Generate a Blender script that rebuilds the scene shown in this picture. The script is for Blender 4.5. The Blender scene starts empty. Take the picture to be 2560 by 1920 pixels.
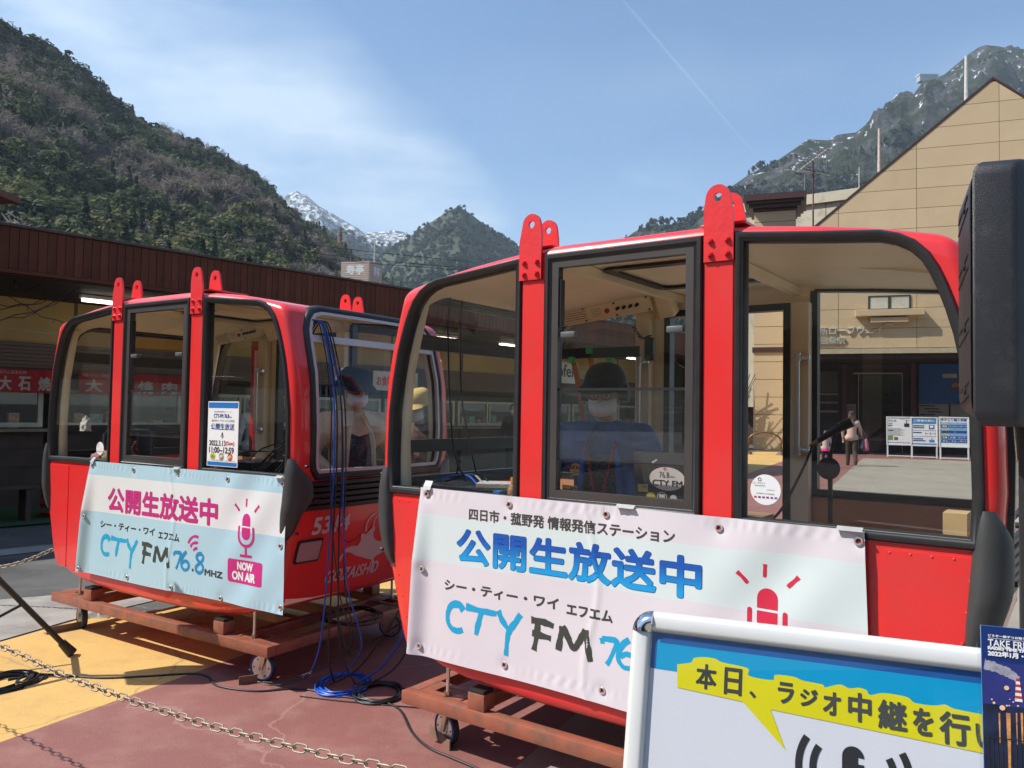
import bpy, bmesh, math, random
import numpy as np
from mathutils import Vector, Matrix
R_=random.Random(7); NP=np.random.default_rng(11)
PI=math.pi
S=bpy.context.scene
COL=S.collection
# ---------------------------------------------------------------- camera
FPX=1982.46; PITCH=math.radians(2.0); ROLL=math.radians(.91); CH=1.55
_c,_s=math.cos(PITCH),math.sin(PITCH)
FW=Vector((0,_c,_s)); U0=Vector((0,-_s,_c)); R0=Vector((1,0,0))
RT=R0*math.cos(ROLL)+U0*math.sin(ROLL); UP=U0*math.cos(ROLL)-R0*math.sin(ROLL)
CP=Vector((0,0,CH))
cam=bpy.data.cameras.new('camera'); camo=bpy.data.objects.new('camera',cam); COL.objects.link(camo)
M=Matrix((RT,UP,-FW)).transposed().to_4x4(); M.translation=CP; camo.matrix_world=M
cam.sensor_width=36; cam.lens=FPX/2560*36; cam.clip_start=.05; cam.clip_end=30000
S.camera=camo
def ray(x,y): return FW+RT*((x-1280)/FPX)-UP*((y-960)/FPX)
def G(x,y,z=0.0): d=ray(x,y); return CP+d*((z-CH)/d.z)      # a photo point on the level z
def AY(x,y,Y): d=ray(x,y); return CP+d*(Y/d.y)               # a photo point at distance Y
# ---------------------------------------------------------------- world, sun, exposure
SUN_EL=math.radians(49); SUN_AZ=math.radians(-5)   # sun stands to the left, very slightly behind the camera
sd=Vector((-math.cos(SUN_EL)*math.cos(SUN_AZ),math.cos(SUN_EL)*math.sin(SUN_AZ),math.sin(SUN_EL)))
W=bpy.data.worlds.new('World'); S.world=W; W.use_nodes=True
wn=W.node_tree.nodes; wl=W.node_tree.links; wn.clear()
def WN(t,**k):
    n=wn.new(t)
    for a,b in k.items(): setattr(n,a,b)
    return n
sky=WN('ShaderNodeTexSky',sky_type='NISHITA',sun_disc=False,sun_elevation=SUN_EL,sun_rotation=math.atan2(sd.x,sd.y))
sky.air_density=1.0; sky.dust_density=.6; sky.ozone_density=2.2; sky.altitude=300
tc=WN('ShaderNodeTexCoord')
def wmath(op,a,b=None,c=None,clamp=False):
    n=WN('ShaderNodeMath',operation=op); n.use_clamp=clamp
    for i,v in enumerate((a,b,c)):
        if v is None: continue
        if isinstance(v,(int,float)): n.inputs[i].default_value=v
        else: wl.new(v,n.inputs[i])
    return n.outputs[0]
def wdot(vec):
    n=WN('ShaderNodeVectorMath',operation='DOT_PRODUCT'); wl.new(warp,n.inputs[0]); n.inputs[1].default_value=vec; return n.outputs['Value']
nz=WN('ShaderNodeTexNoise'); nz.inputs['Scale'].default_value=3.0; nz.inputs['Detail'].default_value=6; nz.inputs['Roughness'].default_value=.55
wl.new(tc.outputs['Generated'],nz.inputs['Vector'])
sub=WN('ShaderNodeVectorMath',operation='SUBTRACT'); wl.new(nz.outputs['Color'],sub.inputs[0]); sub.inputs[1].default_value=(.5,.5,.5)
scl=WN('ShaderNodeVectorMath',operation='SCALE'); wl.new(sub.outputs[0],scl.inputs[0]); scl.inputs['Scale'].default_value=.17
add=WN('ShaderNodeVectorMath',operation='ADD'); wl.new(tc.outputs['Generated'],add.inputs[0]); wl.new(scl.outputs[0],add.inputs[1])
warp=add.outputs[0]
def band(p,q,half_p,half_q,amt,soft=1.0,ext=(.06,.06)):
    # a streak of cirrus along the great circle between two directions
    a=ray(*p).normalized(); b=ray(*q).normalized(); n=a.cross(b).normalized(); t=(b-a); t=(t-n*t.dot(n)).normalized()
    ta,tb=a.dot(t),b.dot(t)
    dn=wmath('ABSOLUTE',wdot(n)); al=wdot(t)
    u=wmath('DIVIDE',wmath('SUBTRACT',al,ta),tb-ta,clamp=True)
    w=wmath('ADD',wmath('MULTIPLY',u,half_q-half_p),half_p)
    r=wmath('DIVIDE',dn,w)
    core=wmath('SUBTRACT',1.0,r,clamp=True); core=wmath('SMOOTHSTEP',core,None) if False else core
    e1=wmath('DIVIDE',wmath('SUBTRACT',al,ta-ext[0]),ext[0],clamp=True)
    e2=wmath('DIVIDE',wmath('SUBTRACT',tb+ext[1],al),ext[1],clamp=True)
    core=wmath('POWER',core,soft)
    return wmath('MULTIPLY',wmath('MULTIPLY',core,wmath('MULTIPLY',e1,e2)),amt)
nz2=WN('ShaderNodeTexNoise'); nz2.inputs['Scale'].default_value=9.0; nz2.inputs['Detail'].default_value=7; nz2.inputs['Roughness'].default_value=.6
mp=WN('ShaderNodeMapping'); mp.inputs['Rotation'].default_value=(0,math.radians(35),0); mp.inputs['Scale'].default_value=(.35,1,1.6)
wl.new(tc.outputs['Generated'],mp.inputs['Vector']); wl.new(mp.outputs[0],nz2.inputs['Vector'])
b1=band((150,0),(1130,560),.20,.085,1.0,.8,(.5,.07))
b1b=band((760,260),(1190,480),.05,.04,.35,1.0,(.1,.03))
b2=band((1480,760),(2300,1040),.0,.0001,0.0) if False else None
b3=band((1500,330),(1900,560),.06,.05,.0,1.0)
b4=band((1600,430),(1780,540),.035,.03,.22,1.0,(.06,.05))
b5=band((1350,250),(2500,110),.07,.05,.16,1.0,(.2,.2))
hz_=band((0,1020),(2560,1060),.34,.34,.62,1.3,(3.,3.))
cl=wmath('ADD',wmath('ADD',b1,b1b),wmath('ADD',b4,b5))
tex=wmath('ADD',wmath('MULTIPLY',wmath('SUBTRACT',nz2.outputs['Fac'],.5),2.6),.76,clamp=True)
cl=wmath('MULTIPLY',cl,tex,clamp=True)
# contrail: a thin straight line, not warped
warp=tc.outputs['Generated']
ct=band((1570,15),(1840,330),.0019,.0019,.12,.9,(.015,.10))
cl=wmath('ADD',wmath('MULTIPLY',cl,.60),ct,clamp=True)
cl=wmath('MAXIMUM',cl,wmath('MULTIPLY',hz_,.8))
mx=WN('ShaderNodeMix',data_type='RGBA'); wl.new(cl,mx.inputs['Factor'])
tint=WN('ShaderNodeMix',data_type='RGBA',blend_type='MULTIPLY'); tint.inputs['Factor'].default_value=1
wl.new(sky.outputs[0],tint.inputs[6]); tint.inputs[7].default_value=(.85,.97,1.01,1)
wl.new(tint.outputs[2],mx.inputs[6]); mx.inputs[7].default_value=(5.5,6.3,6.8,1)
bg=WN('ShaderNodeBackground'); bg.inputs['Strength'].default_value=.110; wl.new(mx.outputs[2],bg.inputs['Color'])
wo=WN('ShaderNodeOutputWorld'); wl.new(bg.outputs[0],wo.inputs[0])
sl=bpy.data.lights.new('sun','SUN'); sl.energy=4.3; sl.angle=math.radians(.53); sl.color=(1,.955,.88)
so=bpy.data.objects.new('sun',sl); COL.objects.link(so); so.rotation_euler=(-sd).to_track_quat('-Z','Y').to_euler(); so.location=(-20,-5,30)
S.view_settings.view_transform='Standard'; S.view_settings.look='None'; S.view_settings.gamma=1; S.view_settings.use_curve_mapping=False
S.view_settings.exposure=.72
S.cycles.max_bounces=12; S.cycles.diffuse_bounces=6; S.cycles.transparent_max_bounces=24; S.cycles.caustics_reflective=False; S.cycles.caustics_refractive=False
# ---------------------------------------------------------------- materials
MATS={}
def mat(name,col,rough=.6,metal=0,var=.12,vscale=6,bump=0,bscale=60,coat=0,spec=.5,dirt=None,coord='Object',emit=None,dscale=1.7,damt=.5,stretch=None,dthr=.55,speck=None):
    if name in MATS: return MATS[name]
    m=bpy.data.materials.new(name); m.use_nodes=True; MATS[name]=m
    n=m.node_tree.nodes; l=m.node_tree.links; p=n['Principled BSDF']
    p.inputs['Roughness'].default_value=rough; p.inputs['Metallic'].default_value=metal
    p.inputs['Coat Weight'].default_value=coat; p.inputs['Coat Roughness'].default_value=.06
    p.inputs['Specular IOR Level'].default_value=spec
    t=n.new('ShaderNodeTexCoord'); co=t.outputs[coord]
    if stretch:
        mpn=n.new('ShaderNodeMapping'); mpn.inputs['Scale'].default_value=stretch; l.new(co,mpn.inputs[0]); co=mpn.outputs[0]
    nn=n.new('ShaderNodeTexNoise'); nn.inputs['Scale'].default_value=vscale; nn.inputs['Detail'].default_value=6; l.new(co,nn.inputs['Vector'])
    mr=n.new('ShaderNodeMapRange'); mr.inputs['From Min'].default_value=.3; mr.inputs['From Max'].default_value=.7
    mr.inputs['To Min'].default_value=1-var; mr.inputs['To Max'].default_value=1+var; l.new(nn.outputs['Fac'],mr.inputs['Value'])
    hs=n.new('ShaderNodeHueSaturation'); hs.inputs['Color'].default_value=(*col,1); l.new(mr.outputs[0],hs.inputs['Value'])
    out=hs.outputs[0]
    if dirt:
        n2=n.new('ShaderNodeTexNoise'); n2.inputs['Scale'].default_value=dscale; n2.inputs['Detail'].default_value=9; n2.inputs['Roughness'].default_value=.68; l.new(co,n2.inputs['Vector'])
        m2=n.new('ShaderNodeMapRange'); m2.inputs['From Min'].default_value=dthr-.05; m2.inputs['From Max'].default_value=dthr+.12; m2.inputs['To Max'].default_value=damt; l.new(n2.outputs['Fac'],m2.inputs['Value'])
        mm=n.new('ShaderNodeMix'); mm.data_type='RGBA'; l.new(m2.outputs[0],mm.inputs['Factor']); l.new(out,mm.inputs[6]); mm.inputs[7].default_value=(*dirt,1); out=mm.outputs[2]
        ra=n.new('ShaderNodeMath'); ra.operation='MULTIPLY_ADD'; l.new(m2.outputs[0],ra.inputs[0]); ra.inputs[1].default_value=.3; ra.inputs[2].default_value=rough; l.new(ra.outputs[0],p.inputs['Roughness'])
    if speck:
        vo=n.new('ShaderNodeTexNoise'); vo.inputs['Scale'].default_value=speck[0]; vo.inputs['Detail'].default_value=3; vo.inputs['Roughness'].default_value=.8; l.new(co,vo.inputs['Vector'])
        m4=n.new('ShaderNodeMapRange'); m4.inputs['From Min'].default_value=.60; m4.inputs['From Max'].default_value=.70; m4.inputs['To Max'].default_value=speck[2]; l.new(vo.outputs['Fac'],m4.inputs['Value'])
        m5=n.new('ShaderNodeMix'); m5.data_type='RGBA'; l.new(m4.outputs[0],m5.inputs['Factor']); l.new(out,m5.inputs[6]); m5.inputs[7].default_value=(*speck[1],1); out=m5.outputs[2]
        wv=n.new('ShaderNodeTexVoronoi'); wv.feature='DISTANCE_TO_EDGE'; wv.inputs['Scale'].default_value=.33; 
        wn_=n.new('ShaderNodeTexNoise'); wn_.inputs['Scale'].default_value=2.2; wn_.inputs['Detail'].default_value=6; l.new(co,wn_.inputs['Vector']); va=n.new('ShaderNodeVectorMath'); va.operation='MULTIPLY_ADD'; l.new(wn_.outputs['Color'],va.inputs[0]); va.inputs[1].default_value=(.5,.5,.5); l.new(co,va.inputs[2]); l.new(va.outputs[0],wv.inputs['Vector'])
        m6=n.new('ShaderNodeMapRange'); m6.inputs['From Min'].default_value=.0015; m6.inputs['From Max'].default_value=.004; m6.inputs['To Min'].default_value=.55; m6.inputs['To Max'].default_value=0; l.new(wv.outputs['Distance'],m6.inputs['Value'])
        m7=n.new('ShaderNodeMix'); m7.data_type='RGBA'; l.new(m6.outputs[0],m7.inputs['Factor']); l.new(out,m7.inputs[6]); m7.inputs[7].default_value=(*speck[1],1); out=m7.outputs[2]
    l.new(out,p.inputs['Base Color'])
    if bump:
        b=n.new('ShaderNodeBump'); b.inputs['Strength'].default_value=bump; b.inputs['Distance'].default_value=.01
        n3=n.new('ShaderNodeTexNoise'); n3.inputs['Scale'].default_value=bscale; n3.inputs['Detail'].default_value=4; l.new(co,n3.inputs['Vector']); l.new(n3.outputs['Fac'],b.inputs['Height']); l.new(b.outputs[0],p.inputs['Normal'])
    if emit:
        p.inputs['Emission Color'].default_value=(*emit[0],1); p.inputs['Emission Strength'].default_value=emit[1]
    return m
def glassmat(name,tint=(.88,.9,.89),refl=1.0,rough=.0,dirt=.0):
    if name in MATS: return MATS[name]
    m=bpy.data.materials.new(name); m.use_nodes=True; MATS[name]=m
    n=m.node_tree.nodes; l=m.node_tree.links; n.clear()
    tr=n.new('ShaderNodeBsdfTransparent'); tr.inputs[0].default_value=(*tint,1)
    gl=n.new('ShaderNodeBsdfGlossy'); gl.inputs['Roughness'].default_value=rough; gl.inputs['Color'].default_value=(1,1,1,1)
    fr=n.new('ShaderNodeLayerWeight'); fr.inputs['Blend'].default_value=.5
    pw=n.new('ShaderNodeMath'); pw.operation='POWER'; l.new(fr.outputs['Facing'],pw.inputs[0]); pw.inputs[1].default_value=5
    mu=n.new('ShaderNodeMath'); mu.operation='MULTIPLY_ADD'; mu.use_clamp=True; l.new(pw.outputs[0],mu.inputs[0]); mu.inputs[1].default_value=.7; mu.inputs[2].default_value=.042*refl
    mx=n.new('ShaderNodeMixShader'); l.new(mu.outputs[0],mx.inputs[0]); l.new(tr.outputs[0],mx.inputs[1]); l.new(gl.outputs[0],mx.inputs[2])
    sh=mx
    if dirt:   # dust and fine scratches lying on the pane
        df=n.new('ShaderNodeBsdfDiffuse'); df.inputs[0].default_value=(.6,.6,.58,1)
        t=n.new('ShaderNodeTexCoord'); mp=n.new('ShaderNodeMapping'); mp.inputs['Scale'].default_value=(2,2,26); l.new(t.outputs['Object'],mp.inputs[0])
        nn=n.new('ShaderNodeTexNoise'); nn.inputs['Scale'].default_value=3; nn.inputs['Detail'].default_value=8; l.new(mp.outputs[0],nn.inputs['Vector'])
        mr=n.new('ShaderNodeMapRange'); mr.inputs['From Min'].default_value=.5; mr.inputs['From Max'].default_value=.8; mr.inputs['To Min'].default_value=dirt*.25; mr.inputs['To Max'].default_value=dirt; l.new(nn.outputs['Fac'],mr.inputs['Value'])
        m3=n.new('ShaderNodeMixShader'); l.new(mr.outputs[0],m3.inputs[0]); l.new(mx.outputs[0],m3.inputs[1]); l.new(df.outputs[0],m3.inputs[2]); sh=m3
    o=n.new('ShaderNodeOutputMaterial'); l.new(sh.outputs[0],o.inputs[0]); return m
RED=mat('red_paint',(.80,.030,.030),.30,var=.05,vscale=2,coat=.6,dirt=(.50,.06,.05),damt=.28,dscale=2.6,dthr=.5)
REDP=mat('red_plate_paint',(.74,.028,.032),.38,var=.06,vscale=5,coat=.3,bump=.15,bscale=30)
CREAM=mat('cream_plastic',(.90,.80,.57),.5,var=.06,vscale=3)
BLACK=mat('black_rubber',(.018,.018,.019),.42,var=.2,vscale=20)
BLACKG=mat('black_gloss_plastic',(.012,.012,.014),.28,var=.1,vscale=20)
FENDM=mat('fender_plastic',(.045,.046,.046),.5,var=.15,vscale=8,bump=.1,bscale=300)
ALU=mat('aluminium',(.62,.52,.49),.42,.08,var=.06)
ALUD=mat('dark_aluminium',(.085,.075,.07),.4,.4,var=.1)
STEEL=mat('polished_steel',(.72,.71,.69),.3,.8,var=.08)
ZINC=mat('zinc_plate',(.55,.50,.36),.3,1,var=.15,vscale=15)
WHITEP=mat('white_paper',(.80,.80,.80),.5,var=.02)
BROWNP=mat('brown_panel',(.50,.24,.125),.45,var=.08,vscale=2)
CARTM=mat('cart_red_oxide',(.31,.10,.058),.42,var=.16,vscale=9,dirt=(.13,.085,.06),dscale=11,damt=.75,dthr=.53,coat=.15)
GLASS=glassmat('window_glass',(.955,.957,.95),.8,dirt=.004)
GLASSC=glassmat('clear_glass',(.97,.975,.97),.7,dirt=.002)
INK=mat('ink_black',(.025,.025,.028),.5,var=.02)
# ---------------------------------------------------------------- mesh helpers
def link(o,parent=None):
    COL.objects.link(o)
    if parent is not None: o.parent=parent
    return o
def tag(o,label=None,cat=None,group=None,kind=None):
    if label: o['label']=label
    if cat: o['category']=cat
    if group: o['group']=group
    if kind: o['kind']=kind
    return o
def empty(name,loc=(0,0,0),rz=0,label=None,cat=None,group=None):
    o=bpy.data.objects.new(name,None); o.empty_display_size=.1; link(o); o.location=loc; o.rotation_euler=(0,0,rz)
    return tag(o,label,cat,group)
def obj(name,bm,m,parent=None,smooth=None,label=None,kind=None):
    if isinstance(bm,bmesh.types.BMesh):
        bmesh.ops.recalc_face_normals(bm,faces=bm.faces)
        me=bpy.data.meshes.new(name); bm.to_mesh(me); bm.free()
    else: me=bm
    for x in (m if isinstance(m,(list,tuple)) else [m]): me.materials.append(x)
    if smooth:
        me.shade_smooth(); me.set_sharp_from_angle(angle=math.radians(smooth))
    o=bpy.data.objects.new(name,me); link(o,parent)
    if label: o['label']=label
    if kind: o['kind']=kind
    return o
def NB(): return bmesh.new()
def xf(loc=(0,0,0),rot=(0,0,0)):
    from mathutils import Euler
    return Matrix.Translation(loc)@Euler(rot).to_matrix().to_4x4()
def bx(bm,x0,x1,y0,y1,z0,z1,mt=None,bev=0):
    r=bmesh.ops.create_cube(bm,size=1); vs=r['verts']
    for v in vs: v.co=Vector(((x0+x1)/2+v.co.x*(x1-x0),(y0+y1)/2+v.co.y*(y1-y0),(z0+z1)/2+v.co.z*(z1-z0)))
    if bev:
        es=list({e for v in vs for e in v.link_edges}); r2=bmesh.ops.bevel(bm,geom=es,offset=bev,segments=2,affect='EDGES',profile=.5)
        vs=list({v for f in r2['faces'] for v in f.verts}|{v for v in vs if v.is_valid})
    if mt is not None:
        for v in vs: v.co=mt@v.co
    return bm
def box(name,x0,x1,y0,y1,z0,z1,m,parent=None,mt=None,bev=0,label=None):
    return obj(name,bx(NB(),x0,x1,y0,y1,z0,z1,mt,bev),m,parent,smooth=35 if bev else None,label=label)
def cyl(bm,p,q,r,r2=None,seg=16,cap=True):
    p=Vector(p);q=Vector(q);d=q-p; L=d.length
    if L<1e-9: return bm
    mt=Matrix.Translation((p+q)/2)@d.to_track_quat('Z','Y').to_matrix().to_4x4()
    bmesh.ops.create_cone(bm,cap_ends=cap,segments=seg,radius1=r,radius2=r if r2 is None else r2,depth=L,matrix=mt); return bm
def sph(bm,c,r,sc=(1,1,1),seg=16,ring=10,rot=None):
    mt=Matrix.Translation(c)@(rot.to_4x4() if rot else Matrix.Identity(4))@Matrix.Diagonal((*sc,1))
    bmesh.ops.create_uvsphere(bm,u_segments=seg,v_segments=ring,radius=r,matrix=mt); return bm
def smoothpts(pts,n=6,closed=False):
    P=[Vector(p) for p in pts]; out=[]; N=len(P)
    rng=range(N if closed else N-1)
    for i in rng:
        a=P[(i-1)%N] if closed or i>0 else P[0]; b=P[i]; c=P[(i+1)%N]; d=P[(i+2)%N] if closed or i+2<N else P[-1]
        for k in range(n):
            t=k/n; out.append(.5*((2*b)+(c-a)*t+(2*a-5*b+4*c-d)*t*t+(3*b-a-3*c+d)*t**3))
    if not closed: out.append(P[-1])
    return out
def tube(bm,pts,r,seg=8,closed=False,cap=True):
    P=[Vector(p) for p in pts]; N=len(P); rings=[]; up=None
    for i in range(N):
        a=P[(i-1)%N] if (closed or i>0) else P[i]; b=P[(i+1)%N] if (closed or i<N-1) else P[i]
        t=(b-a).normalized() if (b-a).length>1e-9 else Vector((0,0,1))
        if up is None: up=t.orthogonal().normalized()
        up=(up-t*up.dot(t)); up=up.normalized() if up.length>1e-6 else t.orthogonal().normalized()
        s=t.cross(up); rr=r[i] if isinstance(r,(list,tuple)) else r
        rings.append([bm.verts.new(P[i]+(up*math.cos(2*PI*k/seg)+s*math.sin(2*PI*k/seg))*rr) for k in range(seg)])
    for i in range(N if closed else N-1):
        A=rings[i];B=rings[(i+1)%N]
        for k in range(seg):
            try: bm.faces.new((A[k],A[(k+1)%seg],B[(k+1)%seg],B[k]))
            except ValueError: pass
    if cap and not closed:
        bm.faces.new(rings[0][::-1]); bm.faces.new(rings[-1])
    return bm
def prism(bm,poly,f,t0,t1):
    """poly: 2D points; f(u,v,t)->3D; extruded t0..t1"""
    A=[bm.verts.new(f(u,v,t0)) for u,v in poly]; B=[bm.verts.new(f(u,v,t1)) for u,v in poly]
    n=len(poly); bm.faces.new(A[::-1]); bm.faces.new(B)
    for i in range(n): bm.faces.new((A[i],A[(i+1)%n],B[(i+1)%n],B[i]))
    return bm
def offs(poly,d):
    """offset a counter-clockwise closed polygon outward by d"""
    n=len(poly); out=[]
    for i in range(n):
        p=Vector(poly[i-1]);q=Vector(poly[i]);r=Vector(poly[(i+1)%n])
        e1=(q-p).normalized();e2=(r-q).normalized(); n1=Vector((e1.y,-e1.x));n2=Vector((e2.y,-e2.x))
        m=(n1+n2); m=m.normalized() if m.length>1e-6 else n1
        k=min(2.5,1/max(.3,m.dot(n1))); out.append(tuple(q+m*d*k))
    return out
def ring(bm,inner,outer,f,t0,t1,prof=None):
    """frame between two loops; prof: list of (s 0..1 inner->outer, t) describing the section"""
    n=len(inner)
    sec=prof or [(0,t0),(0,t1),(1,t1),(1,t0)]
    loops=[]
    for s,t in sec: loops.append([bm.verts.new(f(a[0]+(b[0]-a[0])*s,a[1]+(b[1]-a[1])*s,t)) for a,b in zip(inner,outer)])
    m=len(loops)
    for j in range(m):
        A=loops[j];B=loops[(j+1)%m]
        for i in range(n): bm.faces.new((A[i],A[(i+1)%n],B[(i+1)%n],B[i]))
    return bm
def rrect(x0,x1,y0,y1,r,n=5):
    out=[]
    for cx,cy,a in((x1-r,y0+r,-90),(x1-r,y1-r,0),(x0+r,y1-r,90),(x0+r,y0+r,180)):
        for k in range(n+1):
            t=math.radians(a+90*k/n); out.append((cx+r*math.cos(t),cy+r*math.sin(t)))
    return out
# ---- flat print: lettering and marks cut as thin sheets that follow their surface
_tc={}
def textdata(s,bold=0.0,shear=0.0):
    k=(s,bold,shear)
    if k in _tc: return _tc[k]
    cu=bpy.data.curves.new('t','FONT'); cu.body=s; cu.size=1; cu.offset=bold; cu.shear=shear; cu.resolution_u=3; cu.fill_mode='FRONT' if hasattr(cu,'fill_mode') else cu.fill_mode
    o=bpy.data.objects.new('t',cu); COL.objects.link(o)
    dg=bpy.context.evaluated_depsgraph_get(); me=bpy.data.meshes.new_from_object(o.evaluated_get(dg))
    V=[(v.co.x,v.co.y) for v in me.vertices]; F=[tuple(p.vertices) for p in me.polygons]
    COL.objects.unlink(o); bpy.data.objects.remove(o); bpy.data.curves.remove(cu); bpy.data.meshes.remove(me)
    _tc[k]=(V,F); return V,F
def fit(VF,rect):
    V,F=VF
    if not V: return [],[]
    xs=[v[0] for v in V];ys=[v[1] for v in V]; a,b,c,d=min(xs),max(xs),min(ys),max(ys); x0,x1,y0,y1=rect
    return [(x0+(v[0]-a)/(b-a)*(x1-x0),y0+(v[1]-c)/max(1e-6,(d-c))*(y1-y0)) for v in V],F
def flatobj(name,shapes,f,m,parent,cuts=None,lift=.001,label=None):
    """shapes: list of (verts2d,faces); f(u,v,h)->3D"""
    bm=NB()
    for i,(V,F) in enumerate(shapes):
        vs=[bm.verts.new((v[0],v[1],i*.000012)) for v in V]
        for q in F:
            try: bm.faces.new([vs[k] for k in q])
            except ValueError: pass
    if cuts:
        us=[v.co.x for v in bm.verts];vv=[v.co.y for v in bm.verts]
        if us:
            for ax,step,lo,hi in((0,cuts[0],min(us),max(us)),(1,cuts[1],min(vv),max(vv))):
                k=math.ceil(lo/step)
                while k*step<hi:
                    co=[0,0,0];co[ax]=k*step;no=[0,0,0];no[ax]=1
                    bmesh.ops.bisect_plane(bm,geom=bm.verts[:]+bm.edges[:]+bm.faces[:],plane_co=co,plane_no=no); k+=1
    for v in bm.verts: v.co=f(v.co.x,v.co.y,lift+v.co.z)
    me=bpy.data.meshes.new(name); bm.to_mesh(me); bm.free(); me.materials.append(m)
    o=bpy.data.objects.new(name,me); link(o,parent)
    if label: o['label']=label
    return o
def poly2(pts): return (list(pts),[tuple(range(len(pts)))])
def rectp(x0,x1,y0,y1): return poly2([(x0,y0),(x1,y0),(x1,y1),(x0,y1)])
def disc(cx,cy,rx,ry=None,n=28): ry=ry or rx; return poly2([(cx+rx*math.cos(2*PI*k/n),cy+ry*math.sin(2*PI*k/n)) for k in range(n)])
def ringp(cx,cy,r0,r1,a0=0,a1=360,n=28,asp=1.0):
    V=[];F=[]
    for k in range(n+1):
        t=math.radians(a0+(a1-a0)*k/n)
        V+= [(cx+r0*math.cos(t)*asp,cy+r0*math.sin(t)),(cx+r1*math.cos(t)*asp,cy+r1*math.sin(t))]
        if k: F.append((2*k-2,2*k-1,2*k+1,2*k))
    return V,F
def stroke(pts,w,n=5,rough=0.0,taper=.35,seed=1):
    """a brush stroke: variable width ribbon"""
    P=smoothpts([(p[0],p[1],0) for p in pts],n); N=len(P); rr=random.Random(seed*77+N); V=[];F=[]
    for i,p in enumerate(P):
        a=P[max(0,i-1)];b=P[min(N-1,i+1)]; t=(b-a).normalized(); nn=Vector((-t.y,t.x,0)); q=i/(N-1)
        ww=w*(.5)*(1-taper*q+.12*math.sin(q*9+seed))
        V+= [tuple((p+nn*ww*(1+rough*rr.uniform(-1,1)))[:2]),tuple((p-nn*ww*(1+rough*rr.uniform(-1,1)))[:2])]
        if i: F.append((2*i-2,2*i-1,2*i+1,2*i))
    return V,F
def T(s,rect,bold=0,shear=0): return fit(textdata(s,bold,shear),rect)
def copy_tree(o,parent=None,**kw):
    c=o.copy(); link(c,parent)
    for ch in [x for x in bpy.data.objects if x.parent==o]: copy_tree(ch,c)
    return c
def TB(s,rect,d=0.0,shear=0,n=8):
    """heavy lettering: the same glyphs laid again round a small circle"""
    V,F=T(s,rect,0,shear); out=[(V,F)]
    if d:
        for k in range(n):
            a=2*PI*k/n+.39; out.append(([(x+d*math.cos(a),y+d*math.sin(a)) for x,y in V],F))
    return out
# ================================================================ gondolas
GW=1.36
_EZ=([.33,.40,.47,.564,.74,.86,1.02,1.16,1.3,1.4,1.72,1.864,2.0,2.08,2.14,2.18,2.25],[1.06,1.10,1.125,1.16,1.205,1.245,1.265,1.275,1.285,1.288,1.27,1.235,1.20,1.178,1.145,1.10,1.05])
_TA=([0,.46,.7,.95,1.10,1.30],[2.25,2.25,2.226,2.198,2.172,2.12])
_BA=([0,.4,.65,.9,1.05,1.12,1.3],[.335,.337,.345,.362,.388,.41,.44])
def eZ(z): return float(np.interp(z,*_EZ))
def tA(a): return float(np.interp(abs(a),*_TA))
def bA(a): return float(np.interp(abs(a),*_BA))
def shell_mesh(off,mts,bev=.05):
    bm=NB(); L=1.288; bx(bm,-L,L,0,GW,0,1.9)
    def cut(ax,vals):
        for v in vals:
            co=[0,0,0];co[ax]=v;no=[0,0,0];no[ax]=1
            bmesh.ops.bisect_plane(bm,geom=bm.verts[:]+bm.edges[:]+bm.faces[:],plane_co=co,plane_no=no)
    cut(0,[-1.12,-1.05,-.9,-.65,-.4,0,.4,.65,.9,1.05,1.12]); cut(2,[.1,.2,.35,.5,.66,.83,1.0,1.2,1.4,1.55,1.66,1.74,1.8]); cut(1,[.3,.68,1.06])
    bmesh.ops.recalc_face_normals(bm,faces=bm.faces)
    es=[e for e in bm.edges if len(e.link_faces)==2 and e.calc_face_angle(0)>1.2]
    bmesh.ops.bevel(bm,geom=es,offset=bev,segments=5,affect='EDGES',profile=.5,offset_type='OFFSET')
    sx=(L-off)/L; sy=(GW/2-off)/(GW/2)
    for v in bm.verts:
        x,y,z=v.co; t=z/1.9
        zz=bA(x)+(tA(x)-bA(x))*t
        x2=x*eZ(zz)/L
        if abs(x)>L-.09: x2+=math.copysign(.028*(1-((y-GW/2)/(GW/2))**2),x)
        x2*=sx; y2=GW/2+(y-GW/2)*sy; mid=1.29; zz=mid+(zz-mid)*((.957-off)/.957)
        v.co=(x2,y2,zz)
    me=bpy.data.meshes.new('s'); bmesh.ops.recalc_face_normals(bm,faces=bm.faces); bm.to_mesh(me); bm.free()
    for m in mts: me.materials.append(m)
    return me
W3=[(.497,1.188),(1.20,1.186),(1.205,1.32),(1.20,1.54),(1.18,1.69),(1.157,1.81),(1.135,1.89),(1.113,1.955),(1.09,2.01),(1.066,2.052),(1.03,2.09),(.99,2.113),(.94,2.128),(.7,2.152),(.497,2.174)]
W1=[(-a,z) for a,z in W3][::-1]
FO=-.085
WF3=[(a+(FO if a<.5 else 0),z) for a,z in W3]; WF1=[(a+(FO if a>-.5 else 0),z) for a,z in W1]
W2=[(-.312,1.20),(.312,1.20),(.312,2.176),(-.312,2.176)]
WE=[(.16,1.19),(1.20,1.19),(1.222,1.22),(1.23,1.27),(1.232,1.6),(1.232,1.9),(1.228,1.99),(1.205,2.05),(1.17,2.09),(1.11,2.108),(.25,2.108),(.19,2.09),(.155,2.05),(.132,1.99),(.128,1.9),(.128,1.6),(.13,1.27),(.138,1.22)]
def eo(name,me):
    o=bpy.data.objects.new(name,me); COL.objects.link(o); return o
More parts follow.
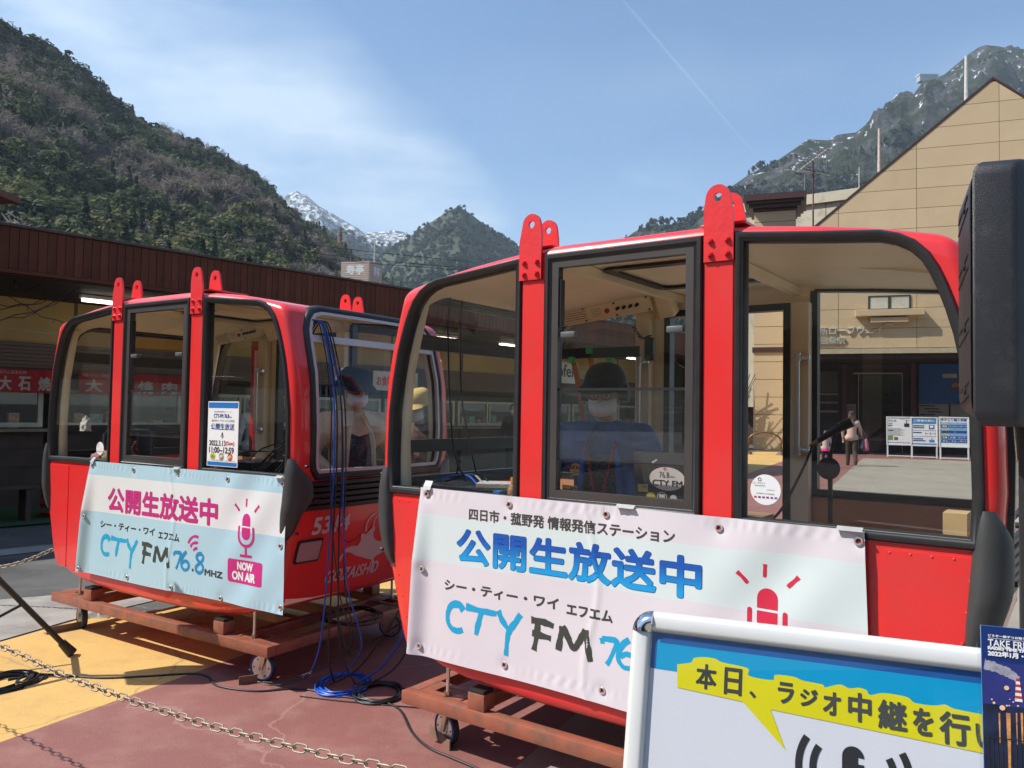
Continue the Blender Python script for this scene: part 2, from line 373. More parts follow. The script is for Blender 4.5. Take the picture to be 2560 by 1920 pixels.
def make_shell():
    outer=eo('o',shell_mesh(0,[RED,CREAM,BROWNP])); 
    inner=eo('i',shell_mesh(.045,[CREAM],.04))
    # floor: keep the inner hollow above .45
    fy=lambda u,v,t:(u,t,v)
    bm=NB()
    for P in(W1,W2,W3): prism(bm,offs(P,.012),fy,-.2,GW/2-.01)
    for P in(WF1,WF3): prism(bm,offs(P,.012),fy,GW/2+.01,GW+.2)
    me=bpy.data.meshes.new('c'); bmesh.ops.recalc_face_normals(bm,faces=bm.faces); bm.to_mesh(me); bm.free(); cs=eo('c',me); me.materials.append(CREAM)
    bm=NB(); prism(bm,offs(WE,.012),lambda u,v,t:(t,u,v),1.0,1.6); prism(bm,offs(WE,.012),lambda u,v,t:(t,u,v),-1.6,-1.0)
    me=bpy.data.meshes.new('c'); bmesh.ops.recalc_face_normals(bm,faces=bm.faces); bm.to_mesh(me); bm.free(); ce=eo('e',me); me.materials.append(CREAM)
    bm=NB(); bx(bm,-.30+FO,.34+FO,GW-.25,GW+.2,.50,2.10); me=bpy.data.meshes.new('d'); bmesh.ops.recalc_face_normals(bm,faces=bm.faces); bm.to_mesh(me); bm.free(); cd=eo('d',me); me.materials.append(CREAM)
    for c in(inner,cs,ce,cd):
        md=outer.modifiers.new('b','BOOLEAN'); md.operation='DIFFERENCE'; md.solver='EXACT'; md.object=c
        try: md.material_mode='TRANSFER'
        except Exception: pass
    dg=bpy.context.evaluated_depsgraph_get(); me=bpy.data.meshes.new_from_object(outer.evaluated_get(dg)); me.name='body'
    for o in(outer,inner,cs,ce,cd):
        m_=o.data; COL.objects.unlink(o); bpy.data.objects.remove(o)
    # inside faces get the lining
    slots=[m.name if m else '' for m in me.materials]
    me.materials.clear(); 
    for m in(RED,CREAM,BROWNP): me.materials.append(m)
    for p in me.polygons:
        c=p.center; e=eZ(c.z); ins=min(e-abs(c.x), c.y, GW-c.y)
        top=tA(c.x)-c.z; bot=c.z-bA(c.x)
        inside=(ins>.035 and top>.035 and bot>.035) or (abs(p.normal.y)<.3 and ins>.006 and ins<.07 and 1.1<c.z<2.12 and top>.02 and abs(p.normal.x)<.3 and False)
        p.material_index=(2 if c.z<1.14 else 1) if inside else 0
    me.shade_smooth(); me.set_sharp_from_angle(angle=math.radians(32))
    return me
SHELL=make_shell()
def gasket(name,P,f,parent,inw=.012,outw=.033,proud=.012,m=BLACK,back=.05):
    P0=offs(P,-.002); P1=offs(P,outw)
    return obj(name,ring(NB(),P0,P1,f,0,0,prof=[(0,back),(0,-.002),(.12,-proud*.55),(.3,-proud*.6),(.42,-proud),(.8,-proud),(1,-.001),(1,back)]),m,parent,smooth=50)
def pane(name,P,f,parent,t=.014,m=None):
    return obj(name,prism(NB(),P,f,t,t+.004),m or GLASS,parent)
def bentring(e): return None
def make_gondola(name,o,yaw,label,group,leaf=True):
    g=empty(name,(o[0],o[1],0),yaw-PI/2,label,'gondola',group)
    b=bpy.data.objects.new('body',SHELL); link(b,g)
    near=lambda u,v,t:(u,t,v); far=lambda u,v,t:(u,GW-t,v)
    for f,sd_ in((near,0),(far,1)):
        for P in((W1,W3) if sd_==0 else (WF1,WF3)):
            k=gasket('window_seal',P,f,g); pane('glass',P,f,k)
        if sd_==0:
            k=gasket('window_seal',[(a,z) for a,z in W2],f,g,outw=.036,proud=.016)
            fr=obj('sliding_frame',ring(NB(),[(-.280,1.232),(.280,1.232),(.280,2.15),(-.280,2.15)],[(-.311,1.20),(.311,1.20),(.311,2.176),(-.311,2.176)],f,-.006,.03),ALUD,k)
            Wn=[(-.28,1.232),(.28,1.232),(.28,2.15),(-.28,2.15)]
            bm=NB(); prism(bm,[(-.28,1.232),(.28,1.232),(.28,1.91),(-.28,1.91)],f,.016,.020); obj('glass',bm,GLASSC,k)
            bm=NB(); prism(bm,[(-.28,1.362),(.28,1.362),(.28,1.64),(-.28,1.64)],f,.006,.010); prism(bm,[(-.28,1.37),(.28,1.37),(.28,1.372),(-.28,1.372)],f,.004,.011)
            obj('scratched_glass',bm,glassmat('scratched_glass',(.93,.95,.97),1.0,dirt=.03),k)
            bx_=NB(); bx(bx_,-.28,.28,.002,.014,1.640,1.650); bx(bx_,-.28,.28,.004,.012,1.358,1.362); obj('glazing_bar',bx_,BLACK,k)
            for s in(-1,1): obj('latch',bx(NB(),s*.235-.034,s*.235+.034,-.004,.03,1.858,1.882,bev=.004),mat('latch_grey',(.10,.11,.11),.4),k,smooth=35)
            obj('rain_slot',bx(NB(),-.283,-.270,.0,.03,1.9,2.10),BLACK,k)
        else:
            k=obj('door_frame',ring(NB(),[(-.29+FO,.51),(.33+FO,.51),(.33+FO,2.09),(-.29+FO,2.09)],[(-.325+FO,.47),(.365+FO,.47),(.365+FO,2.125),(-.325+FO,2.125)],f,-.012,.05),BLACK,g)
    # sliding door leaves on the far side, pushed open behind the neighbouring windows
    for s,c in(((-1,-.62),) if leaf else ()):
        d=obj('door',ring(NB(),[(c-.14,.62),(c+.14,.62),(c+.14,2.02),(c-.14,2.02)],[(c-.18,.5),(c+.18,.5),(c+.18,2.1),(c-.18,2.1)],far,-.055,-.025),RED,g)
        obj('door_glass',prism(NB(),[(c-.14,1.2),(c+.14,1.2),(c+.14,2.02),(c-.14,2.02)],far,-.045,-.040),GLASSC,d)
        obj('door_panel',prism(NB(),[(c-.14,.62),(c+.14,.62),(c+.14,1.2),(c-.14,1.2)],far,-.05,-.03),RED,d)
    # ends
    for s in(-1,1):
        def fe(u,v,t,s=s):
            e=eZ(v)+.028*(1-((u-GW/2)/(GW/2))**2)
            return (s*(e-t),u,v)
        WEd=[]
        for i,p in enumerate(WE):
            q=WE[(i+1)%len(WE)]; n=max(1,int(math.dist(p,q)/.12))
            for j in range(n): WEd.append((p[0]+(q[0]-p[0])*j/n,p[1]+(q[1]-p[1])*j/n))
        k=gasket('end_window_seal',WEd,fe,g,outw=.036,proud=.016)
        obj('alu_trim',ring(NB(),offs(WEd,-.020),offs(WEd,-.001),fe,-.008,.012),ALU if s>0 else BLACK,k)
        # the pane as a curved grid clipped to the window outline
        bm=NB(); nu,nv=10,12
        def clampu(v,u): 
            lo,hi=.135,1.225
            if v>1.95: q=(v-1.95)/.155; lo+=.10*q*q; hi-=.10*q*q
            if v<1.24: q=(1.24-v)/.05; lo+=.02*q; hi-=.02*q
            return lo+(hi-lo)*u
        gr=[[bm.verts.new(fe(clampu(1.192+j*.914/nv,i/nu),1.192+j*.914/nv,.016)) for i in range(nu+1)] for j in range(nv+1)]
        for j in range(nv):
            for i in range(nu): bm.faces.new((gr[j][i],gr[j][i+1],gr[j+1][i+1],gr[j+1][i]))
        obj('glass',bm,GLASS,k,smooth=60)
        for (z0,z1,mm) in ([(1.925,1.965,ALU)] if s>0 else [(1.86,1.93,BLACK),(1.335,1.40,BLACK),(1.19,1.215,BLACK)]):
            bm=NB()
            for t0,t1,za,zb in((-.010,.03,z0,z0+(z1-z0)*.45),(-.004,.03,z0+(z1-z0)*.45,z1)):
                vs=[]
                for i in range(13):
                    u=.14+1.08*i/12
                    vs.append([bm.verts.new(fe(u,zz,t)) for t,zz in((t0,za),(t0,zb),(t1,zb),(t1,za))])
                for i in range(12):
                    for q in range(4): bm.faces.new((vs[i][q],vs[i][(q+1)%4],vs[i+1][(q+1)%4],vs[i+1][q]))
                bm.faces.new(vs[0]);bm.faces.new(vs[-1])
            obj('window_rail',bm,mm,k)
        # ribbed black panel under the end window
        bm=NB()
        for r in range(5):
            z0=.985+r*.033
            vs=[]
            for i in range(11):
                u=.075+(GW-.15)*i/10
                vs.append([bm.verts.new(fe(u,zz,t)) for t,zz in((-.002,z0),(-.016,z0+.006),(-.016,z0+.026),(-.002,z0+.032))])
            for i in range(10):
                for q in range(3): bm.faces.new((vs[i][q],vs[i][q+1],vs[i+1][q+1],vs[i+1][q]))
        obj('ribbed_panel',bm,BLACK,g)
        # corner lamp
        for u0 in((.085,.237),(GW-.237,GW-.085)):
            lp=obj('lamp_housing',prism(NB(),rrect(u0[0]-.012,u0[1]+.012,.69,.823,.015),fe,-.006,.02),BLACK,g)
            obj('lamp_lens',prism(NB(),rrect(u0[0],u0[1],.702,.811,.012),fe,-.012,-.007),mat('lamp_lens',(.45,.33,.32),.25,coat=.5),lp)
        # corner guards
        for side_ in(0,1):
            bm=NB(); nz_,ns=22,12; rows=[]
            for j in range(nz_+1):
                t=j/nz_; z=.825+t*(1.275-.825)
                wside=.022*math.sin(PI*min(1,max(0,t*.92+.04)))**.55
                wend=(.10+.075*math.exp(-((t-.62)/.22)**4))*math.sin(PI*min(1,max(0,t*.92+.04)))**.6
                row=[]
                for i in range(ns+1):
                    q=i/ns; sgn=-wside+q*(wside+wend)      # unrolled distance round the corner, negative on the long side
                    bulge=(1-abs(2*q-1)**3)**.6*.036*math.sin(PI*(.04+.92*t))**.7+.004
                    rc=.05; e=eZ(z)
                    if sgn<0: px,py,nx,ny=e-rc+sgn,0,0,-1
                    elif sgn<rc*PI/2:
                        an=sgn/rc; px,py,nx,ny=e-rc+rc*math.sin(an),rc-rc*math.cos(an),math.sin(an),-math.cos(an)
                    else: px,py,nx,ny=e,rc+sgn-rc*PI/2,1,0
                    px+=nx*bulge; py+=ny*bulge
                    row.append(bm.verts.new((s*px,py if side_==0 else GW-py,z)))
                rows.append(row)
            for j in range(nz_):
                for i in range(ns): bm.faces.new((rows[j][i],rows[j][i+1],rows[j+1][i+1],rows[j+1][i]))
            bm.faces.new(rows[0]);bm.faces.new(rows[-1])
            cg=obj('corner_guard',bm,FENDM,g,smooth=60)
            bm=NB()
            for (u,z) in((.048,1.235),(.13,1.045),(.02,.875)):
                yy=u if side_==0 else GW-u
                cyl(bm,(s*(eZ(z)+.030),yy,z),(s*(eZ(z)+.0455),yy,z),.009,seg=12)
            obj('screw_hole',bm,INK,cg)
    # roof hangers
    for a0 in(-.418,.408):
        for bb in(-.014,.115,GW-.127,GW+.002):
            s=-1 if a0<0 else 1; low=2.108 if bb==-.014 else (2.192 if bb==GW+.002 else 2.235)
            P=[(-.056,low),(.056,low),(.056,2.30),(.050,2.345)]+[(.004+.045*math.cos(t),2.345+.045*math.sin(t)) for t in [PI*k/8 for k in range(1,8)]]+[(-.041,2.345),(-.056,2.275)]
            P=[(a0+(u if s<0 else -u),v) for u,v in P]
            if s>0: P=P[::-1]
            hc=(a0+(.004 if s<0 else -.004),2.343); bm=NB()
            hole=[]
            for u,v in P:
                an=math.atan2(v-hc[1],u-hc[0]); hole.append((hc[0]+.016*math.cos(an),hc[1]+.016*math.sin(an)))
            ring(bm,hole,P,lambda u,v,t:(u,t,v),bb,bb+.012)
            h=obj('hanger_plate',bm,REDP,g)
            if bb in(-.014,GW+.002):
                for du in(-.032,.032):
                    for z in((2.135,2.185) if bb<0 else (2.207,2.237)):
                        yo=bb if bb<0 else bb+.012; dr=-1 if bb<0 else 1
                        bm=NB(); cyl(bm,(a0+du,yo,z),(a0+du,yo+dr*.009,z),.0115,seg=6); cyl(bm,(a0+du,yo+dr*.009,z),(a0+du,yo+dr*.014,z),.007,seg=8); obj('bolt',bm,REDP,h)
        bm=NB(); bx(bm,a0-.085,a0+.085,.03,.30,2.246,2.258,bev=.003); bx(bm,a0-.085,a0+.085,GW-.30,GW-.03,2.246,2.258,bev=.003); obj('roof_rib',bm,REDP,g)
        # raised pillar strips beside the door
        c=.405*(1 if a0>0 else -1)
        obj('pillar_strip',prism(NB(),[(c-.054,.62),(c+.054,.62),(c+.054,2.104),(c-.054,2.104)],near,-.004,.003),RED,g)
    # riveted skirt panels
    for s in(-1,1):
        P=[(s*.955,.44),(s*(eZ(.44)-.06),.44),(s*(eZ(.75)-.055),.75),(s*(eZ(1.0)-.053),1.0),(s*(eZ(1.13)-.053),1.13),(s*.955,1.13)]
        if s<0: P=P[::-1]
        k=obj('skirt_panel',prism(NB(),P,near,-.003,.002),RED,g)
        bm=NB()
        for i in range(5): sph(bm,(s*(.975+i*.06),-.003,1.122),.0045,(1,.6,1),8,5)
        for i in range(7): z=1.06-i*.095; sph(bm,(s*(eZ(z)-.07),-.003,z),.0045,(1,.6,1),8,5)
        obj('rivet',bm,RED,k)
    bm=NB()
    for i in range(25):
        a=-1.02+i*.085; sph(bm,(a,.004,bA(a)+.06),.005,(1,.6,1),8,5)
    obj('rivet',bm,RED,g)
    # interior
    obj('floor_mat',bx(NB(),-1.10,1.10,.05,GW-.05,.45,.46),mat('floor_mat',(.40,.37,.33),.8),g)
    for s in(-1,1):
        x0,x1=(s*.72,s*1.19); bx_=bx(NB(),min(x0,x1),max(x0,x1),.06,GW-.06,.80,.86,bev=.02); st=obj('bench_seat',bx_,BROWNP,g,smooth=40)
        obj('seat_base',bx(NB(),min(x0,x1)+.05,max(x0,x1)-.05,.08,GW-.08,.46,.80),CREAM,st)
    for s in(-1,1):   # far-side brown lining under the windows
        obj('lining_panel',bx(NB(),min(s*.40,s*1.20),max(s*.40,s*1.20),GW-.060,GW-.045,.50,1.15),BROWNP,g)
        obj('column_cover',bx(NB(),min(s*.375,s*.485)+FO+.01,max(s*.375,s*.485)+FO-.01,GW-.11,GW-.045,.46,2.12,bev=.012),CREAM,g,smooth=40)
        a=s*.43+FO; bm=NB(); cyl(bm,(a,GW-.15,1.38),(a,GW-.15,1.84),.012,seg=12)
        for z in(1.38,1.84): cyl(bm,(a,GW-.15,z-.02),(a,GW-.15,z+.02),.017,seg=12); bx(bm,a-.02,a+.055,GW-.145,GW-.108,z-.012,z+.012,bev=.003)
        obj('grab_rail',bm,STEEL,g,smooth=40)
        for yy in((.0,1.0) if s<0 else (1.0,)):
            y0,y1=(.05,.085) if yy==0 else(GW-.085,GW-.05)
            bm=NB(); cc=[(s*(eZ(z)-.075),z) for z in(1.15,1.4,1.72,1.95,2.08)]
            tube(bm,[(c,(y0+y1)/2+(.015 if yy==0 else -.015),z) for c,z in cc],.032,8); obj('corner_column',bm,CREAM,g,smooth=60)
    # sloping control panel over the far windows
    for s in(-1,):
        pan=empty('control_panel',(s*.76,GW-.17,2.13)); pan.parent=g; pan.rotation_euler=(math.radians(28),math.radians(-6.0)*1,0)
        bm=bx(NB(),-.33,.33,-.012,.012,-.05,.05,bev=.006); obj('panel_plate',bm,CREAM,pan,smooth=35)
        def fp(u,v,h): return (u,-.012-h,v)
        bm=NB(); cyl(bm,(.06,-.012,0),(.06,-.022,0),.014,seg=16); obj('red_button',bm,mat('button_red',(.5,.02,.02),.3),pan,smooth=40)
        for i in range(4): bm=NB(); cyl(bm,(.13+i*.040,-.012,.004),(.13+i*.040,-.034,.004),.010,r2=.008,seg=12); obj('knob',bm,BLACKG,pan,smooth=40)
        bm=NB()
        for u in(-.3,-.1,.1,.3):
            for v in(-.036,.036): cyl(bm,(u+.012,-.012,v),(u+.012,-.016,v),.006,seg=8)
        obj('screw_head',bm,BLACKG,pan)
        sh=[ringp(-.12,0,.0,.0)] if False else []
        for i in range(5):
            for j in range(4): sh.append(disc(-.035+i*.013,-.02+j*.013,.003,n=6))
        for j in range(4): sh.append(rectp(-.22,-.075,.018-j*.013,.021-j*.013))
        sh.append(rectp(-.24,-.06,.031,.0325));sh.append(rectp(-.24,-.06,-.034,-.0325))
        flatobj('printed_marks',sh,fp,INK,pan)
        obj('corner_box',bx(NB(),.36,.45,-.03,.06,-.10,.045,bev=.01),CREAM,pan,smooth=35)
    # ceiling hatch and ribs
    bm=NB(); ring(bm,rrect(-.24,.24,.40,.96,.04),rrect(-.29,.29,.35,1.01,.06),lambda u,v,t:(u,v,t),2.19,2.202); obj('ceiling_hatch_seal',bm,BLACK,g)
    bm=NB(); bx(bm,-.33,-.29,.06,GW-.06,2.16,2.20); bx(bm,.29,.33,.06,GW-.06,2.16,2.20); obj('ceiling_rib',bm,CREAM,g)
    return g
# ================================================================ ground
def groundmat(name,col,**k): return mat(name,col,**k)
GREY=mat('asphalt',(.095,.092,.088),.85,speck=(60,(.20,.19,.18),.5),var=.25,vscale=1.3,bump=.5,bscale=140,dirt=(.045,.043,.04),dscale=.9,damt=.6,coord='Object')
TAN=mat('plaza_concrete',(.30,.27,.215),.85,speck=(18,(.14,.125,.10),.5),var=.10,vscale=.6,bump=.4,bscale=120,dirt=(.16,.145,.12),dscale=.8,damt=.4)
YEL=mat('yellow_coating',(.60,.37,.115),.7,speck=(26,(.30,.20,.09),.45),var=.07,vscale=1.2,bump=.25,bscale=160,dirt=(.40,.25,.10),dscale=2.3,damt=.5)
MAR=mat('maroon_coating',(.235,.092,.078),.62,speck=(34,(.34,.20,.165),.30),var=.08,vscale=1.5,bump=.3,bscale=150,dirt=(.31,.16,.13),dscale=3.1,damt=.5,dthr=.52)
LCON=mat('light_concrete',(.30,.28,.25),.85,var=.2,vscale=3,bump=.4,bscale=80,dirt=(.12,.11,.1),dscale=2)
GRN=mat('green_carpet',(.03,.09,.03),.95,var=.2,vscale=30,bump=.6,bscale=300)
def sheet(name,pts,z,m,kind='structure',label=None):
    bm=NB(); bm.faces.new([bm.verts.new((p[0],p[1],z)) for p in pts]); bmesh.ops.triangulate(bm,faces=bm.faces[:])
    bmesh.ops.recalc_face_normals(bm,faces=bm.faces)
    for f in bm.faces:
        if f.normal.z<0: f.normal_flip()
    me=bpy.data.meshes.new(name); bm.to_mesh(me); bm.free(); me.materials.append(m); o=bpy.data.objects.new(name,me); link(o); o['kind']=kind; return o
bm=NB(); bmesh.ops.create_grid(bm,x_segments=40,y_segments=40,size=6000)
g_=obj('ground',bm,GREY,kind='structure'); g_.location=(0,2500,-.004)
yl=lambda Y,o=0:( -2.3+.4934*(Y-3.7)+o,Y)      # the yellow / maroon edge
sheet('yellow_paving',[yl(-2),yl(34),yl(34,-2.2),yl(6.2,-1.45),(-3.1,5.75),(-3.35,5.05),yl(3.2,-2.2),yl(-2,-3)],.004,YEL)
tl=lambda Y:(-.86+.50*(Y-1.7),Y)
sheet('maroon_paving',[yl(-2),(-2.7,-2),tl(-2),tl(33),yl(33)],.0045,MAR)
sheet('plaza_paving',[tl(-2),(60,-2),(60,34.5),tl(34.5)],.005,TAN)
sheet('maroon_border',[tl(30.2),(40,30.2-7),(40,26.5),tl(33.5)],.009,MAR)
sheet('concrete_strip',[(-14,4.6),(-3.4,5.0),(-3.15,5.75),(-2.55,6.9),(-1.9,8.2),(-2.2,8.3),(-3.05,6.85),(-4.15,6.25),(-14,6.6)],.003,LCON)
P0=Vector((-6.2,9.6,0)); E_=Vector((.677,.736,0)).normalized(); MV=Vector((-E_.y,E_.x,0))
def SH(x,y,z=0): return P0+E_*x+MV*y+Vector((0,0,z))
SHM=Matrix.Translation(P0)@Matrix(((E_.x,MV.x,0),(E_.y,MV.y,0),(0,0,1))).to_4x4()
shz=math.atan2(E_.y,E_.x)
sheet('gutter_strip',[SH(-8,-1.75),SH(9,-1.75),SH(9,-1.35),SH(-8,-1.35)],.004,LCON)
sheet('green_carpet',[SH(-8,.3),SH(18.6,.3),SH(18.6,2.4),SH(-8,2.4)],.02,GRN,kind='structure')
# ================================================================ cart under a gondola
def make_cart(o,yaw,label,group):
    g=empty('transport_cart',(o[0],o[1],0),yaw-PI/2,label,'cart',group)
    L=1.11; y0,y1=-.01,1.33; z0,z1=.186,.246
    obj('side_beam',bx(NB(),-L,L,y0,y0+.06,z0,z1,bev=.004),CARTM,g,smooth=35)
    obj('side_beam',bx(NB(),-L,L,y1-.06,y1,z0,z1,bev=.004),CARTM,g,smooth=35)
    for a in(-L,-.80,.74,L-.06):
        obj('cross_beam',bx(NB(),a,a+.06,y0+.062,y1-.062,z0,z1-.001,bev=.004),CARTM,g,smooth=35)
    for s in(-1,1):
        xa,xb=sorted((s*(L-.062),s*.81))
        for ya,yb in((.052,.20),(1.12,1.268)):
            obj('corner_plate',ring(NB(),[(xa+.06,ya+.035),(xb-.06,ya+.035),(xb-.06,yb-.035),(xa+.06,yb-.035)],[(xa,ya),(xb,ya),(xb,yb),(xa,yb)],lambda u,v,t:(u,v,t),z1-.008,z1-.002),CARTM,g)
        for y in(.075,1.245):
            bm=NB(); cyl(bm,(s*.90,y,.24),(s*.90,y,.40),.0085,seg=10); obj('threaded_rod',bm,STEEL,g)
            bm=NB(); cyl(bm,(s*.90,y,.246),(s*.90,y,.264),.017,seg=6); obj('nut',bm,ZINC,g)
        for y in(.0,1.24):
            a=s*.68-.045
            bk=obj('support_block',bx(NB(),a,a+.09,y,y+.08,z1,.318,bev=.003),CARTM,g,smooth=35)
            obj('rubber_pad',bx(NB(),a+.004,a+.086,y+.004,y+.076,.318,.334,bev=.002),BLACK,bk)
    obj('centre_beam',bx(NB(),-.735,.735,.50,.56,z0+.004,z1-.004),CARTM,g); obj('centre_beam',bx(NB(),-.735,.735,.80,.86,z0+.004,z1-.004),CARTM,g)
    tyre=mat('blue_tyre',(.02,.11,.30),.5,var=.15,vscale=30); tread=mat('black_tread',(.03,.03,.035),.6)
    for s in(-1,1):
        for y,ang in((.115,.25*s),(1.2,.4)):
            c=empty('caster',(s*.935,y,0)); c.parent=g; c.rotation_euler=(0,0,ang)
            r=.078
            bm=NB(); 
            prof=[(r-.012,-.020),(r-.002,-.017),(r,-.006),(r,.006),(r-.002,.017),(r-.012,.020)]
            vs=[[bm.verts.new((q[0]*math.cos(t),q[1],r+q[0]*math.sin(t))) for q in prof] for t in [2*PI*k/32 for k in range(32)]]
            for i in range(32):
                for k in range(5): bm.faces.new((vs[i][k],vs[i][k+1],vs[(i+1)%32][k+1],vs[(i+1)%32][k]))
            w=obj('tyre',bm,[tread,tyre],c,smooth=60)
            for p in w.data.polygons: p.material_index=0 if abs(p.normal.y)<.6 else 1
            bm=NB(); cyl(bm,(0,-.016,r),(0,.016,r),r-.0125,seg=32); cyl(bm,(0,-.021,r),(0,.021,r),.026,seg=20); cyl(bm,(0,-.030,r),(0,.030,r),.009,seg=6)
            obj('wheel_disc',bm,STEEL,w,smooth=40)
            bm=NB()
            for k in range(6): a=2*PI*k/6; cyl(bm,(.05*math.cos(a),-.0165,r+.05*math.sin(a)),(.05*math.cos(a),-.0172,r+.05*math.sin(a)),.005,seg=8)
            obj('disc_hole',bm,INK,w)
            bm=NB()
            for yy in(-.030,.024): prism(bm,[(-.010,r-.014),(.010,r-.014),(.040,.180),(.004,.180)],lambda u,v,t:(u,t,v),yy,yy+.006)
            bx(bm,-.045,.055,-.04,.04,.180,.186)
            obj('caster_fork',bm,ZINC,c)
    return g
# ================================================================ banners
PURP=mat('magenta_ink',(.55,.02,.20),.5,var=.02); WHT=mat('white_ink',(.80,.80,.80),.5,var=.02)
CY=mat('cyan_ink',(.01,.36,.62),.5,var=.02); DG=mat('dark_grey_ink',(.05,.055,.045),.5,var=.02); REDI=mat('red_ink',(.62,.02,.06),.5,var=.02)
def gradmat(name,c0,c1,z0,z1):
    m=mat(name,c0,.5,var=0); n=m.node_tree.nodes;l=m.node_tree.links
    t=n.new('ShaderNodeTexCoord'); s=n.new('ShaderNodeSeparateXYZ'); l.new(t.outputs['Object'],s.inputs[0])
    mr=n.new('ShaderNodeMapRange'); mr.inputs['From Min'].default_value=z0; mr.inputs['From Max'].default_value=z1; l.new(s.outputs['Z'],mr.inputs['Value'])
    mm=n.new('ShaderNodeMix'); mm.data_type='RGBA'; mm.inputs[6].default_value=(*c1,1); mm.inputs[7].default_value=(*c0,1); l.new(mr.outputs[0],mm.inputs['Factor'])
    l.new(mm.outputs[2],n['Principled BSDF'].inputs['Base Color']); return m
def vinyl(name,col):
    return mat(name,col,.42,var=.03,vscale=3,bump=.06,bscale=400,spec=.45)
def make_banner(g,TL,TR,BR,BL,bands,off,line1,cols,grom,label,seed,tapes):
    """a printed vinyl banner hanging on the long side of a gondola, laid out in the gondola's own length / height"""
    rr=random.Random(seed); cs=[(rr.uniform(-.3,.3),rr.uniform(4,11),rr.uniform(0,6),rr.uniform(.3,1)) for _ in range(7)]
    def lean(a,z):
        w=0
        for q,fr,ph,am in cs: w+=am*math.sin((a+q*z*1.6)*fr+ph)
        w*=.0017
        x0=TL[0]+(BL[0]-TL[0])*(TL[1]-z)/(TL[1]-BL[1]); dl=a-x0; hgt=(TL[1]-z)/(TL[1]-BL[1])
        w+= .034*math.exp(-(max(0,dl)/.055)**2)*min(1,hgt*2.2)       # the free edge stands off
        for zt in(TL[1]-.032,BL[1]+.03): w+=.0030*math.exp(-((z-zt)/.013)**2)*(math.sin(a*150+3*math.sin(a*13)))*(.5+.5*math.sin(a*7.7+seed))
        for ga,gz in grom:
            d=math.hypot(a-ga,z-gz); w-= .004*math.exp(-(d/.03)**2)
        # long soft folds falling from the fixings
        w+=.0045*math.sin((a*1.0-z*.9)*17+seed)*math.exp(-((a-(TR[0]-.28))/.25)**2)
        w+=.004*math.exp(-((a-(.5*(TL[0]+TR[0])-.05+.03*math.sin(z*9)))/.012)**2)
        return -.024-w
    f=lambda a,z,h:(a,lean(a,z)-h,z)
    nu,nv=190,84; bm=NB(); gr=[]
    for j in range(nv+1):
        v=j/nv; row=[]
        for i in range(nu+1):
            u=i/nu; a=(TL[0]*(1-u)+TR[0]*u)*(1-v)+(BL[0]*(1-u)+BR[0]*u)*v
            z=(TL[1]*(1-u)+TR[1]*u)*(1-v)+(BL[1]*(1-u)+BR[1]*u)*v
            z+=(.0035*math.sin(a*5+seed))*(v**6)
            row.append(bm.verts.new(f(a,z,0)))
        gr.append(row)
    for j in range(nv):
        for i in range(nu): fc=bm.faces.new((gr[j][i],gr[j][i+1],gr[j+1][i+1],gr[j+1][i]))
    me=bpy.data.meshes.new('banner'); bmesh.ops.recalc_face_normals(bm,faces=bm.faces); bm.to_mesh(me); bm.free()
    m1,m2=cols
    me.materials.append(m1);me.materials.append(m2); me.shade_smooth()
    # printed band: colour by height, a crisp print edge
    b=bpy.data.objects.new('banner',me); link(b); b.matrix_world=g.matrix_world.copy() if False else b.matrix_world
    b.location=g.location; b.rotation_euler=g.rotation_euler
    tag(b,label,'banner','radio broadcast banners hung on the gondolas')
    for p in me.polygons:
        z=p.center.z; p.material_index=1 if bands[1]<z<bands[0] else 0
    dx=off; cut=(.03,.03)
    X=lambda s:[([(x+dx,z) for x,z in V],F) for V,F in s]
    n_=.0008
    if line1:
        flatobj('lettering',TB('四日市・菰野発 情報発信ステーション',(-.712,.254,1.074,1.124),.0016),f,DG,b,cut,n_)
    big=gradmat('blue_gradient_ink',(.004,.09,.42),(.004,.33,.72),.90,.99) if line1 else PURP
    rect=(-.440,.690,.885,1.030) if line1 else (-.430,.675,.868,1.014)
    dk=mat('blue_edge_ink',(.003,.03,.20),.5,var=.02) if line1 else mat('purple_edge_ink',(.20,.01,.09),.5,var=.02)
    flatobj('lettering',X(TB('公開生放送中',rect,.0066,n=12)),f,dk,b,cut,n_)
    flatobj('lettering',X(TB('公開生放送中',rect,.0048,n=12)),f,big,b,cut,n_+.0004)
    flatobj('lettering',X(TB('シー・ティー・ワイ',(-.508,.085,.752,.796),.0020)+TB('エフエム',(.125,.330,.742,.785),.0020)),f,INK if not line1 else DG,b,cut,n_)
    w=.030
    bl=[stroke(p,w,5,.10,.25,i) for i,p in enumerate([[(-.40,.675),(-.425,.697),(-.465,.690),(-.486,.655),(-.486,.615),(-.465,.588),(-.430,.582),(-.402,.592)],[(-.386,.695),(-.31,.690),(-.222,.688)],[(-.300,.690),(-.315,.64),(-.330,.582)],[(-.213,.704),(-.19,.665),(-.157,.630)],[(-.098,.706),(-.13,.66),(-.157,.625),(-.166,.58),(-.170,.522)]])]
    flatobj('brush_lettering',X(bl),f,CY,b,cut,n_)
    dk=[stroke(p,w,5,.12,.2,i+9) for i,p in enumerate([[(-.045,.692),(.01,.693),(.064,.684)],[(-.040,.640),(.0,.637),(.052,.632)],[(-.012,.692),(-.016,.64),(-.030,.570)],[(.088,.592),(.096,.64),(.105,.690)],[(.105,.690),(.13,.655),(.158,.612),(.185,.645),(.212,.694)],[(.212,.694),(.222,.64),(.236,.575)]])]
    flatobj('brush_lettering',X(dk),f,DG,b,cut,n_)
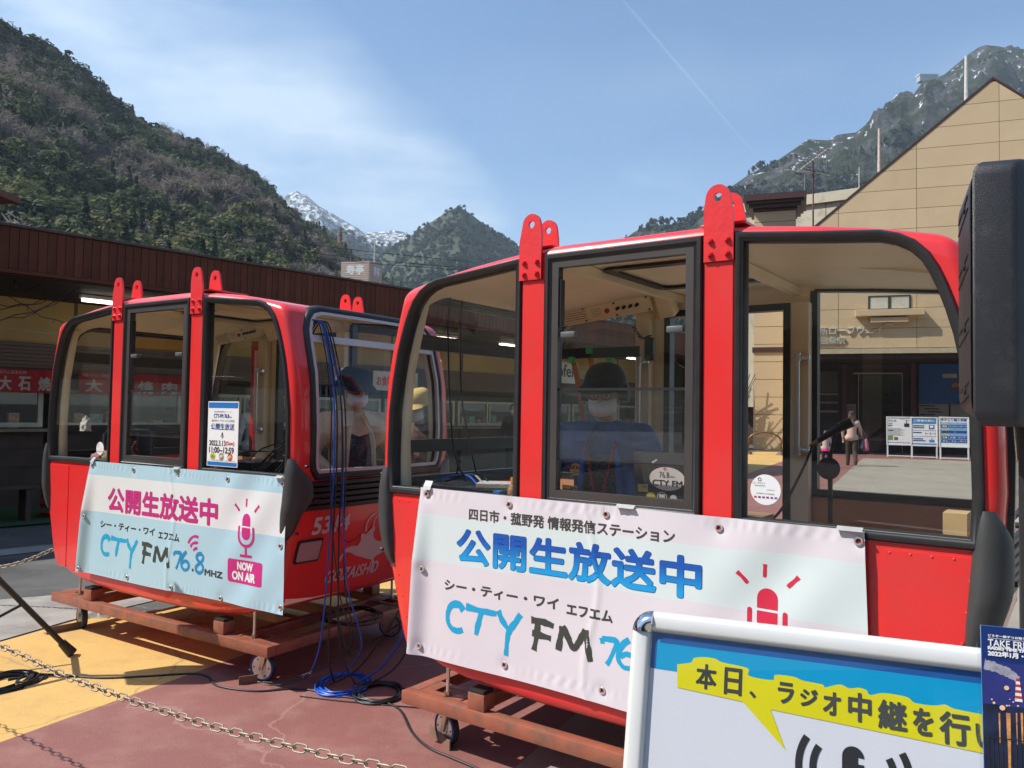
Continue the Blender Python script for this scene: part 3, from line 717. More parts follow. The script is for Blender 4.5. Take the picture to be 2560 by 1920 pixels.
    nb=[stroke(p,.022,5,.08,.2,i+30) for i,p in enumerate([[(.286,.674),(.315,.677),(.352,.674),(.34,.64),(.322,.60),(.308,.578)],[(.286,.676),(.289,.655)],[(.405,.690),(.378,.668),(.360,.635),(.360,.605),(.382,.583),(.412,.586),(.430,.606),(.418,.630),(.390,.634),(.368,.618)],[(.545,.692),(.518,.690),(.500,.672),(.512,.652),(.540,.638),(.560,.615),(.552,.592),(.525,.580),(.500,.590),(.496,.612),(.520,.632),(.548,.650),(.560,.674),(.545,.692)]])]
    flatobj('brush_lettering',X(nb),f,CY if line1 else mat('teal_ink',(.01,.24,.50),.5,var=.02),b,cut,n_)
    sm=[disc(.466,.590,.009)]+TB('MHZ',(.577,.734,.575,.608),.003)
    flatobj('lettering',X(sm),f,DG,b,cut,n_)
    if not line1:
        wf=[stroke(p,.017,5,.05,.1,i+50) for i,p in enumerate([[(.418,.742),(.442,.772),(.476,.788),(.512,.786)],[(.440,.722),(.462,.746),(.508,.755)],[(.468,.703),(.482,.716),(.506,.722)]])]
        flatobj('signal_mark',X(wf),f,PURP,b,cut,n_)
    mc=PURP if not line1 else REDI; cx=.928; hw=.036
    cap=[(cx-hw,.888)]+[(cx-hw*math.cos(PI*k/10),.922+hw*math.sin(PI*k/10)) for k in range(11)]+[(cx+hw,.888)]
    low=[(cx-hw,.879)]+[(cx-hw*math.cos(PI*k/10),.847-hw*math.sin(PI*k/10)) for k in range(11)]+[(cx+hw,.879)]
    ic=[poly2(cap),poly2(low),ringp(cx,.838,.053,.070,180,360)]
    ic+=[rectp(cx-.070,cx-.053,.838,.878),rectp(cx+.053,cx+.070,.838,.878),rectp(cx-.008,cx+.008,.728,.770),rectp(cx-.046,cx+.046,.714,.729),disc(cx-.0615,.878,.0085),disc(cx+.0615,.878,.0085)]
    ic+=[stroke([(cx-.008,1.040),(cx-.010,.995)],.013,3,0,.1),stroke([(cx-.105,1.003),(cx-.085,.987),(cx-.068,.968)],.015,3,0,.1),stroke([(cx+.105,1.010),(cx+.088,.992),(cx+.068,.972)],.015,3,0,.1)]
    flatobj('microphone_mark',X(ic),f,mc,b,cut,n_)
    flatobj('on_air_box',X([poly2(rrect(.780,1.070,.566,.697,.016))]),f,mc,b,cut,n_)
    flatobj('lettering',X(TB('NOW',(.862,.985,.642,.683),.003)+TB('ON AIR',(.820,1.012,.583,.628),.003)),f,WHT,b,cut,n_+.001)
    for ga,gz in grom:
        bm=NB(); c=Vector((ga,lean(ga,gz)-.004,gz)); tube(bm,[(ga+.0115*math.cos(2*PI*k/16),c.y,gz+.0115*math.sin(2*PI*k/16)) for k in range(16)],.0042,6,closed=True)
        k=obj('grommet',bm,STEEL,b,smooth=60); bm=NB(); cyl(bm,(ga,c.y+.0022,gz),(ga,c.y+.0012,gz),.009,seg=12); obj('grommet_hole',bm,mat('hole_red',(.30,.02,.02),.6),k)
    for (a0,a1,z0,z1) in tapes:
        bm=NB(); vs=[(a0,-.016,z1),(a1,-.016,z1),(a1,-.030,z0+.4*(z1-z0)),(a1+.002,-.038,z0),(a0-.002,-.038,z0),(a0,-.030,z0+.4*(z1-z0))]
        bm.faces.new([bm.verts.new(v) for v in(vs[0],vs[1],vs[2],vs[5])]);
        bm.verts.ensure_lookup_table(); q=[bm.verts.new(v) for v in(vs[5],vs[2],vs[3],vs[4])]; bm.faces.new(q)
        obj('tape',bm,mat('grey_tape',(.36,.37,.36),.4,var=.1,vscale=20),b)
    return b
# ---------------------------------------------------------------- A, B
OA=(-2.2386,4.9702); YA=math.radians(57.39); OB=(.4166,3.1059); YB=math.radians(54.48)
GA=make_gondola('gondola',OA,YA,'red ropeway gondola on the left with pale blue banner, numbered 5314','ropeway gondolas parked on carts')
GB=make_gondola('gondola',OB,YB,'large near red ropeway gondola with pinkish white banner, man in cap inside','ropeway gondolas parked on carts',False)
make_cart(OA,YA,'rust red steel cart with casters under the left gondola','carts carrying the gondolas')
make_cart(OB,YB,'rust red steel cart with casters under the near right gondola','carts carrying the gondolas')
def fr(o,yaw): return Matrix.Translation((o[0],o[1],0))@Matrix.Rotation(yaw-PI/2,4,'Z')
MA,MB_=fr(OA,YA),fr(OB,YB)
def inA(a,b,z): return MA@Vector((a,b,z))
def inB(a,b,z): return MB_@Vector((a,b,z))
make_banner(GB,(-1.001,1.196),(.905,1.184),(.930,.40),(-1.040,.441),(1.080,.870),-.334,True,
    (vinyl('banner_lilac',(.72,.665,.70)),vinyl('banner_pale_green',(.66,.74,.73))),[(-.962,1.168),(-.5,1.157),(-.037,1.155),(.421,1.148),(.888,1.151),(-.972,.828),(-.982,.479),(-.512,.482),(-.045,.474),(.44,.44),(.90,.43),(.90,.80)],
    'lilac white vinyl banner with big blue Japanese characters on the near gondola',3,[(-.980,-.935,1.188,1.228),(.010,.088,1.188,1.200),(.82,.900,1.182,1.194)])
make_banner(GA,(-.650,1.178),(1.240,1.177),(1.240,.445),(-.735,.435),(1.087,.855),0,False,
    (vinyl('banner_pale_blue',(.42,.62,.72)),vinyl('banner_white',(.72,.74,.75))),[(-.623,1.147),(-.163,1.143),(.298,1.144),(.757,1.139),(1.213,1.14),(-.663,.812),(-.706,.465),(-.2,.464),(.265,.462),(.72,.459),(1.219,.48),(1.207,.806)],
    'pale blue vinyl banner with magenta Japanese characters and NOW ON AIR box',5,[(-.635,-.600,1.172,1.205),(.25,.31,1.172,1.184),(1.16,1.215,1.172,1.184)])
# end-face print of the left gondola
def feA(u,v,h):
    e=eZ(v)+.028*(1-((u-GW/2)/(GW/2))**2); return (e+.002+h,u,v)
GR_=mat('silver_print',(.60,.52,.52),.45,var=.03)
cut=(.05,.05)
flatobj('number',TB('5314',(.156,.428,.850,.942),.004,.12),feA,GR_,GA,cut)
flatobj('lettering',TB('GOZAISHO',(.335,.770,.540,.612),.0025,.25),feA,GR_,GA,cut)
ant=[(.400,.662),(.418,.690),(.455,.735),(.495,.742),(.545,.735),(.560,.770),(.548,.800),(.553,.812),(.590,.800),(.615,.825),(.640,.850),(.660,.830),(.655,.80),(.668,.772),(.705,.745),(.770,.735),(.835,.700),(.870,.660),(.90,.60),(.915,.55),(.895,.555),(.885,.60),(.855,.645),(.80,.665),(.74,.652),(.70,.628),(.655,.640),(.60,.660),(.545,.675),(.50,.700),(.462,.710),(.440,.690),(.422,.655)]
flatobj('goat_emblem',[poly2(ant),stroke([(.585,.815),(.575,.86),(.60,.905),(.645,.925)],.014,4,0,.4),stroke([(.635,.845),(.64,.885),(.665,.91)],.012,4,0,.4),stroke([(.70,.632),(.73,.585),(.715,.545)],.018,4,0,.3)],feA,GR_,GA,cut)
flatobj('emblem_outline',[stroke([(.455,.768),(.50,.775),(.548,.808)],.004,4,0,.0),stroke([(.30,.90),(.40,.80),(.455,.770)],.003,4,0,0)],feA,INK,GA,cut,.002)
# the poster and round stickers on the panes
def onpane(g): return lambda a,z,h:(a,-.004-h if False else .010-h,z)
def sticker(g,a,z,r,label):
    f=lambda u,v,h:(u,.008-h,v); gg=empty('window_sticker',(0,0,0)); gg.matrix_world=(MA if g is GA else MB_); tag(gg,label,'sticker','round info stickers on the gondola panes')
    bm=NB(); bm.faces.new([bm.verts.new((a+r*math.cos(2*PI*k/36),.008,z+r*math.sin(2*PI*k/36))) for k in range(36)]); obj('paper_disc',bm,WHITEP,gg)
    sh=[ringp(a-r*.25,z+r*.62,r*.09,r*.12)]+T('ロープウェイ',(a-r*.62,a+r*.0,z+r*.36,z+r*.46)) if False else [ringp(a-r*.38,z+r*.66,r*.08,r*.12)]
    V=[T('ロープウエイ',(a-r*.82,a-r*.02,z+r*.36,z+r*.48)),T('Gozaisho',(a-r*.7,a-r*.02,z+r*.22,z+r*.31)),T('Available in 6 languages',(a-r*.6,a+r*.6,z-r*.32,z-r*.2)),T('gozaisho.jp',(a+r*.1,a+r*.6,z-r*.05,z+r*.04))]
    flatobj('small_print',sh+V,f,DG,gg,None,.0008)
    flatobj('flag_marks',[rectp(a-r*.75+i*r*.27,a-r*.58+i*r*.27,z-r*.56,z-r*.44) for i in range(6) if i%2==0],f,REDI,gg,None,.0008)
    flatobj('flag_marks',[rectp(a-r*.75+i*r*.27,a-r*.58+i*r*.27,z-r*.56,z-r*.44) for i in range(6) if i%2],f,mat('flag_blue',(.05,.12,.4),.5),gg,None,.0008)
sticker(GB,.576,1.292,.053,'round white sticker low on the near gondola right pane')
sticker(GA,-.600,1.262,.043,'round white sticker on the left gondola leftmost pane')
pg=empty('broadcast_poster'); pg.matrix_world=MA.copy(); tag(pg,'white poster with blue bars and broadcast time 11:00 on the left gondola pane','poster')
f=lambda u,v,h:(u,.006-h,v)
obj('sheet',bx(NB(),.525,.800,.006,.008,1.205,1.583),WHITEP,pg)
bl_=mat('poster_blue',(.01,.16,.50),.5,var=.02)
flatobj('blue_bar',[rectp(.531,.794,1.545,1.577),rectp(.531,.794,1.210,1.231)],f,bl_,pg)
flatobj('lettering',[*TB('CTY-FM 76.8',(.580,.715,1.487,1.510),.0007),T('MHz',(.717,.742,1.487,1.498))]+TB('公開生放送',(.555,.765,1.418,1.455),.0006),f,mat('poster_text_blue',(.01,.07,.28),.5),pg)
flatobj('lettering',[T('四日市菰野 情報発信ステーション',(.58,.745,1.519,1.527)),T('御在所ロープウエイから生放送',(.56,.765,1.464,1.477)),*TB('2022.3.13',(.545,.690,1.325,1.355),.0009),*TB('11:00~12:59',(.545,.765,1.283,1.317),.0012),T('イベントの内容は変更になる場合があります',(.545,.78,1.236,1.243)),ringp(.66,1.385,.010,.013,180,360),rectp(.6585,.6615,1.365,1.375),disc(.66,1.392,.006,.012)],f,INK,pg)
flatobj('lettering',TB('(Sun)',(.695,.768,1.325,1.352),.0009),f,REDI,pg)
for i,(c1,c2) in enumerate([((.50,.42,.06),(.20,.35,.05)),((.35,.22,.14),(.6,.6,.55)),((.5,.06,.03),(.65,.5,.2))]):
    cx=.580+i*.077
    flatobj('round_photo',[disc(cx,1.262,.022)],f,mat('photo_tone_%d'%i,c1,.5,var=.6,vscale=60),pg)
    flatobj('round_photo',[stroke([(cx-.014,1.255),(cx,1.268),(cx+.014,1.262)],.014)],f,mat('photo_accent_%d'%i,c2,.5,var=.5,vscale=80),pg,None,.0015)
# ================================================================ shop arcade on the left
FASC=mat('brown_cladding',(.105,.033,.017),.65,spec=.25,var=.12,vscale=2,bump=.05,dirt=(.06,.02,.015),dscale=3,damt=.4)
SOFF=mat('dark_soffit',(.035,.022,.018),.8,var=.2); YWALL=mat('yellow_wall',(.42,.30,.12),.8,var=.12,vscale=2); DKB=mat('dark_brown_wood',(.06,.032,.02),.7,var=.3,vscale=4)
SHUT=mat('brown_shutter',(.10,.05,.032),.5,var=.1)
sh=empty('shop_building',P0,shz,'low brown clad shop arcade running behind the gondolas','building')
step=.105; bmp=bx(NB(),0,step-.007,-.012,.012,3.20,3.71); bmesh.ops.recalc_face_normals(bmp,faces=bmp.faces)
pm=bpy.data.meshes.new('cladding_board'); bmp.to_mesh(pm); bmp.free(); pm.materials.append(FASC)
pms=[pm]
for kk in(1,2,3):
    q_=pm.copy(); q_.materials[0]=mat('brown_cladding_%d'%kk,tuple(c*(.82+.16*kk) for c in (.108,.034,.017)),.65,var=.15,vscale=2,bump=.05,dirt=(.055,.022,.014),dscale=2+kk,damt=.5,spec=.25); pms.append(q_)
for i in range(206):
    o=bpy.data.objects.new('cladding_board',pms[R_.choice((0,1,1,2,3))]); link(o,sh); o.location=(-3+i*step,R_.uniform(-.002,.002),0)
bm=NB(); bx(bm,-3,18.6,.014,.06,3.19,3.72); obj('fascia_back',bm,FASC,sh)
bm=NB(); bx(bm,-3,18.6,-.04,.30,3.715,3.755,bev=.01); obj('roof_edge',bm,mat('roof_trim',(.05,.022,.018),.4),sh)
bm=NB(); bx(bm,-3,18.6,-.03,.10,3.15,3.195); obj('bottom_trim',bm,FASC,sh)
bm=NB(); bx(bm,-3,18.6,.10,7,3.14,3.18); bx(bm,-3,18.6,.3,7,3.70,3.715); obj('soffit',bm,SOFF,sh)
DP=2.4
box('upper_wall',-3,18.6,DP,DP+.1,2.42,3.14,YWALL,sh)
for i in range(12): box('wall_batten',-2.6+i*2.1,-2.56+i*2.1,DP-.02,DP,2.42,3.14,mat('batten',(.10,.07,.04),.7),sh)
# shutter boxes of horizontal slats
sl_m=bx(NB(),-3,18.6,-.012,.012,0,.048); me_=bpy.data.meshes.new('shutter_slat'); sl_m.to_mesh(me_); sl_m.free(); me_.materials.append(SHUT)
for i in range(8):
    o=bpy.data.objects.new('shutter_slat',me_); link(o,sh); o.location=(0,DP-.10-.012*(i%2),2.03+i*.055)
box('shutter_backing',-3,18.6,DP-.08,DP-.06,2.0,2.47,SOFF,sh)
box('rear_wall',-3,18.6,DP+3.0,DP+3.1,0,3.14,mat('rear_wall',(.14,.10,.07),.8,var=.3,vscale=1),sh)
box('fascia_back',-22,-3.01,-.01,.06,3.19,3.72,FASC,sh); box('soffit',-22,-3.01,.10,7,3.14,3.18,SOFF,sh); box('upper_wall',-22,-3.01,DP,DP+.1,2.0,3.14,YWALL,sh); box('counter_front',-22,-3.01,DP-.12,DP,.02,1.2,DKB,sh); box('end_wall',18.6,18.7,0,DP+3,0,3.14,DKB,sh)  # the run on the left is unseen, added for dark reflections in the panes
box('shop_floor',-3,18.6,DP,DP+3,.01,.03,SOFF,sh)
x=-3.0; k=0
while x<16.5:
    w=2.05
    # counter window: white frames, pane, ledge, boarded front
    fr_=obj('window_frame',ring(NB(),[(x+.07,1.27),(x+w-.07,1.27),(x+w-.07,1.73),(x+.07,1.73)],[(x,1.20),(x+w,1.20),(x+w,1.78),(x,1.78)],lambda u,v,t:(u,t,v),DP-.02,DP+.04),mat('cream_frame',(.45,.42,.33),.5),sh)
    for q in(.98,1.07): box('mullion',x+q-.022,x+q+.018,DP-.025,DP+.045,1.272,1.728,MATS['cream_frame'],fr_)
    box('glass',x+.07,x+w-.07,DP+.0,DP+.006,1.27,1.73,GLASSC,fr_)
    box('counter_front',x+.01,x+w-.01,DP-.12,DP-.04,.02,1.14,DKB,sh); box('counter_ledge',x,x+w,DP-.30,DP+.05,1.14,1.185,mat('counter_wood',(.22,.16,.10),.6,var=.2),sh)
    for zz in(.35,.62,.89): box('front_rail',x+.02,x+w-.02,DP-.145,DP-.12,zz,zz+.035,DKB,sh)
    # goods seen in the window
    for j in range(7):
        c=(R_.uniform(.1,.7),R_.uniform(.08,.5),R_.uniform(.05,.3)); xx=x+.15+j*.25+R_.uniform(-.04,.04); hh=R_.uniform(.08,.28)
        tag(box('goods_box',xx,xx+R_.uniform(.08,.2),DP+.25,DP+.40,1.185,1.185+hh,mat('goods_%d'%(j%5),c,.6,var=.4,vscale=20)),['small packed goods box standing on the shelf in a shop counter window'][0],'box','goods in the shop counter windows').matrix_world=SHM
    x+=2.15; k+=1
box('display_shelf',-3,18.6,DP+.10,DP+.50,1.15,1.183,DKB,sh)
# fluorescent tubes under the soffit
for i,xx in enumerate((-1.6,1.9,5.4,8.0,10.6,13.2,15.6)):
    t=empty('fluorescent_light',SH(xx,1.15,3.05),shz,None,'lamp','tube lamps under the shop canopy'); t['label']=['lit fluorescent tube under the shop canopy at the left edge','lit fluorescent tube under the canopy behind the left gondola hangers','lit fluorescent tube under the canopy behind the left gondola end window','lit fluorescent tube under the canopy just left of the near gondola','lit fluorescent tube above the cream shop sign seen through near gondola','lit fluorescent tube above the cap of the man in denim','lit fluorescent tube under the canopy, farthest one to the right'][i]
    box('lamp_body',-.65,.65,-.05,.05,.03,.08,WHITEP,t); bm=NB(); cyl(bm,(-.62,0,.0),(.62,0,.0),.018,seg=12); obj('tube',bm,mat('tube_glow',(.9,.9,.85),.5,emit=((1,.93,.75),5.5)),t)
# red curtains with characters
REDC=mat('red_cloth',(.32,.012,.02),.8,var=.12,vscale=5)
def shopbanner(x0,x1,z0,z1,txt,small,label,y=DP-.22):
    b=bpy.data.objects.new('shop_curtain',None); b=empty('shop_curtain',P0,shz,label,'curtain','red shop curtains')
    f=lambda u,v,h:(u,y-h+.02*math.sin(u*9)+.006*math.sin(u*31),v)
    bm=NB(); n=60; gr=[[bm.verts.new(f(x0+(x1-x0)*i/n,z0+(z1-z0)*j/3,0)) for i in range(n+1)] for j in range(4)]
    for j in range(3):
        for i in range(n): bm.faces.new((gr[j][i],gr[j][i+1],gr[j+1][i+1],gr[j+1][i]))
    c=obj('cloth',bm,REDC,b,smooth=60); H=z1-z0
    n=len(txt); cw=(x1-x0)/n
    for i,ch in enumerate(txt): flatobj('character',TB(ch,(x0+cw*(i+.22),x0+cw*(i+.80),z0+H*.10,z0+H*.66),.008),f,mat('dull_white_ink',(.40,.35,.31),.7),b,(.03,.5),.004)
    flatobj('lettering',T(small,(x0+.1*cw,x0+1.6*cw,z0+H*.78,z0+H*.93)) and [T(small,(x0+.1*cw,x0+1.6*cw,z0+H*.78,z0+H*.93))],f,MATS['dull_white_ink'],b,(.03,.5),.004)
    tube(bm:=NB(),[(x0-.05,y,z1+.01),(x1+.05,y,z1+.01)],.012,6); obj('rod',bm,DKB,b)
def SHP(px,py,y):
    d=ray(px,py); o=P0+MV*y; t=(o-CP).dot(MV)/d.dot(MV); q=CP+d*t-o; return q.dot(E_),q.z
_a=SHP(-14,979,DP-.22);_b=SHP(180,928,DP-.22);_c=SHP(200,928,DP-.22);print('CURT',_a,_b)
shopbanner(_a[0],_b[0],_a[1]-.0,_b[1],'大石焼肉','湯の山温泉名物','red shop curtain with large white characters at the left edge')
shopbanner(_c[0],_c[0]+1.6,_a[1],_b[1],'大石焼肉','湯の山温泉名物','red shop curtain seen through the panes of the left gondola')
box_=tag(box('orange_board',2.2,3.5,DP-.03,DP-.01,2.5,3.0,mat('orange_board',(.50,.24,.03),.7,var=.05)),'plain orange board on the shop upper wall beside left gondola roof','board'); box_.matrix_world=SHM
def signboard(name,x0,x1,z0,z1,y,tilt,label,draw,col=(.62,.60,.46)):
    g=empty(name,SH((x0+x1)/2,y,(z0+z1)/2),shz,label,'sign'); g.rotation_euler=(0,math.radians(tilt),shz); w,h=(x1-x0)/2,(z1-z0)/2
    box('board',-w,w,-.02,.02,-h,h,mat(name+'_cream',col,.6),g); draw(lambda u,v,hh:(u,-.02-hh,v),g,w,h)
signboard('bakery_sign',10.6,12.35,2.25,2.75,DP-1.6,0,'cream hanging shop sign lettered Gipfeli seen through the door pane',lambda f,g,w,h:(flatobj('lettering',TB('Gipfeli',(-.3*w,.9*w,-.75*h,.75*h),.008),f,INK,g,None,.004),flatobj('lettering',TB('ベーカリー',(-.95*w,-.38*w,.15*h,.6*h),.004)+TB('ショップ',(-.95*w,-.38*w,-.35*h,.05*h),.004),f,INK,g,None,.004)))
signboard('bakery_board',13.6,14.5,1.55,2.55,DP-1.2,14,'tilted cream notice board behind the man in cap',lambda f,g,w,h:(flatobj('lettering',TB('Bakery',(-.8*w,.8*w,.45*h,.8*h),.006),f,INK,g,None,.004),flatobj('printed_lines',[rectp(-.7*w,.6*w,.2*h-i*.25*h,.26*h-i*.25*h) for i in range(4)],f,INK,g,None,.004)))
signboard('price_board',7.2,8.4,1.95,2.35,DP-.3,0,'white price strip on the shop front behind the gondolas',lambda f,g,w,h:flatobj('lettering',TB('お食事処 五平餅',(-.85*w,.85*w,-.5*h,.5*h),.006),f,REDI,g,None,.004),(.6,.6,.55))
# a reflection in the near pane reads as an orange and grey bundle
cr=empty('drink_crate',SH(1.05,.95,.02),shz+.1,'red plastic bottle crate on the green carpet','crate')
bm=NB()
for z0,z1 in((0,.05),(.13,.17),(.25,.31)): ring(bm,[(-.19,-.14),(.19,-.14),(.19,.14),(-.19,.14)],[(-.215,-.165),(.215,-.165),(.215,.165),(-.215,.165)],lambda u,v,t:(u,v,t),z0,z1)
for a in(-.205,.0,.195):
    for b in(-.165,.15): bx(bm,a-.012,a+.02,b,b+.014,.05,.25)
CRM=mat('crate_red',(.30,.03,.015),.5)
obj('crate_wall',bm,CRM,cr); obj('crate_bottom',bx(NB(),-.19,.19,-.14,.14,0,.02),CRM,cr)
c2=copy_tree(cr); c2.location=SH(1.05,.95,.335); c2['label']='red plastic bottle crate stacked on top of the other crate'
bench=empty('bench',SH(-.1,.75,.02),shz,'long dark wooden bench before the shop counter','bench')
obj('seat',bx(NB(),-1.6,.75,-.18,.18,.42,.47,bev=.005),DKB,bench)
for q in(-1.5,-.4,.6): obj('leg',bx(NB(),q,q+.06,-.15,.15,0,.42),DKB,bench)
# string lights
sg=empty('string_lights',P0,shz,'dark tangled fairy light cords with bulbs under the shop canopy','string lights')
bm=NB()
for k in range(9):
    x0=-2+R_.uniform(0,2.2); x1=x0+R_.uniform(1.2,2.6); d=R_.uniform(.15,.55); z0=R_.uniform(3.0,3.12); yv=R_.uniform(.05,.5)
    pts=[(x0+(x1-x0)*i/16,yv+.02*math.sin(i*1.7+k),z0-d*4*(i/16)*(1-i/16)+.02*math.sin(i*2.3+k)) for i in range(17)]; pts=smoothpts(pts,2)
    tube(bm,pts,.006,5)
    for i in range(2,len(pts)-1,2): p=Vector(pts[i]); q=p+Vector((R_.uniform(-.03,.03),0,R_.uniform(-.05,.03))); cyl(bm,p,q,.004,seg=4)
obj('cord',bm,BLACK,sg)
for k in range(6):
    bm=NB(); c=(-1.9+k*.42,.30,3.04+R_.uniform(-.02,.02)); cyl(bm,(c[0],c[1],c[2]+.06),c,.022,r2=.03,seg=10); sph(bm,(c[0],c[1],c[2]-.02),.03,seg=10,ring=6); obj('bulb',bm,BLACKG,sg,smooth=50)
bm=NB(); tube(bm,smoothpts([(-2,.6,2.72),(-.6,.6,2.60),(.6,.6,2.50),(1.6,.6,2.50),(4,.6,2.62)],6),.005,5); tag(obj('wire',bm,mat('pale_wire',(.35,.33,.3),.6)),'thin pale wire hanging across the shop canopy at far left','wire').matrix_world=SHM
for kk in range(5):
    bm=NB(); x0=7.5+kk*2.1; tube(bm,smoothpts([(x0,.35,3.1),(x0+.7,.35,2.85-.1*(kk%2)),(x0+1.6,.35,2.80),(x0+2.4,.35,3.08)],5),.006,5); tag(obj('wire',bm,MATS['pale_wire']),'sagging pale light cord under the canopy behind the gondolas','wire','sagging cords under the canopy').matrix_world=SHM
# ---------------------------------------------------------------- tower sign box beyond the shop
TWM=mat('tower_slats',(.66,.52,.44),.6,var=.15,vscale=2,dirt=(.40,.30,.25),dscale=2)
tp=AY(857,653,44); tw=empty('tower_sign',(tp.x+.85,44.6,0),math.radians(-14),'slatted brown rooftop box with white characters beyond the shop','sign')
zt=tp.z; zb=zt-1.35
slb=bx(NB(),-.84,.84,-.03,.0,0,.085); bmesh.ops.recalc_face_normals(slb,faces=slb.faces); sme=bpy.data.meshes.new('slat'); slb.to_mesh(sme); slb.free(); sme.materials.append(TWM)
for i in range(12):
    for rz,off in((0,(0,-.62)),(PI/2,(.86,.2))):
        o=bpy.data.objects.new('slat',sme); link(o,tw); o.location=(off[0],off[1],zb+i*.113); o.rotation_euler=(0,0,rz)
obj('core',bx(NB(),-.83,.83,-.60,1.05,zb-6,zt+.02),mat('tower_core',(.22,.15,.12),.7),tw)
fl=lambda u,v,h:(u,-.65-h,v); flatobj('lettering',TB('寿亭',(-.52,.52,zt-.72,zt-.20),.02),fl,WHT,tw)
fl2=lambda u,v,h:(.90+h,u,v); flatobj('lettering',TB('寿亭',(-.15,.68,zt-.72,zt-.20),.02),fl2,WHT,tw)
def pole(px,py0,py1,Y,r,m,label,cat='pole',z0=None):
    a=AY(px,py1,Y); b=AY(px-.0159*(py0-py1) if False else px+(py1-py0)*.0159,py0,Y); bm=NB(); b.x=a.x; cyl(bm,(a.x,Y,a.z if z0 is None else z0),(a.x,Y,b.z),r,r2=r*.7,seg=8); return tag(obj(cat,bm,m),label,cat)
PW=mat('pole_white',(.55,.53,.50),.5); PG=mat('pole_grey',(.22,.21,.2),.5)
pole(906,612,655,46,.035,PG,'thin grey mast above the slatted rooftop box, left one','mast'); pole(936,600,655,44.4,.05,PW,'pale mast standing on the slatted rooftop box, right one','mast')
pole(876,640,655,45,.025,PG,'short thin rod on the slatted rooftop box','mast')
# overhead wires
for i,(y0,y1,sg_) in enumerate(((481,655,22),(492,672,24),(500,677,26))):
    a=AY(15,y0,30); b=AY(1180,y1,46); mid=(a+b)/2-Vector((0,0,.35+.1*i)); bm=NB(); tube(bm,smoothpts([a,mid,b],12),.014,5); tag(obj('overhead_wire',bm,BLACK),['uppermost thin black overhead wire crossing before the wooded hillside','middle thin black overhead wire crossing before the wooded hillside','lowest thin black overhead wire crossing before the wooded hillside'][i],'wire','overhead wires before the hillside')
e=AY(6,490,9.0); ev=tag(bx(NB(),-1.2,.1,-.2,.2,-.03,.0) and obj('eave',bx(NB(),-1.2,.09,-.2,.2,-.045,.035,bev=.006),mat('eave_brown',(.12,.05,.03),.6)),'small brown eave corner at the left edge of the picture','eave'); ev.location=e
# ================================================================ station building on the right
TNW=mat('tan_panel',(.62,.465,.285),.75,var=.035,vscale=.8,bump=.08,bscale=40,dirt=(.54,.40,.24),dscale=.6,damt=.35)
TNV=[TNW,mat('tan_panel_b',(.60,.445,.270),.75,var=.05,vscale=.5,dirt=(.50,.37,.22),dscale=.9,damt=.5),mat('tan_panel_c',(.64,.485,.30),.75,var=.05,vscale=.6,dirt=(.52,.39,.24),dscale=.5,damt=.5)]
TRIM=mat('dark_brown_trim',(.075,.035,.03),.45,var=.1); JNT=mat('joint_brown',(.26,.185,.11),.8)  # brown joint colour that shows between the panels
SD=Vector((.94,-.342,0)).normalized(); SN=Vector((-SD.y,SD.x,0)); S0=Vector((14.96,31.5,0)); szr=math.atan2(SD.y,SD.x)
SM=Matrix.Translation(S0)@Matrix.Rotation(szr,4,'Z'); SMI=SM.inverted()
def SP(px,py,y=0.0):   # photo point on the station's front plane -> (x,z) there
    d=ray(px,py); nrm=SN; o=S0+SN*y; t=(o-CP).dot(nrm)/d.dot(nrm); q=SMI@(CP+d*t); return (q.x,q.z)
st=empty('station_building',S0,szr,'tan panelled ropeway station with pointed gable and dark entrance','building')
ap=SP(2482,199); bl=SP(2068,544); sl_=(ap[1]-bl[1])/(ap[0]-bl[0]); xL=SP(1985,800)[0]; xR=2*ap[0]-xL; zB=SP(2250,877)[1]
xl_e=xL; zE=ap[1]-sl_*(ap[0]-xl_e)
def roofz(x): return ap[1]-sl_*abs(x-ap[0])
def clip(poly,n,d):
    out=[]
    for i in range(len(poly)):
        p=poly[i-1];q=poly[i]; a=p[0]*n[0]+p[1]*n[1]-d; b=q[0]*n[0]+q[1]*n[1]-d
        if (a<=0)!=(b<=0): t=a/(a-b); out.append((p[0]+(q[0]-p[0])*t,p[1]+(q[1]-p[1])*t))
        if b<=0: out.append(q)
    return out
fs=lambda u,v,t:(u,t,v)
row=.79; col_=2.86; vx0=SP(2291,400)[0]; wx=(SP(2170,760)[0],SP(2277,760)[0]); wz=(SP(2220,776)[1],SP(2220,739)[1])
j=0; z=zB+.12
while z<ap[1]:
    x=vx0-8*col_
    while x<xR:
        P=[(x+.009,z+.009),(x+col_-.009,z+.009),(x+col_-.009,z+row-.009),(x+.009,z+row-.009)]
        P=clip(P,(-1,0),-xL); P=clip(P,(1,0),xR) if P else P
        nl=math.hypot(sl_,1)
        if P: P=clip(P,(-sl_,1),ap[1]-sl_*ap[0]-.02)
        if P: P=clip(P,(sl_,1),ap[1]+sl_*ap[0]-.02)
        if len(P)>2:
            A_=abs(sum(P[i-1][0]*P[i][1]-P[i][0]*P[i-1][1] for i in range(len(P))))/2
            if A_>.01: obj('wall_panel',prism(NB(),P,fs,-.03,.0),TNV[R_.randrange(3)],st)
        x+=col_
    z+=row
bm=NB(); Pg=[(xL,zB),(xR,zB),(xR,roofz(xR)),(ap[0],ap[1]),(xL,roofz(xL))]; prism(bm,Pg,fs,.001,.25); obj('wall_core',bm,JNT,st)
bm=NB()
for s in(-1,1):
    x1=ap[0]+s*(ap[0]-xL+.4); prism(bm,[(ap[0],ap[1]+.0),(x1,ap[1]+.0-sl_*abs(x1-ap[0])),(x1,ap[1]+.10-sl_*abs(x1-ap[0])),(ap[0],ap[1]+.10)],fs,-.05,14)
obj('roof',bm,TRIM,st)
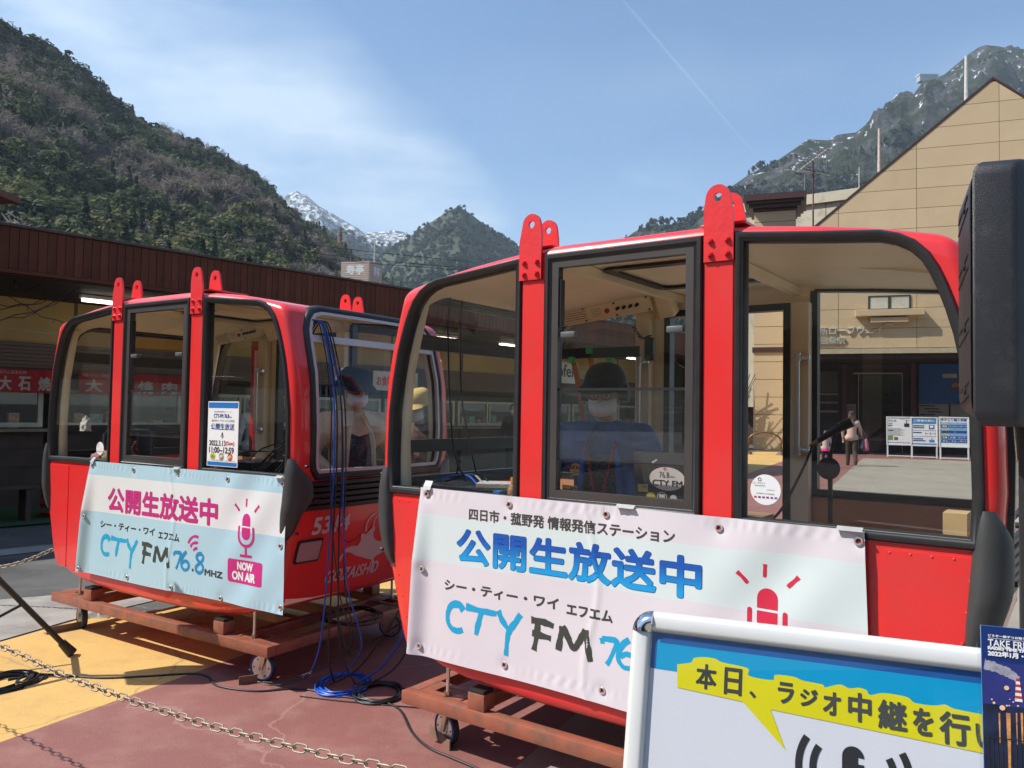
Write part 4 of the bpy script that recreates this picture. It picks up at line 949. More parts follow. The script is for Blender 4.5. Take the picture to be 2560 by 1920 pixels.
bm=NB(); bx(bm,xL-.1,xR,-.10,2.0,zB-.10,zB+.10); obj('entrance_beam',bm,mat('cream_beam',(.50,.42,.28),.6),st)
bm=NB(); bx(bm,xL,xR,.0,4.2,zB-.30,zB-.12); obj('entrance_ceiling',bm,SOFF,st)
obj('side_wall',bx(NB(),xR-.2,xR,.26,14,0,roofz(xR)),TNW,st); obj('side_wall',bx(NB(),xL,xL+.2,.26,14,0,roofz(xL)-.1),TNW,st)
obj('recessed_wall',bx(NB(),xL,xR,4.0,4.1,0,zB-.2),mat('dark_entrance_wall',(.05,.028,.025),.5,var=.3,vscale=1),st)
k=obj('upper_window',ring(NB(),rrect(wx[0]+.07,wx[1]-.07,wz[0]+.07,wz[1]-.05,.01,1),rrect(wx[0],wx[1],wz[0],wz[1],.02,1),fs,-.06,.0),mat('window_dark_frame',(.03,.035,.04),.4),st)
obj('pane',bx(NB(),wx[0]+.07,wx[1]-.07,-.045,-.035,wz[0]+.06,wz[1]-.05),mat('blind_white',(.62,.58,.48),.5,coat=.4),k)
obj('mullion',bx(NB(),(wx[0]+wx[1])/2-.05,(wx[0]+wx[1])/2+.05,-.065,-.03,wz[0]+.05,wz[1]-.05),MATS['window_dark_frame'],k)
for (px0,px1,py0,py1,dp) in((2138,2309,773,793,.34),(2175,2269,794,808,.26),(2212,2231,809,815,.18)):
    a=SP(px0,py1);b=SP(px1,py0); obj('stepped_sill',bx(NB(),a[0],b[0],-dp,-.031,a[1],b[1],bev=.01),TNW,st)
LTM=mat('metal_lettering',(.66,.66,.62),.5,.0)
def letters3(txt,x0,x1,z0,z1,par):
    V,F=T(txt,(x0,x1,z0,z1)); bm=NB()
    for t,rev in((-.10,False),(-.035,True)):
        vs=[bm.verts.new((v[0],t,v[1])) for v in V]
        for q in F:
            try: bm.faces.new([vs[i] for i in q])
            except ValueError: pass
    # edge walls
    bm.edges.ensure_lookup_table(); n=len(V); bm.verts.ensure_lookup_table()
    for e in [e for e in bm.edges if len(e.link_faces)==1 and e.verts[0].index<n]:
        a,b=e.verts[0].index,e.verts[1].index
        if a<n and b<n:
            try: bm.faces.new((bm.verts[a],bm.verts[b],bm.verts[b+n],bm.verts[a+n]))
            except ValueError: pass
    return obj('raised_lettering',bm,LTM,par)
_sv=bmesh
a=SP(2047,838);b=SP(2206,817); cw=(b[0]-a[0])/7.0
def idx(bm): bm.verts.index_update()
_ob=letters3
def letters3(txt,x0,x1,z0,z1,par):
    V,F=T(txt,(x0,x1,z0,z1)); me=bpy.data.meshes.new('l'); n=len(V); from collections import Counter
    ec=Counter(tuple(sorted((q[i-1],q[i]))) for q in F for i in range(len(q)))
    VV=[(v[0],-.10,v[1]) for v in V]+[(v[0],-.035,v[1]) for v in V]; FF=list(F)+[tuple(i+n for i in q[::-1]) for q in F]+[(e[0],e[1],e[1]+n,e[0]+n) for e,c in ec.items() if c==1]
    me.from_pydata(VV,[],FF); return obj('raised_lettering',me,LTM,par)
letters3('御在所ロープウエイ',a[0]-2*cw,b[0],a[1],SP(2047,817)[1]-.02,st)
a=SP(2047,860);b=SP(2112,843); cw=(b[0]-a[0])/3.3; letters3('湯の山温泉駅',a[0]-2.9*cw,b[0],a[1]-.02,SP(2047,843)[1]-.02,st)
# entrance fittings
def ent(name,px0,px1,py0,py1,m,y=3.9,th=.05,draw=None,**k):
    a=SP(px0,py1,y);b=SP(px1,py0,y); o=obj(name,bx(NB(),a[0],b[0],y-th,y,max(.02,a[1]),b[1]),m,st,**k)
    if draw: draw(lambda u,v,h:(a[0]+(b[0]-a[0])*u,y-th-h-.004,a[1]+(b[1]-a[1])*v),o)
    return o
BLUB=mat('blue_board',(.01,.11,.42),.4,var=.08); GRYP=mat('grey_notice',(.32,.33,.33),.6,var=.05)
ent('information_board',2297,2440,905,1010,BLUB,draw=lambda f,o:(flatobj('lettering',TB('営業時間',(.42,.66,.62,.72),.004),f,mat('pale_yellow_ink',(.6,.6,.35),.5),o),flatobj('red_notice',[rectp(.56,.78,.34,.54)],f,mat('dull_red',(.22,.05,.07),.5),o),flatobj('lettering',T('12月 9:00',(.58,.76,.40,.50)) and [T('12月 9:00',(.58,.76,.40,.50))],f,WHT,o,None,.01)))
ent('notice_board',2297,2371,1010,1046,GRYP,draw=lambda f,o:flatobj('printed_lines',[rectp(.05+.12*(i%3),.55+.12*(i%3),.82-i*.2,.90-i*.2) for i in range(4)],f,INK,o))
ent('notice_board',2376,2440,1000,1040,GRYP); ent('notice_board',2046,2095,928,980,mat('grey_screen',(.10,.11,.11),.4))
for q in(983,1004,1026): ent('notice_strip',2046,2095,q,q+5,GRYP)
ent('notice_board',2105,2140,1010,1045,GRYP,draw=lambda f,o:flatobj('printed_lines',[rectp(.1,.9,.75-i*.2,.82-i*.2) for i in range(3)],f,REDI,o))
dr=ent('entrance_door',2146,2256,938,1100,mat('dark_door_glass',(.02,.02,.022),.15,coat=.6),y=3.85)
a=SP(2132,934,3.8);b=SP(2256,934,3.8); obj('door_track',bx(NB(),a[0],b[0],3.70,3.78,a[1]-.02,a[1]+.03),ALU,st)
for px in(2146,2255): a=SP(px,934,3.8); obj('door_jamb',bx(NB(),a[0]-.012,a[0]+.012,3.72,3.78,.02,a[1]),ALU,st)
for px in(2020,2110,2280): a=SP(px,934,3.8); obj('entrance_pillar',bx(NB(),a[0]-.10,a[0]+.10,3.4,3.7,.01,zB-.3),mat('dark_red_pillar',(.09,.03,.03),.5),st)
# chimney-like pillar in front left of the station
c0=AY(1882,545,35.5);c1=AY(2000,545,35.5); ctop=AY(1940,522,35.5).z
pl=empty('capped_pillar',((c0.x+c1.x)/2*1.03,36.7,0),math.radians(-20),'square tan panelled pillar with dark brown moulded cap beside the station','pillar'); w=(c1.x-c0.x)/2*.84
nr=int(ctop/.8)
for i in range(nr+1):
    z0=i*.8; z1=min(ctop,(i+1)*.8)-.012
    if z1-z0<.05: continue
    obj('wall_panel',bx(NB(),-w,w,-w,w,z0+.012,z1),TNW,pl)
obj('core',bx(NB(),-w+.03,w-.03,-w+.03,w-.03,.0,ctop),JNT,pl)
zc_=AY(1940,872,35.5).z; obj('string_course',bx(NB(),-w-.06,w+.06,-w-.06,w+.06,zc_-.12,zc_+.1),TRIM,pl)
bm=NB(); hcap=AY(1940,483,35.5).z-ctop
for k,(q,za,zb_) in enumerate(((.06,0,.18),(.22,.18,.42),(.34,.42,.60),(.46,.60,1.0))):
    bx(bm,-w-q,w+q,-w-q,w+q,ctop+hcap*za+.001*k,ctop+hcap*zb_)
obj('moulded_cap',bm,TRIM,pl)
# cream annexe behind
CRW=mat('weathered_cream',(.56,.50,.38),.8,var=.08,vscale=.7,dirt=(.20,.17,.12),dscale=.9,damt=.6)
an=empty('annexe_building',(0,0,0),0,'weathered cream flat roofed annexe behind the capped pillar','building')
a=AY(1838,507,42);b=AY(2200,470,38); dv=(b-a); dv.z=0; L_=dv.length; an.location=(a.x,a.y,0); an.rotation_euler=(0,0,math.atan2(dv.y,dv.x)); zt=(a.z+b.z)/2
obj('wall',bx(NB(),0,L_+6,0,8,2.0,zt-.5),CRW,an); obj('parapet',bx(NB(),-.15,L_+6,-.15,8.1,zt-.5,zt),CRW,an); obj('lower_storey',bx(NB(),.1,L_+6,.6,8,0,2.0),DKB,an)
for q in(2.2,4.6): obj('crack_joint',bx(NB(),q,q+.03,-.004,.0,2.0,zt-.52),mat('crack_dark',(.10,.08,.06),.9),an)
# TV aerial and masts
ta=empty('tv_aerial',AY(2033,545,37),math.radians(10),'rusty television aerial with many rods on the annexe roof','aerial')
def loc(px,py): p=AY(px,py,37); return ta.matrix_basis.inverted()@p if False else Vector((p.x-ta.location.x,0,p.z-ta.location.z))
bm=NB(); cyl(bm,(0,0,-1),loc(2033,404),.035,seg=8); obj('mast',bm,mat('rust_mast',(.22,.08,.05),.7,var=.3),ta)
bm=NB(); b0=loc(1990,432);b1=loc(2070,372); cyl(bm,b0,b1,.03,seg=6); cyl(bm,loc(2035,440),loc(2068,378),.014,seg=6); obj('boom',bm,PW,ta)
for i in range(11):
    p=b0.lerp(b1,i/10); bm=NB(); hw=.62-.03*i; cyl(bm,(p.x-hw,-.25,p.z-.03*0),(p.x+hw,.25,p.z+.02),.017,seg=5); obj('rod',bm,PW,ta)
for i in range(4):
    p=loc(1975+i*22,428+(i%2)*3); bm=NB(); cyl(bm,(p.x-.9,-.2,p.z-.05),(p.x+.9,.2,p.z-.01),.016,seg=5); obj('rod',bm,PW,ta)
pole(2012,432,500,37.5,.035,PG,'thin grey mast left of the television aerial','mast'); pole(2148,418,472,38,.03,PW,'short pale mast between the aerial and the gable','mast')
pole(2198,322,430,40,.09,mat('rusty_white_pole',(.55,.42,.36),.6,var=.2),'tall pinkish white pole behind the gable slope, lower one','mast'); pole(2416,140,252,36,.10,PW,'tall white pole behind the gable near its peak','mast')
# plaza things
def arch(x,y,rz,label):
    g=empty('arch_barrier',(x,y,0),rz,label,'barrier','arched barriers by the capped pillar'); bm=NB()
    tube(bm,[(-.62,0,.05),(-.62,0,.55)]+[(-.62*math.cos(PI*k/10),0,.55+.34*math.sin(PI*k/10)) for k in range(1,10)]+[(.62,0,.55),(.62,0,.05)],.035,8); obj('arch_tube',bm,mat('bronze_tube',(.18,.12,.06),.4,.5),g,smooth=60)
    for s in(-1,1): bm=NB(); cyl(bm,(s*.62,0,0),(s*.62,0,.14),.20,r2=.10,seg=14); obj('foot',bm,mat('bronze_foot',(.14,.10,.06),.6),g); bm=NB(); cyl(bm,(s*.62,0,.50),(s*.62,0,.58),.042,seg=10); obj('orange_band',bm,mat('orange_band',(.6,.16,.02),.5),g)
    obj('name_plate',bx(NB(),-.32,.32,-.02,.02,.70,.80),mat('plate_brown',(.30,.18,.10),.6),g)
p=G(1911,1137); arch(p.x,p.y,math.radians(-14),'bronze arched barrier with orange bands on the yellow paving')
FRW=mat('white_frame',(.72,.73,.74),.4)
def aboard(px,py,w,h,rz,label,draw):
    p=G(px,py); g=empty('display_board',(p.x,p.y,0),math.radians(rz),label,'sign board','white framed display boards by the station entrance'); g.rotation_euler=(math.radians(-4),0,math.radians(rz))
    obj('panel',bx(NB(),-w/2+.04,w/2-.04,-.01,.01,.52,h-.04),WHITEP,g); bm=NB(); ring(bm,[(-w/2+.04,.52),(w/2-.04,.52),(w/2-.04,h-.04),(-w/2+.04,h-.04)],[(-w/2,.48),(w/2,.48),(w/2,h),(-w/2,h)],fs,-.03,.02); obj('frame',bm,FRW,g)
    for s in(-1,1): obj('leg',bx(NB(),s*(w/2-.04)-.025,s*(w/2-.04)+.025,-.02,.02,.02,.48),FRW,g)
    obj('foot_bar',bx(NB(),-w/2+.05,w/2-.05,-.018,.018,.05,.09),FRW,g)
    draw(lambda u,v,h_:(-w/2+.05+(w-.10)*u,-.014-h_,.54+(h-.60)*v),g)
LB=mat('pale_blue_ink',(.05,.25,.55),.5,var=.02); NV=mat('navy_ink',(.02,.06,.25),.5,var=.02); LG=mat('light_grey_ink',(.35,.36,.38),.5); YI=mat('yellow_ink',(.65,.50,.08),.5)
def d1(f,g):
    flatobj('printed_lines',[rectp(.04,.04+.5+.3*((i*7)%3)/3,.60-i*.035,.612-i*.035) for i in range(9)]+[rectp(.05,.12,.86,.93),rectp(.15,.22,.86,.93),rectp(.27,.36,.86,.93),rectp(.05,.2,.76,.81)],f,LG,g)
    flatobj('printed_gondola',[stroke([(.55,.98),(.72,.94),(.98,.90)],.01),poly2(rrect(.70,.92,.66,.80,.03)),rectp(.79,.82,.80,.93)],f,INK,g); flatobj('heading_pills',[rectp(.03,.2,.69,.72),rectp(.03,.24,.50,.54)],f,INK,g,None,.002); flatobj('green_photo',[rectp(.03,.22,.14,.32)],f,mat('leaf_print',(.15,.28,.08),.6),g); flatobj('brown_photo',[rectp(.27,.44,.14,.26)],f,mat('brown_print',(.20,.10,.08),.6),g); flatobj('footer_bar',[rectp(.0,1,.03,.05)],f,NV,g)
def d2(f,g):
    flatobj('header_bar',[rectp(0,1,.80,1),rectp(0,1,0,.05)],f,LB,g); flatobj('lettering',TB('ご乗車の前に',(.08,.92,.88,.96),.003),f,WHT,g,None,.003)
    flatobj('printed_lines',[rectp(.04,.5,.70,.74),rectp(.04,.5,.63,.67),rectp(.04,.4,.44,.48),rectp(.04,.45,.20,.24),rectp(.04,.55,.13,.17),rectp(.0,1,.54,.55),rectp(.0,1,.31,.32),ringp(.8,.68,0,.0)[0] and rectp(.70,.92,.60,.76),rectp(.55,.56,.36,.50),rectp(.75,.76,.36,.50),rectp(.95,.96,.36,.50),rectp(.55,.96,.42,.43)],f,NV,g); flatobj('icon_white',[rectp(.74,.88,.64,.74)],f,WHT,g,None,.003); flatobj('icon_gondola',[poly2(rrect(.70,.92,.10,.20,.03)),rectp(.80,.82,.20,.28)],f,LB,g,None,.003)
def d3(f,g):
    flatobj('field_blue',[rectp(.02,.98,.10,.86)],f,mat('soft_blue_ink',(.20,.38,.62),.5),g,None,.001); flatobj('lettering',TB('チケット購入手順',(.03,.97,.90,.98),.004),f,NV,g)
    flatobj('yellow_tabs',[rectp(.03,.33,.79,.84),rectp(.03,.33,.57,.62),rectp(.03,.33,.37,.42)],f,YI,g,None,.003)
    flatobj('navy_fields',[rectp(.03,.28,.66,.76),rectp(.31,.97,.66,.76),rectp(.03,.52,.46,.55),rectp(.55,.97,.46,.55),rectp(.03,.28,.26,.35),rectp(.31,.97,.26,.35),rectp(.03,.33,.12,.23),rectp(.35,.64,.12,.23),rectp(.66,.97,.12,.23)],f,NV,g,None,.003)
    flatobj('lettering',TB('現金',(.07,.24,.68,.74),.002)+TB('クレジットカード',(.34,.95,.68,.74),.002)+TB('大人',(.08,.28,.14,.21),.002)+TB('小人',(.40,.59,.14,.21),.002)+TB('ペット',(.69,.94,.14,.21),.002)+TB('往復',(.07,.24,.28,.33),.002)+TB('片道・セット',(.36,.92,.28,.33),.002)+[T('お支払い方法',(.38,.8,.79,.84))],f,WHT,g,None,.006)
aboard(2249,1144,.93,1.60,-21,'white framed display board with black gondola drawing, leftmost of three',d1)
aboard(2311,1147,.93,1.60,-21,'white framed display board with blue header, middle of three',d2)
aboard(2386,1151,1.0,1.62,-21,'white framed display board with blue ticket steps, rightmost of three',d3)
# a shop row added behind the viewer to darken what the panes reflect
bb=empty('added_shop_row',(0,-13,0),math.radians(8),'added dark brown shop row behind the viewer, seen only in pane reflections','building')
obj('wall',bx(NB(),-34,16,-8,0,0,4.2),mat('added_shop_wall',(.10,.075,.06),.8,var=.3,vscale=.5),bb); obj('roof',bx(NB(),-34.5,16.5,-8.5,1.6,4.2,4.7),FASC,bb)
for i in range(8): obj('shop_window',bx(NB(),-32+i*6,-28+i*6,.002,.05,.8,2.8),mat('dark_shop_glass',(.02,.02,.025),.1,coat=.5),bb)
# dry shrub by the pillar
def shrub(x,y,h,w,n,m,label,seed):
    rr=random.Random(seed); bm=NB()
    for i in range(n):
        a=rr.uniform(0,2*PI); r=rr.uniform(0,w); p=Vector((x+rr.uniform(-w,w)*.5,y+rr.uniform(-w,w)*.5,0)); q=p+Vector((math.cos(a)*r,math.sin(a)*r,rr.uniform(.4,1)*h)); d=(q-p).cross(Vector((rr.uniform(-1,1),rr.uniform(-1,1),.2))).normalized()*.02
        for k in range(4):
            s=p.lerp(q,.3+.7*k/4); e=s+Vector((rr.uniform(-.2,.2),rr.uniform(-.2,.2),rr.uniform(-.05,.25))); bm.faces.new([bm.verts.new(v) for v in(s-d,s+d,e+d,e-d)])
        bm.faces.new([bm.verts.new(v) for v in(p-d,p+d,q+d,q-d)])
    return tag(obj('shrub',bm,m),label,'shrub')
p=G(1862,1130); shrub(p.x-.6,p.y+3,4.0,1.6,300,mat('shrub_leaf',(.06,.065,.035),.8,var=.5,vscale=2),'tall dry shrub beside the capped pillar seen through the door gap',5)
# ================================================================ mountains and forest
def noise2(x,y,seed=0):
    from mathutils import noise
    return noise.fractal(Vector((x,y,seed*7.3)),.9,2.1,5)
def ridge_terrain(name,pts,base_y,m,nu=200,nv=60,amp=.06,p=1.0,freq=.012,seed=1,back=.5,spur=0):
    """pts: (px,py,Y) of the skyline; the slope runs from there down toward the viewer to distance base_y"""
    R=[AY(x,y,Y) for x,y,Y in pts]; xs=np.array([x for x,y,Y in pts],float); t=np.linspace(0,1,nu); X=xs[0]+(xs[-1]-xs[0])*t
    RX=[np.interp(X,xs,[r[k] for r in R]) for k in range(3)]
    V=np.zeros((nv+8,nu,3))
    for i in range(nu):
        rp=Vector((RX[0][i],RX[1][i],RX[2][i])); k=base_y/rp.y; bp=Vector((rp.x*k if k<1 else rp.x,base_y,-2))
        bp=Vector((rp.x*(k*.55+.45*k),base_y,-2))
        for j in range(-7,nv+1):
            v=j/nv
            if v<0: q=rp+Vector((rp.x,rp.y,0)).normalized()*(-v)*back*rp.z*3; q.z=rp.z*(1+v*6*back)
            else:
                q=rp.lerp(bp,v); q.z=(rp.z+2)*(1-v)**p-2
            w=min(1,abs(v)*7)*(1 if v<.9 else max(0,(1-v)*10))
            q.z+=noise2(q.x*freq,q.y*freq,seed)*amp*rp.z*w
            if spur: q.z+=spur*rp.z*math.sin(X[i]/ (2560/9)+v*3+seed)*w*.5
            V[j+7,i]=q
    nr=nv+8; me=bpy.data.meshes.new(name); idx=np.arange(nr*nu).reshape(nr,nu)
    F=np.stack([idx[:-1,:-1],idx[1:,:-1],idx[1:,1:],idx[:-1,1:]],-1).reshape(-1,4)
    me.from_pydata([tuple(v) for v in V.reshape(-1,3)],[],[tuple(f) for f in F]); me.materials.append(m); me.shade_smooth()
    o=bpy.data.objects.new(name,me); link(o); o['kind']='structure'; return V[7:]
LITTER=mat('hill_litter',(.14,.11,.085),.95,var=.35,vscale=.05,bump=0,dirt=(.06,.07,.035),dscale=.02,damt=.8)
def rockmat(name,rock,veg,snow,sn_thr,sc,vegthr=.5,snz=None):
    m=bpy.data.materials.new(name); m.use_nodes=True; n=m.node_tree.nodes;l=m.node_tree.links;p=n['Principled BSDF']; p.inputs['Roughness'].default_value=.95; p.inputs['Specular IOR Level'].default_value=.1
    t=n.new('ShaderNodeTexCoord'); o=t.outputs['Object']
    def nz(s,d=9,r=.65,sx=(1,1,1)):
        mp=n.new('ShaderNodeMapping'); mp.inputs['Scale'].default_value=sx; l.new(o,mp.inputs[0]); q=n.new('ShaderNodeTexNoise'); q.inputs['Scale'].default_value=s;q.inputs['Detail'].default_value=d;q.inputs['Roughness'].default_value=r; l.new(mp.outputs[0],q.inputs['Vector']); return q.outputs['Fac']
    def mr(v,a,b,c=0,d=1):
        q=n.new('ShaderNodeMapRange');q.inputs['From Min'].default_value=a;q.inputs['From Max'].default_value=b;q.inputs['To Min'].default_value=c;q.inputs['To Max'].default_value=d;l.new(v,q.inputs['Value']);return q.outputs[0]
    def mix(f,a,b):
        q=n.new('ShaderNodeMix');q.data_type='RGBA';l.new(f,q.inputs['Factor'])
        for s,v in((6,a),(7,b)):
            if isinstance(v,tuple): q.inputs[s].default_value=(*v,1)
            else: l.new(v,q.inputs[s])
        return q.outputs[2]
    def mul(a,b):
        q=n.new('ShaderNodeMath');q.operation='MULTIPLY';l.new(a,q.inputs[0]);l.new(b,q.inputs[1]);return q.outputs[0]
    base=mix(mr(nz(sc*8),.35,.65),rock,tuple(c*.45 for c in rock))
    sepz=n.new('ShaderNodeSeparateXYZ'); l.new(o,sepz.inputs[0])
    vg=mr(nz(sc*2.5),vegthr-.04,vegthr+.04); c=mix(vg,base,mix(mr(nz(sc*14),.4,.6),veg,tuple(q*.5 for q in veg)))
    if snow:
        gm=n.new('ShaderNodeNewGeometry'); sn=mr(nz(sc*5,9,.7,(1,1,.25)),sn_thr,sn_thr+.03)
        if snz: sn=mul(sn,mr(sepz.outputs['Z'],snz[0],snz[1]))
        c=mix(sn,c,snow)
    l.new(c,p.inputs['Base Color'])
    b=n.new('ShaderNodeBump'); b.inputs['Strength'].default_value=1; b.inputs['Distance'].default_value=6; l.new(nz(sc*10),b.inputs['Height']); l.new(b.outputs[0],p.inputs['Normal']); return m
k_=2560/2212
def ov(l,d=0,D=None): return [(x*k_,y*k_+d,Y) for x,y,Y in l]
LM=ridge_terrain('hillside',(lambda l:[(x,y+14+.022*max(0,x),Y) for x,y,Y in l])(ov([(-260,-40,300),(-60,25,320),(0,62,330),(75,96,340),(150,134,355),(232,208,375),(330,268,400),(400,297,420),(470,325,440),(540,362,460),(600,412,480),(650,458,500),(700,488,520),(745,522,540),(790,566,560),(850,598,590),(900,640,610),(1000,700,650),(1300,790,700)],0)),95,LITTER,nu=150,nv=70,amp=.07,p=1.15,freq=.012,seed=3,spur=.05)
CM=ridge_terrain('cone_hill',ov([(700,610,1300),(760,590,1280),(800,570,1260),(840,540,1250),(870,518,1240),(900,498,1220),(945,468,1200),(975,450,1190),(992,443,1190),(1020,462,1200),(1060,492,1220),(1090,512,1240),(1120,535,1250),(1180,560,1260),(1300,600,1270)],3),500,mat('far_forest_floor',(.035,.05,.022),.95,var=.4,vscale=.02),nu=110,nv=45,amp=.10,p=1.25,freq=.006,seed=9)
MIDH=ridge_terrain('middle_ridge',ov([(700,490,1800),(740,482,1780),(770,500,1760),(800,520,1750),(850,515,1740),(900,520,1740),(960,560,1700)],17),900,MATS['far_forest_floor'],nu=60,nv=30,amp=.06,freq=.005,seed=4)
SNM=ridge_terrain('snowy_mountain',ov([(520,470,2700),(590,440,2650),(620,421,2640),(640,412,2640),(660,420,2640),(690,446,2640),(720,462,2650),(750,480,2660),(790,502,2680),(830,500,2700),(850,497,2700),(880,503,2700),(890,515,2700),(950,545,2700),(1050,570,2700)],0),1500,rockmat('snowy_rock',(.16,.16,.155),(.05,.065,.05),(.62,.65,.68),.50,.012,.50),nu=260,nv=90,amp=.12,p=1.1,freq=.006,seed=6)
RM=ridge_terrain('rocky_mountain',ov([(1290,560,900),(1370,500,930),(1400,487,950),(1440,485,960),(1480,478,970),(1540,445,980),(1580,402,1000),(1620,375,1020),(1680,345,1040),(1720,318,1060),(1745,300,1080),(1790,302,1090),(1810,290,1100),(1850,285,1120),(1900,245,1150),(1945,205,1180),(1970,212,1190),(2000,175,1200),(2040,160,1220),(2090,118,1240),(2130,101,1250),(2180,106,1260),(2212,110,1270),(2300,120,1280),(2500,170,1280),(2900,260,1280)],1),260,rockmat('grey_crag',(.095,.092,.09),(.040,.050,.024),(.72,.75,.80),.600,.016,.47,(230,300)),nu=330,nv=120,amp=.10,p=1.25,freq=.011,seed=12,spur=.03)
# low wooded hills behind the camera, seen only in reflections
BH=ridge_terrain('hill_behind',[(x,300-160*math.sin(x/500.),400) for x in range(-1500,4200,300)],60,MATS['far_forest_floor'],nu=80,nv=20,amp=.08,seed=15)
bh=bpy.data.objects['hill_behind']; bh.rotation_euler=(0,0,PI); bl2=bh.copy(); link(bl2); bl2.name='added_hill_left'; bl2.rotation_euler=(0,0,PI*.60); bl2.scale=(.8,1,.8)  # left copy added to keep bright sky out of the pane reflections

def leafmat(name,cols,var=.3,trans=.35):
    m=bpy.data.materials.new(name); m.use_nodes=True; n=m.node_tree.nodes;l=m.node_tree.links;p=n['Principled BSDF']; p.inputs['Roughness'].default_value=.75; p.inputs['Specular IOR Level'].default_value=.2
    a=n.new('ShaderNodeAttribute'); a.attribute_name='tone'; r=n.new('ShaderNodeValToRGB'); l.new(a.outputs['Fac'],r.inputs[0])
    r.color_ramp.elements[0].color=(*cols[0],1); r.color_ramp.elements[1].color=(*cols[-1],1)
    for i,c in enumerate(cols[1:-1]): e=r.color_ramp.elements.new((i+1)/(len(cols)-1)); e.color=(*c,1)
    l.new(r.outputs[0],p.inputs['Base Color'])
    if trans:
        tl=n.new('ShaderNodeBsdfTranslucent'); l.new(r.outputs[0],tl.inputs[0]); ms=n.new('ShaderNodeMixShader'); ms.inputs[0].default_value=trans; l.new(p.outputs[0],ms.inputs[1]); l.new(tl.outputs[0],ms.inputs[2]); l.new(ms.outputs[0],n['Material Output'].inputs[0])
    return m
def surf(V,u,v):
    nr,nc,_=V.shape; x=u*(nc-1);y=v*(nr-1);i=min(nc-2,int(x));j=min(nr-2,int(y));a=x-i;b=y-j
    return V[j,i]*(1-a)*(1-b)+V[j,i+1]*a*(1-b)+V[j+1,i]*(1-a)*b+V[j+1,i+1]*a*b
def clump_cloud(C,shape,n,leaf,rng):
    """quads for trees at C (k,3) with radii/height; shape 'round','cone','bare','umbrella'"""
    k=len(C); h=np.array([c[3] for c in C]); r=np.array([c[4] for c in C]); P=np.array([c[:3] for c in C])
    if shape=='cone':
        t=rng.random((k,n))**.8; ang=rng.random((k,n))*2*PI; rad=(1-t)*r[:,None]*(.55+.45*rng.random((k,n))); z=t*h[:,None]
        pos=np.stack([np.cos(ang)*rad,np.sin(ang)*rad,z],-1); nrm=np.stack([np.cos(ang),np.sin(ang),.7+0*ang],-1)
    else:
        d=rng.normal(size=(k,n,3)); d/=np.linalg.norm(d,axis=-1,keepdims=True)
        if shape!='bare': d[...,2]=np.abs(d[...,2])*1.0-.25*rng.random((k,n))
        lob=rng.normal(size=(k,5,3)); lob/=np.linalg.norm(lob,axis=-1,keepdims=True); lob[...,2]=np.abs(lob[...,2])
        q=rng.integers(0,5,(k,n)); off=np.take_along_axis(lob,q[...,None].repeat(3,-1),1)
        sh=.55; pos=off*.5+d*(.42+.14*rng.random((k,n,1))) if shape!='umbrella' else np.concatenate([off[...,:2]*.7+d[...,:2]*.45,off[...,2:]*.15+d[...,2:]*.14+.5*(q[...,None]%3)/3],-1)
        zz=.62 if shape!='bare' else .6
        pos=np.stack([pos[...,0]*r[:,None],pos[...,1]*r[:,None],(pos[...,2]*.62+zz)*h[:,None]*.85],-1); nrm=d.copy(); nrm[...,2]+=.35
        if shape=='bare': pos=pos*(.55+.45*rng.random((k,n,1)))+np.array([0,0,.25])*h[:,None,None]*0
    nrm=nrm+rng.normal(size=nrm.shape)*(.42 if shape!='bare' else .9); nrm/=np.linalg.norm(nrm,axis=-1,keepdims=True)
    a=np.cross(nrm,rng.normal(size=nrm.shape)); a/=np.linalg.norm(a,axis=-1,keepdims=True)+1e-9; b=np.cross(nrm,a)
    s=leaf*(.6+.8*rng.random((k,n,1)))*(np.array([1.0]) if True else 1)
    if shape=='bare': a=a*s*.9; b=b*s*.14
    else: a=a*s*.62; b=b*s*.5
    c=P[:,None,:]+pos
    if shape=='bare': return np.stack([c-a-b,c+a-b*.2,c+a+b,c-a+b],2).reshape(-1,4,3),k*n
    return np.stack([c-a,c-b,c+a,c+b],2).reshape(-1,4,3),k*n
def forest(name,C,shape,n,leaf,m,rng,kind='stuff'):
    if not C: return
    Q,cnt=clump_cloud(C,shape,n,leaf,rng); V=Q.reshape(-1,3); me=bpy.data.meshes.new(name); nf=len(Q)
    me.vertices.add(len(V)); me.vertices.foreach_set('co',V.astype(np.float32).ravel()); me.loops.add(nf*4); me.loops.foreach_set('vertex_index',np.arange(nf*4,dtype=np.int32)); me.polygons.add(nf); me.polygons.foreach_set('loop_start',np.arange(0,nf*4,4,dtype=np.int32)); me.polygons.foreach_set('loop_total',np.full(nf,4,dtype=np.int32))
    at=me.attributes.new('tone','FLOAT','FACE'); tone=np.clip(np.repeat([c[5] for c in C],n)+rng.normal(size=nf)*.10,0,1); at.data.foreach_set('value',tone.astype(np.float32))
    me.update(calc_edges=True); me.materials.append(m); o=bpy.data.objects.new(name,me); link(o)
    if kind: o['kind']=kind
    return o
EV=leafmat('evergreen_leaves',[(.034,.054,.023),(.068,.090,.036),(.115,.132,.052),(.18,.18,.075)]); EVD=leafmat('distant_leaves',[(.022,.032,.020),(.042,.056,.032),(.066,.078,.044)],trans=.15); BR=leafmat('bare_twigs',[(.125,.105,.085),(.19,.16,.132),(.27,.235,.20)]); CN=leafmat('conifer_needles',[(.018,.036,.020),(.035,.058,.026),(.055,.08,.032)]); PN=leafmat('pine_needles',[(.018,.034,.016),(.032,.052,.02)]); OR=leafmat('orange_needles',[(.26,.12,.05),(.42,.21,.09)])
def inview(p,m=60):
    d=p-CP; y=d.dot(FW); return y>1 and -m<1280+FPX*d.dot(RT)/y<2560+m and -m<960-FPX*d.dot(UP)/y<1000
ev=[];br=[];cn=[];pn=[]
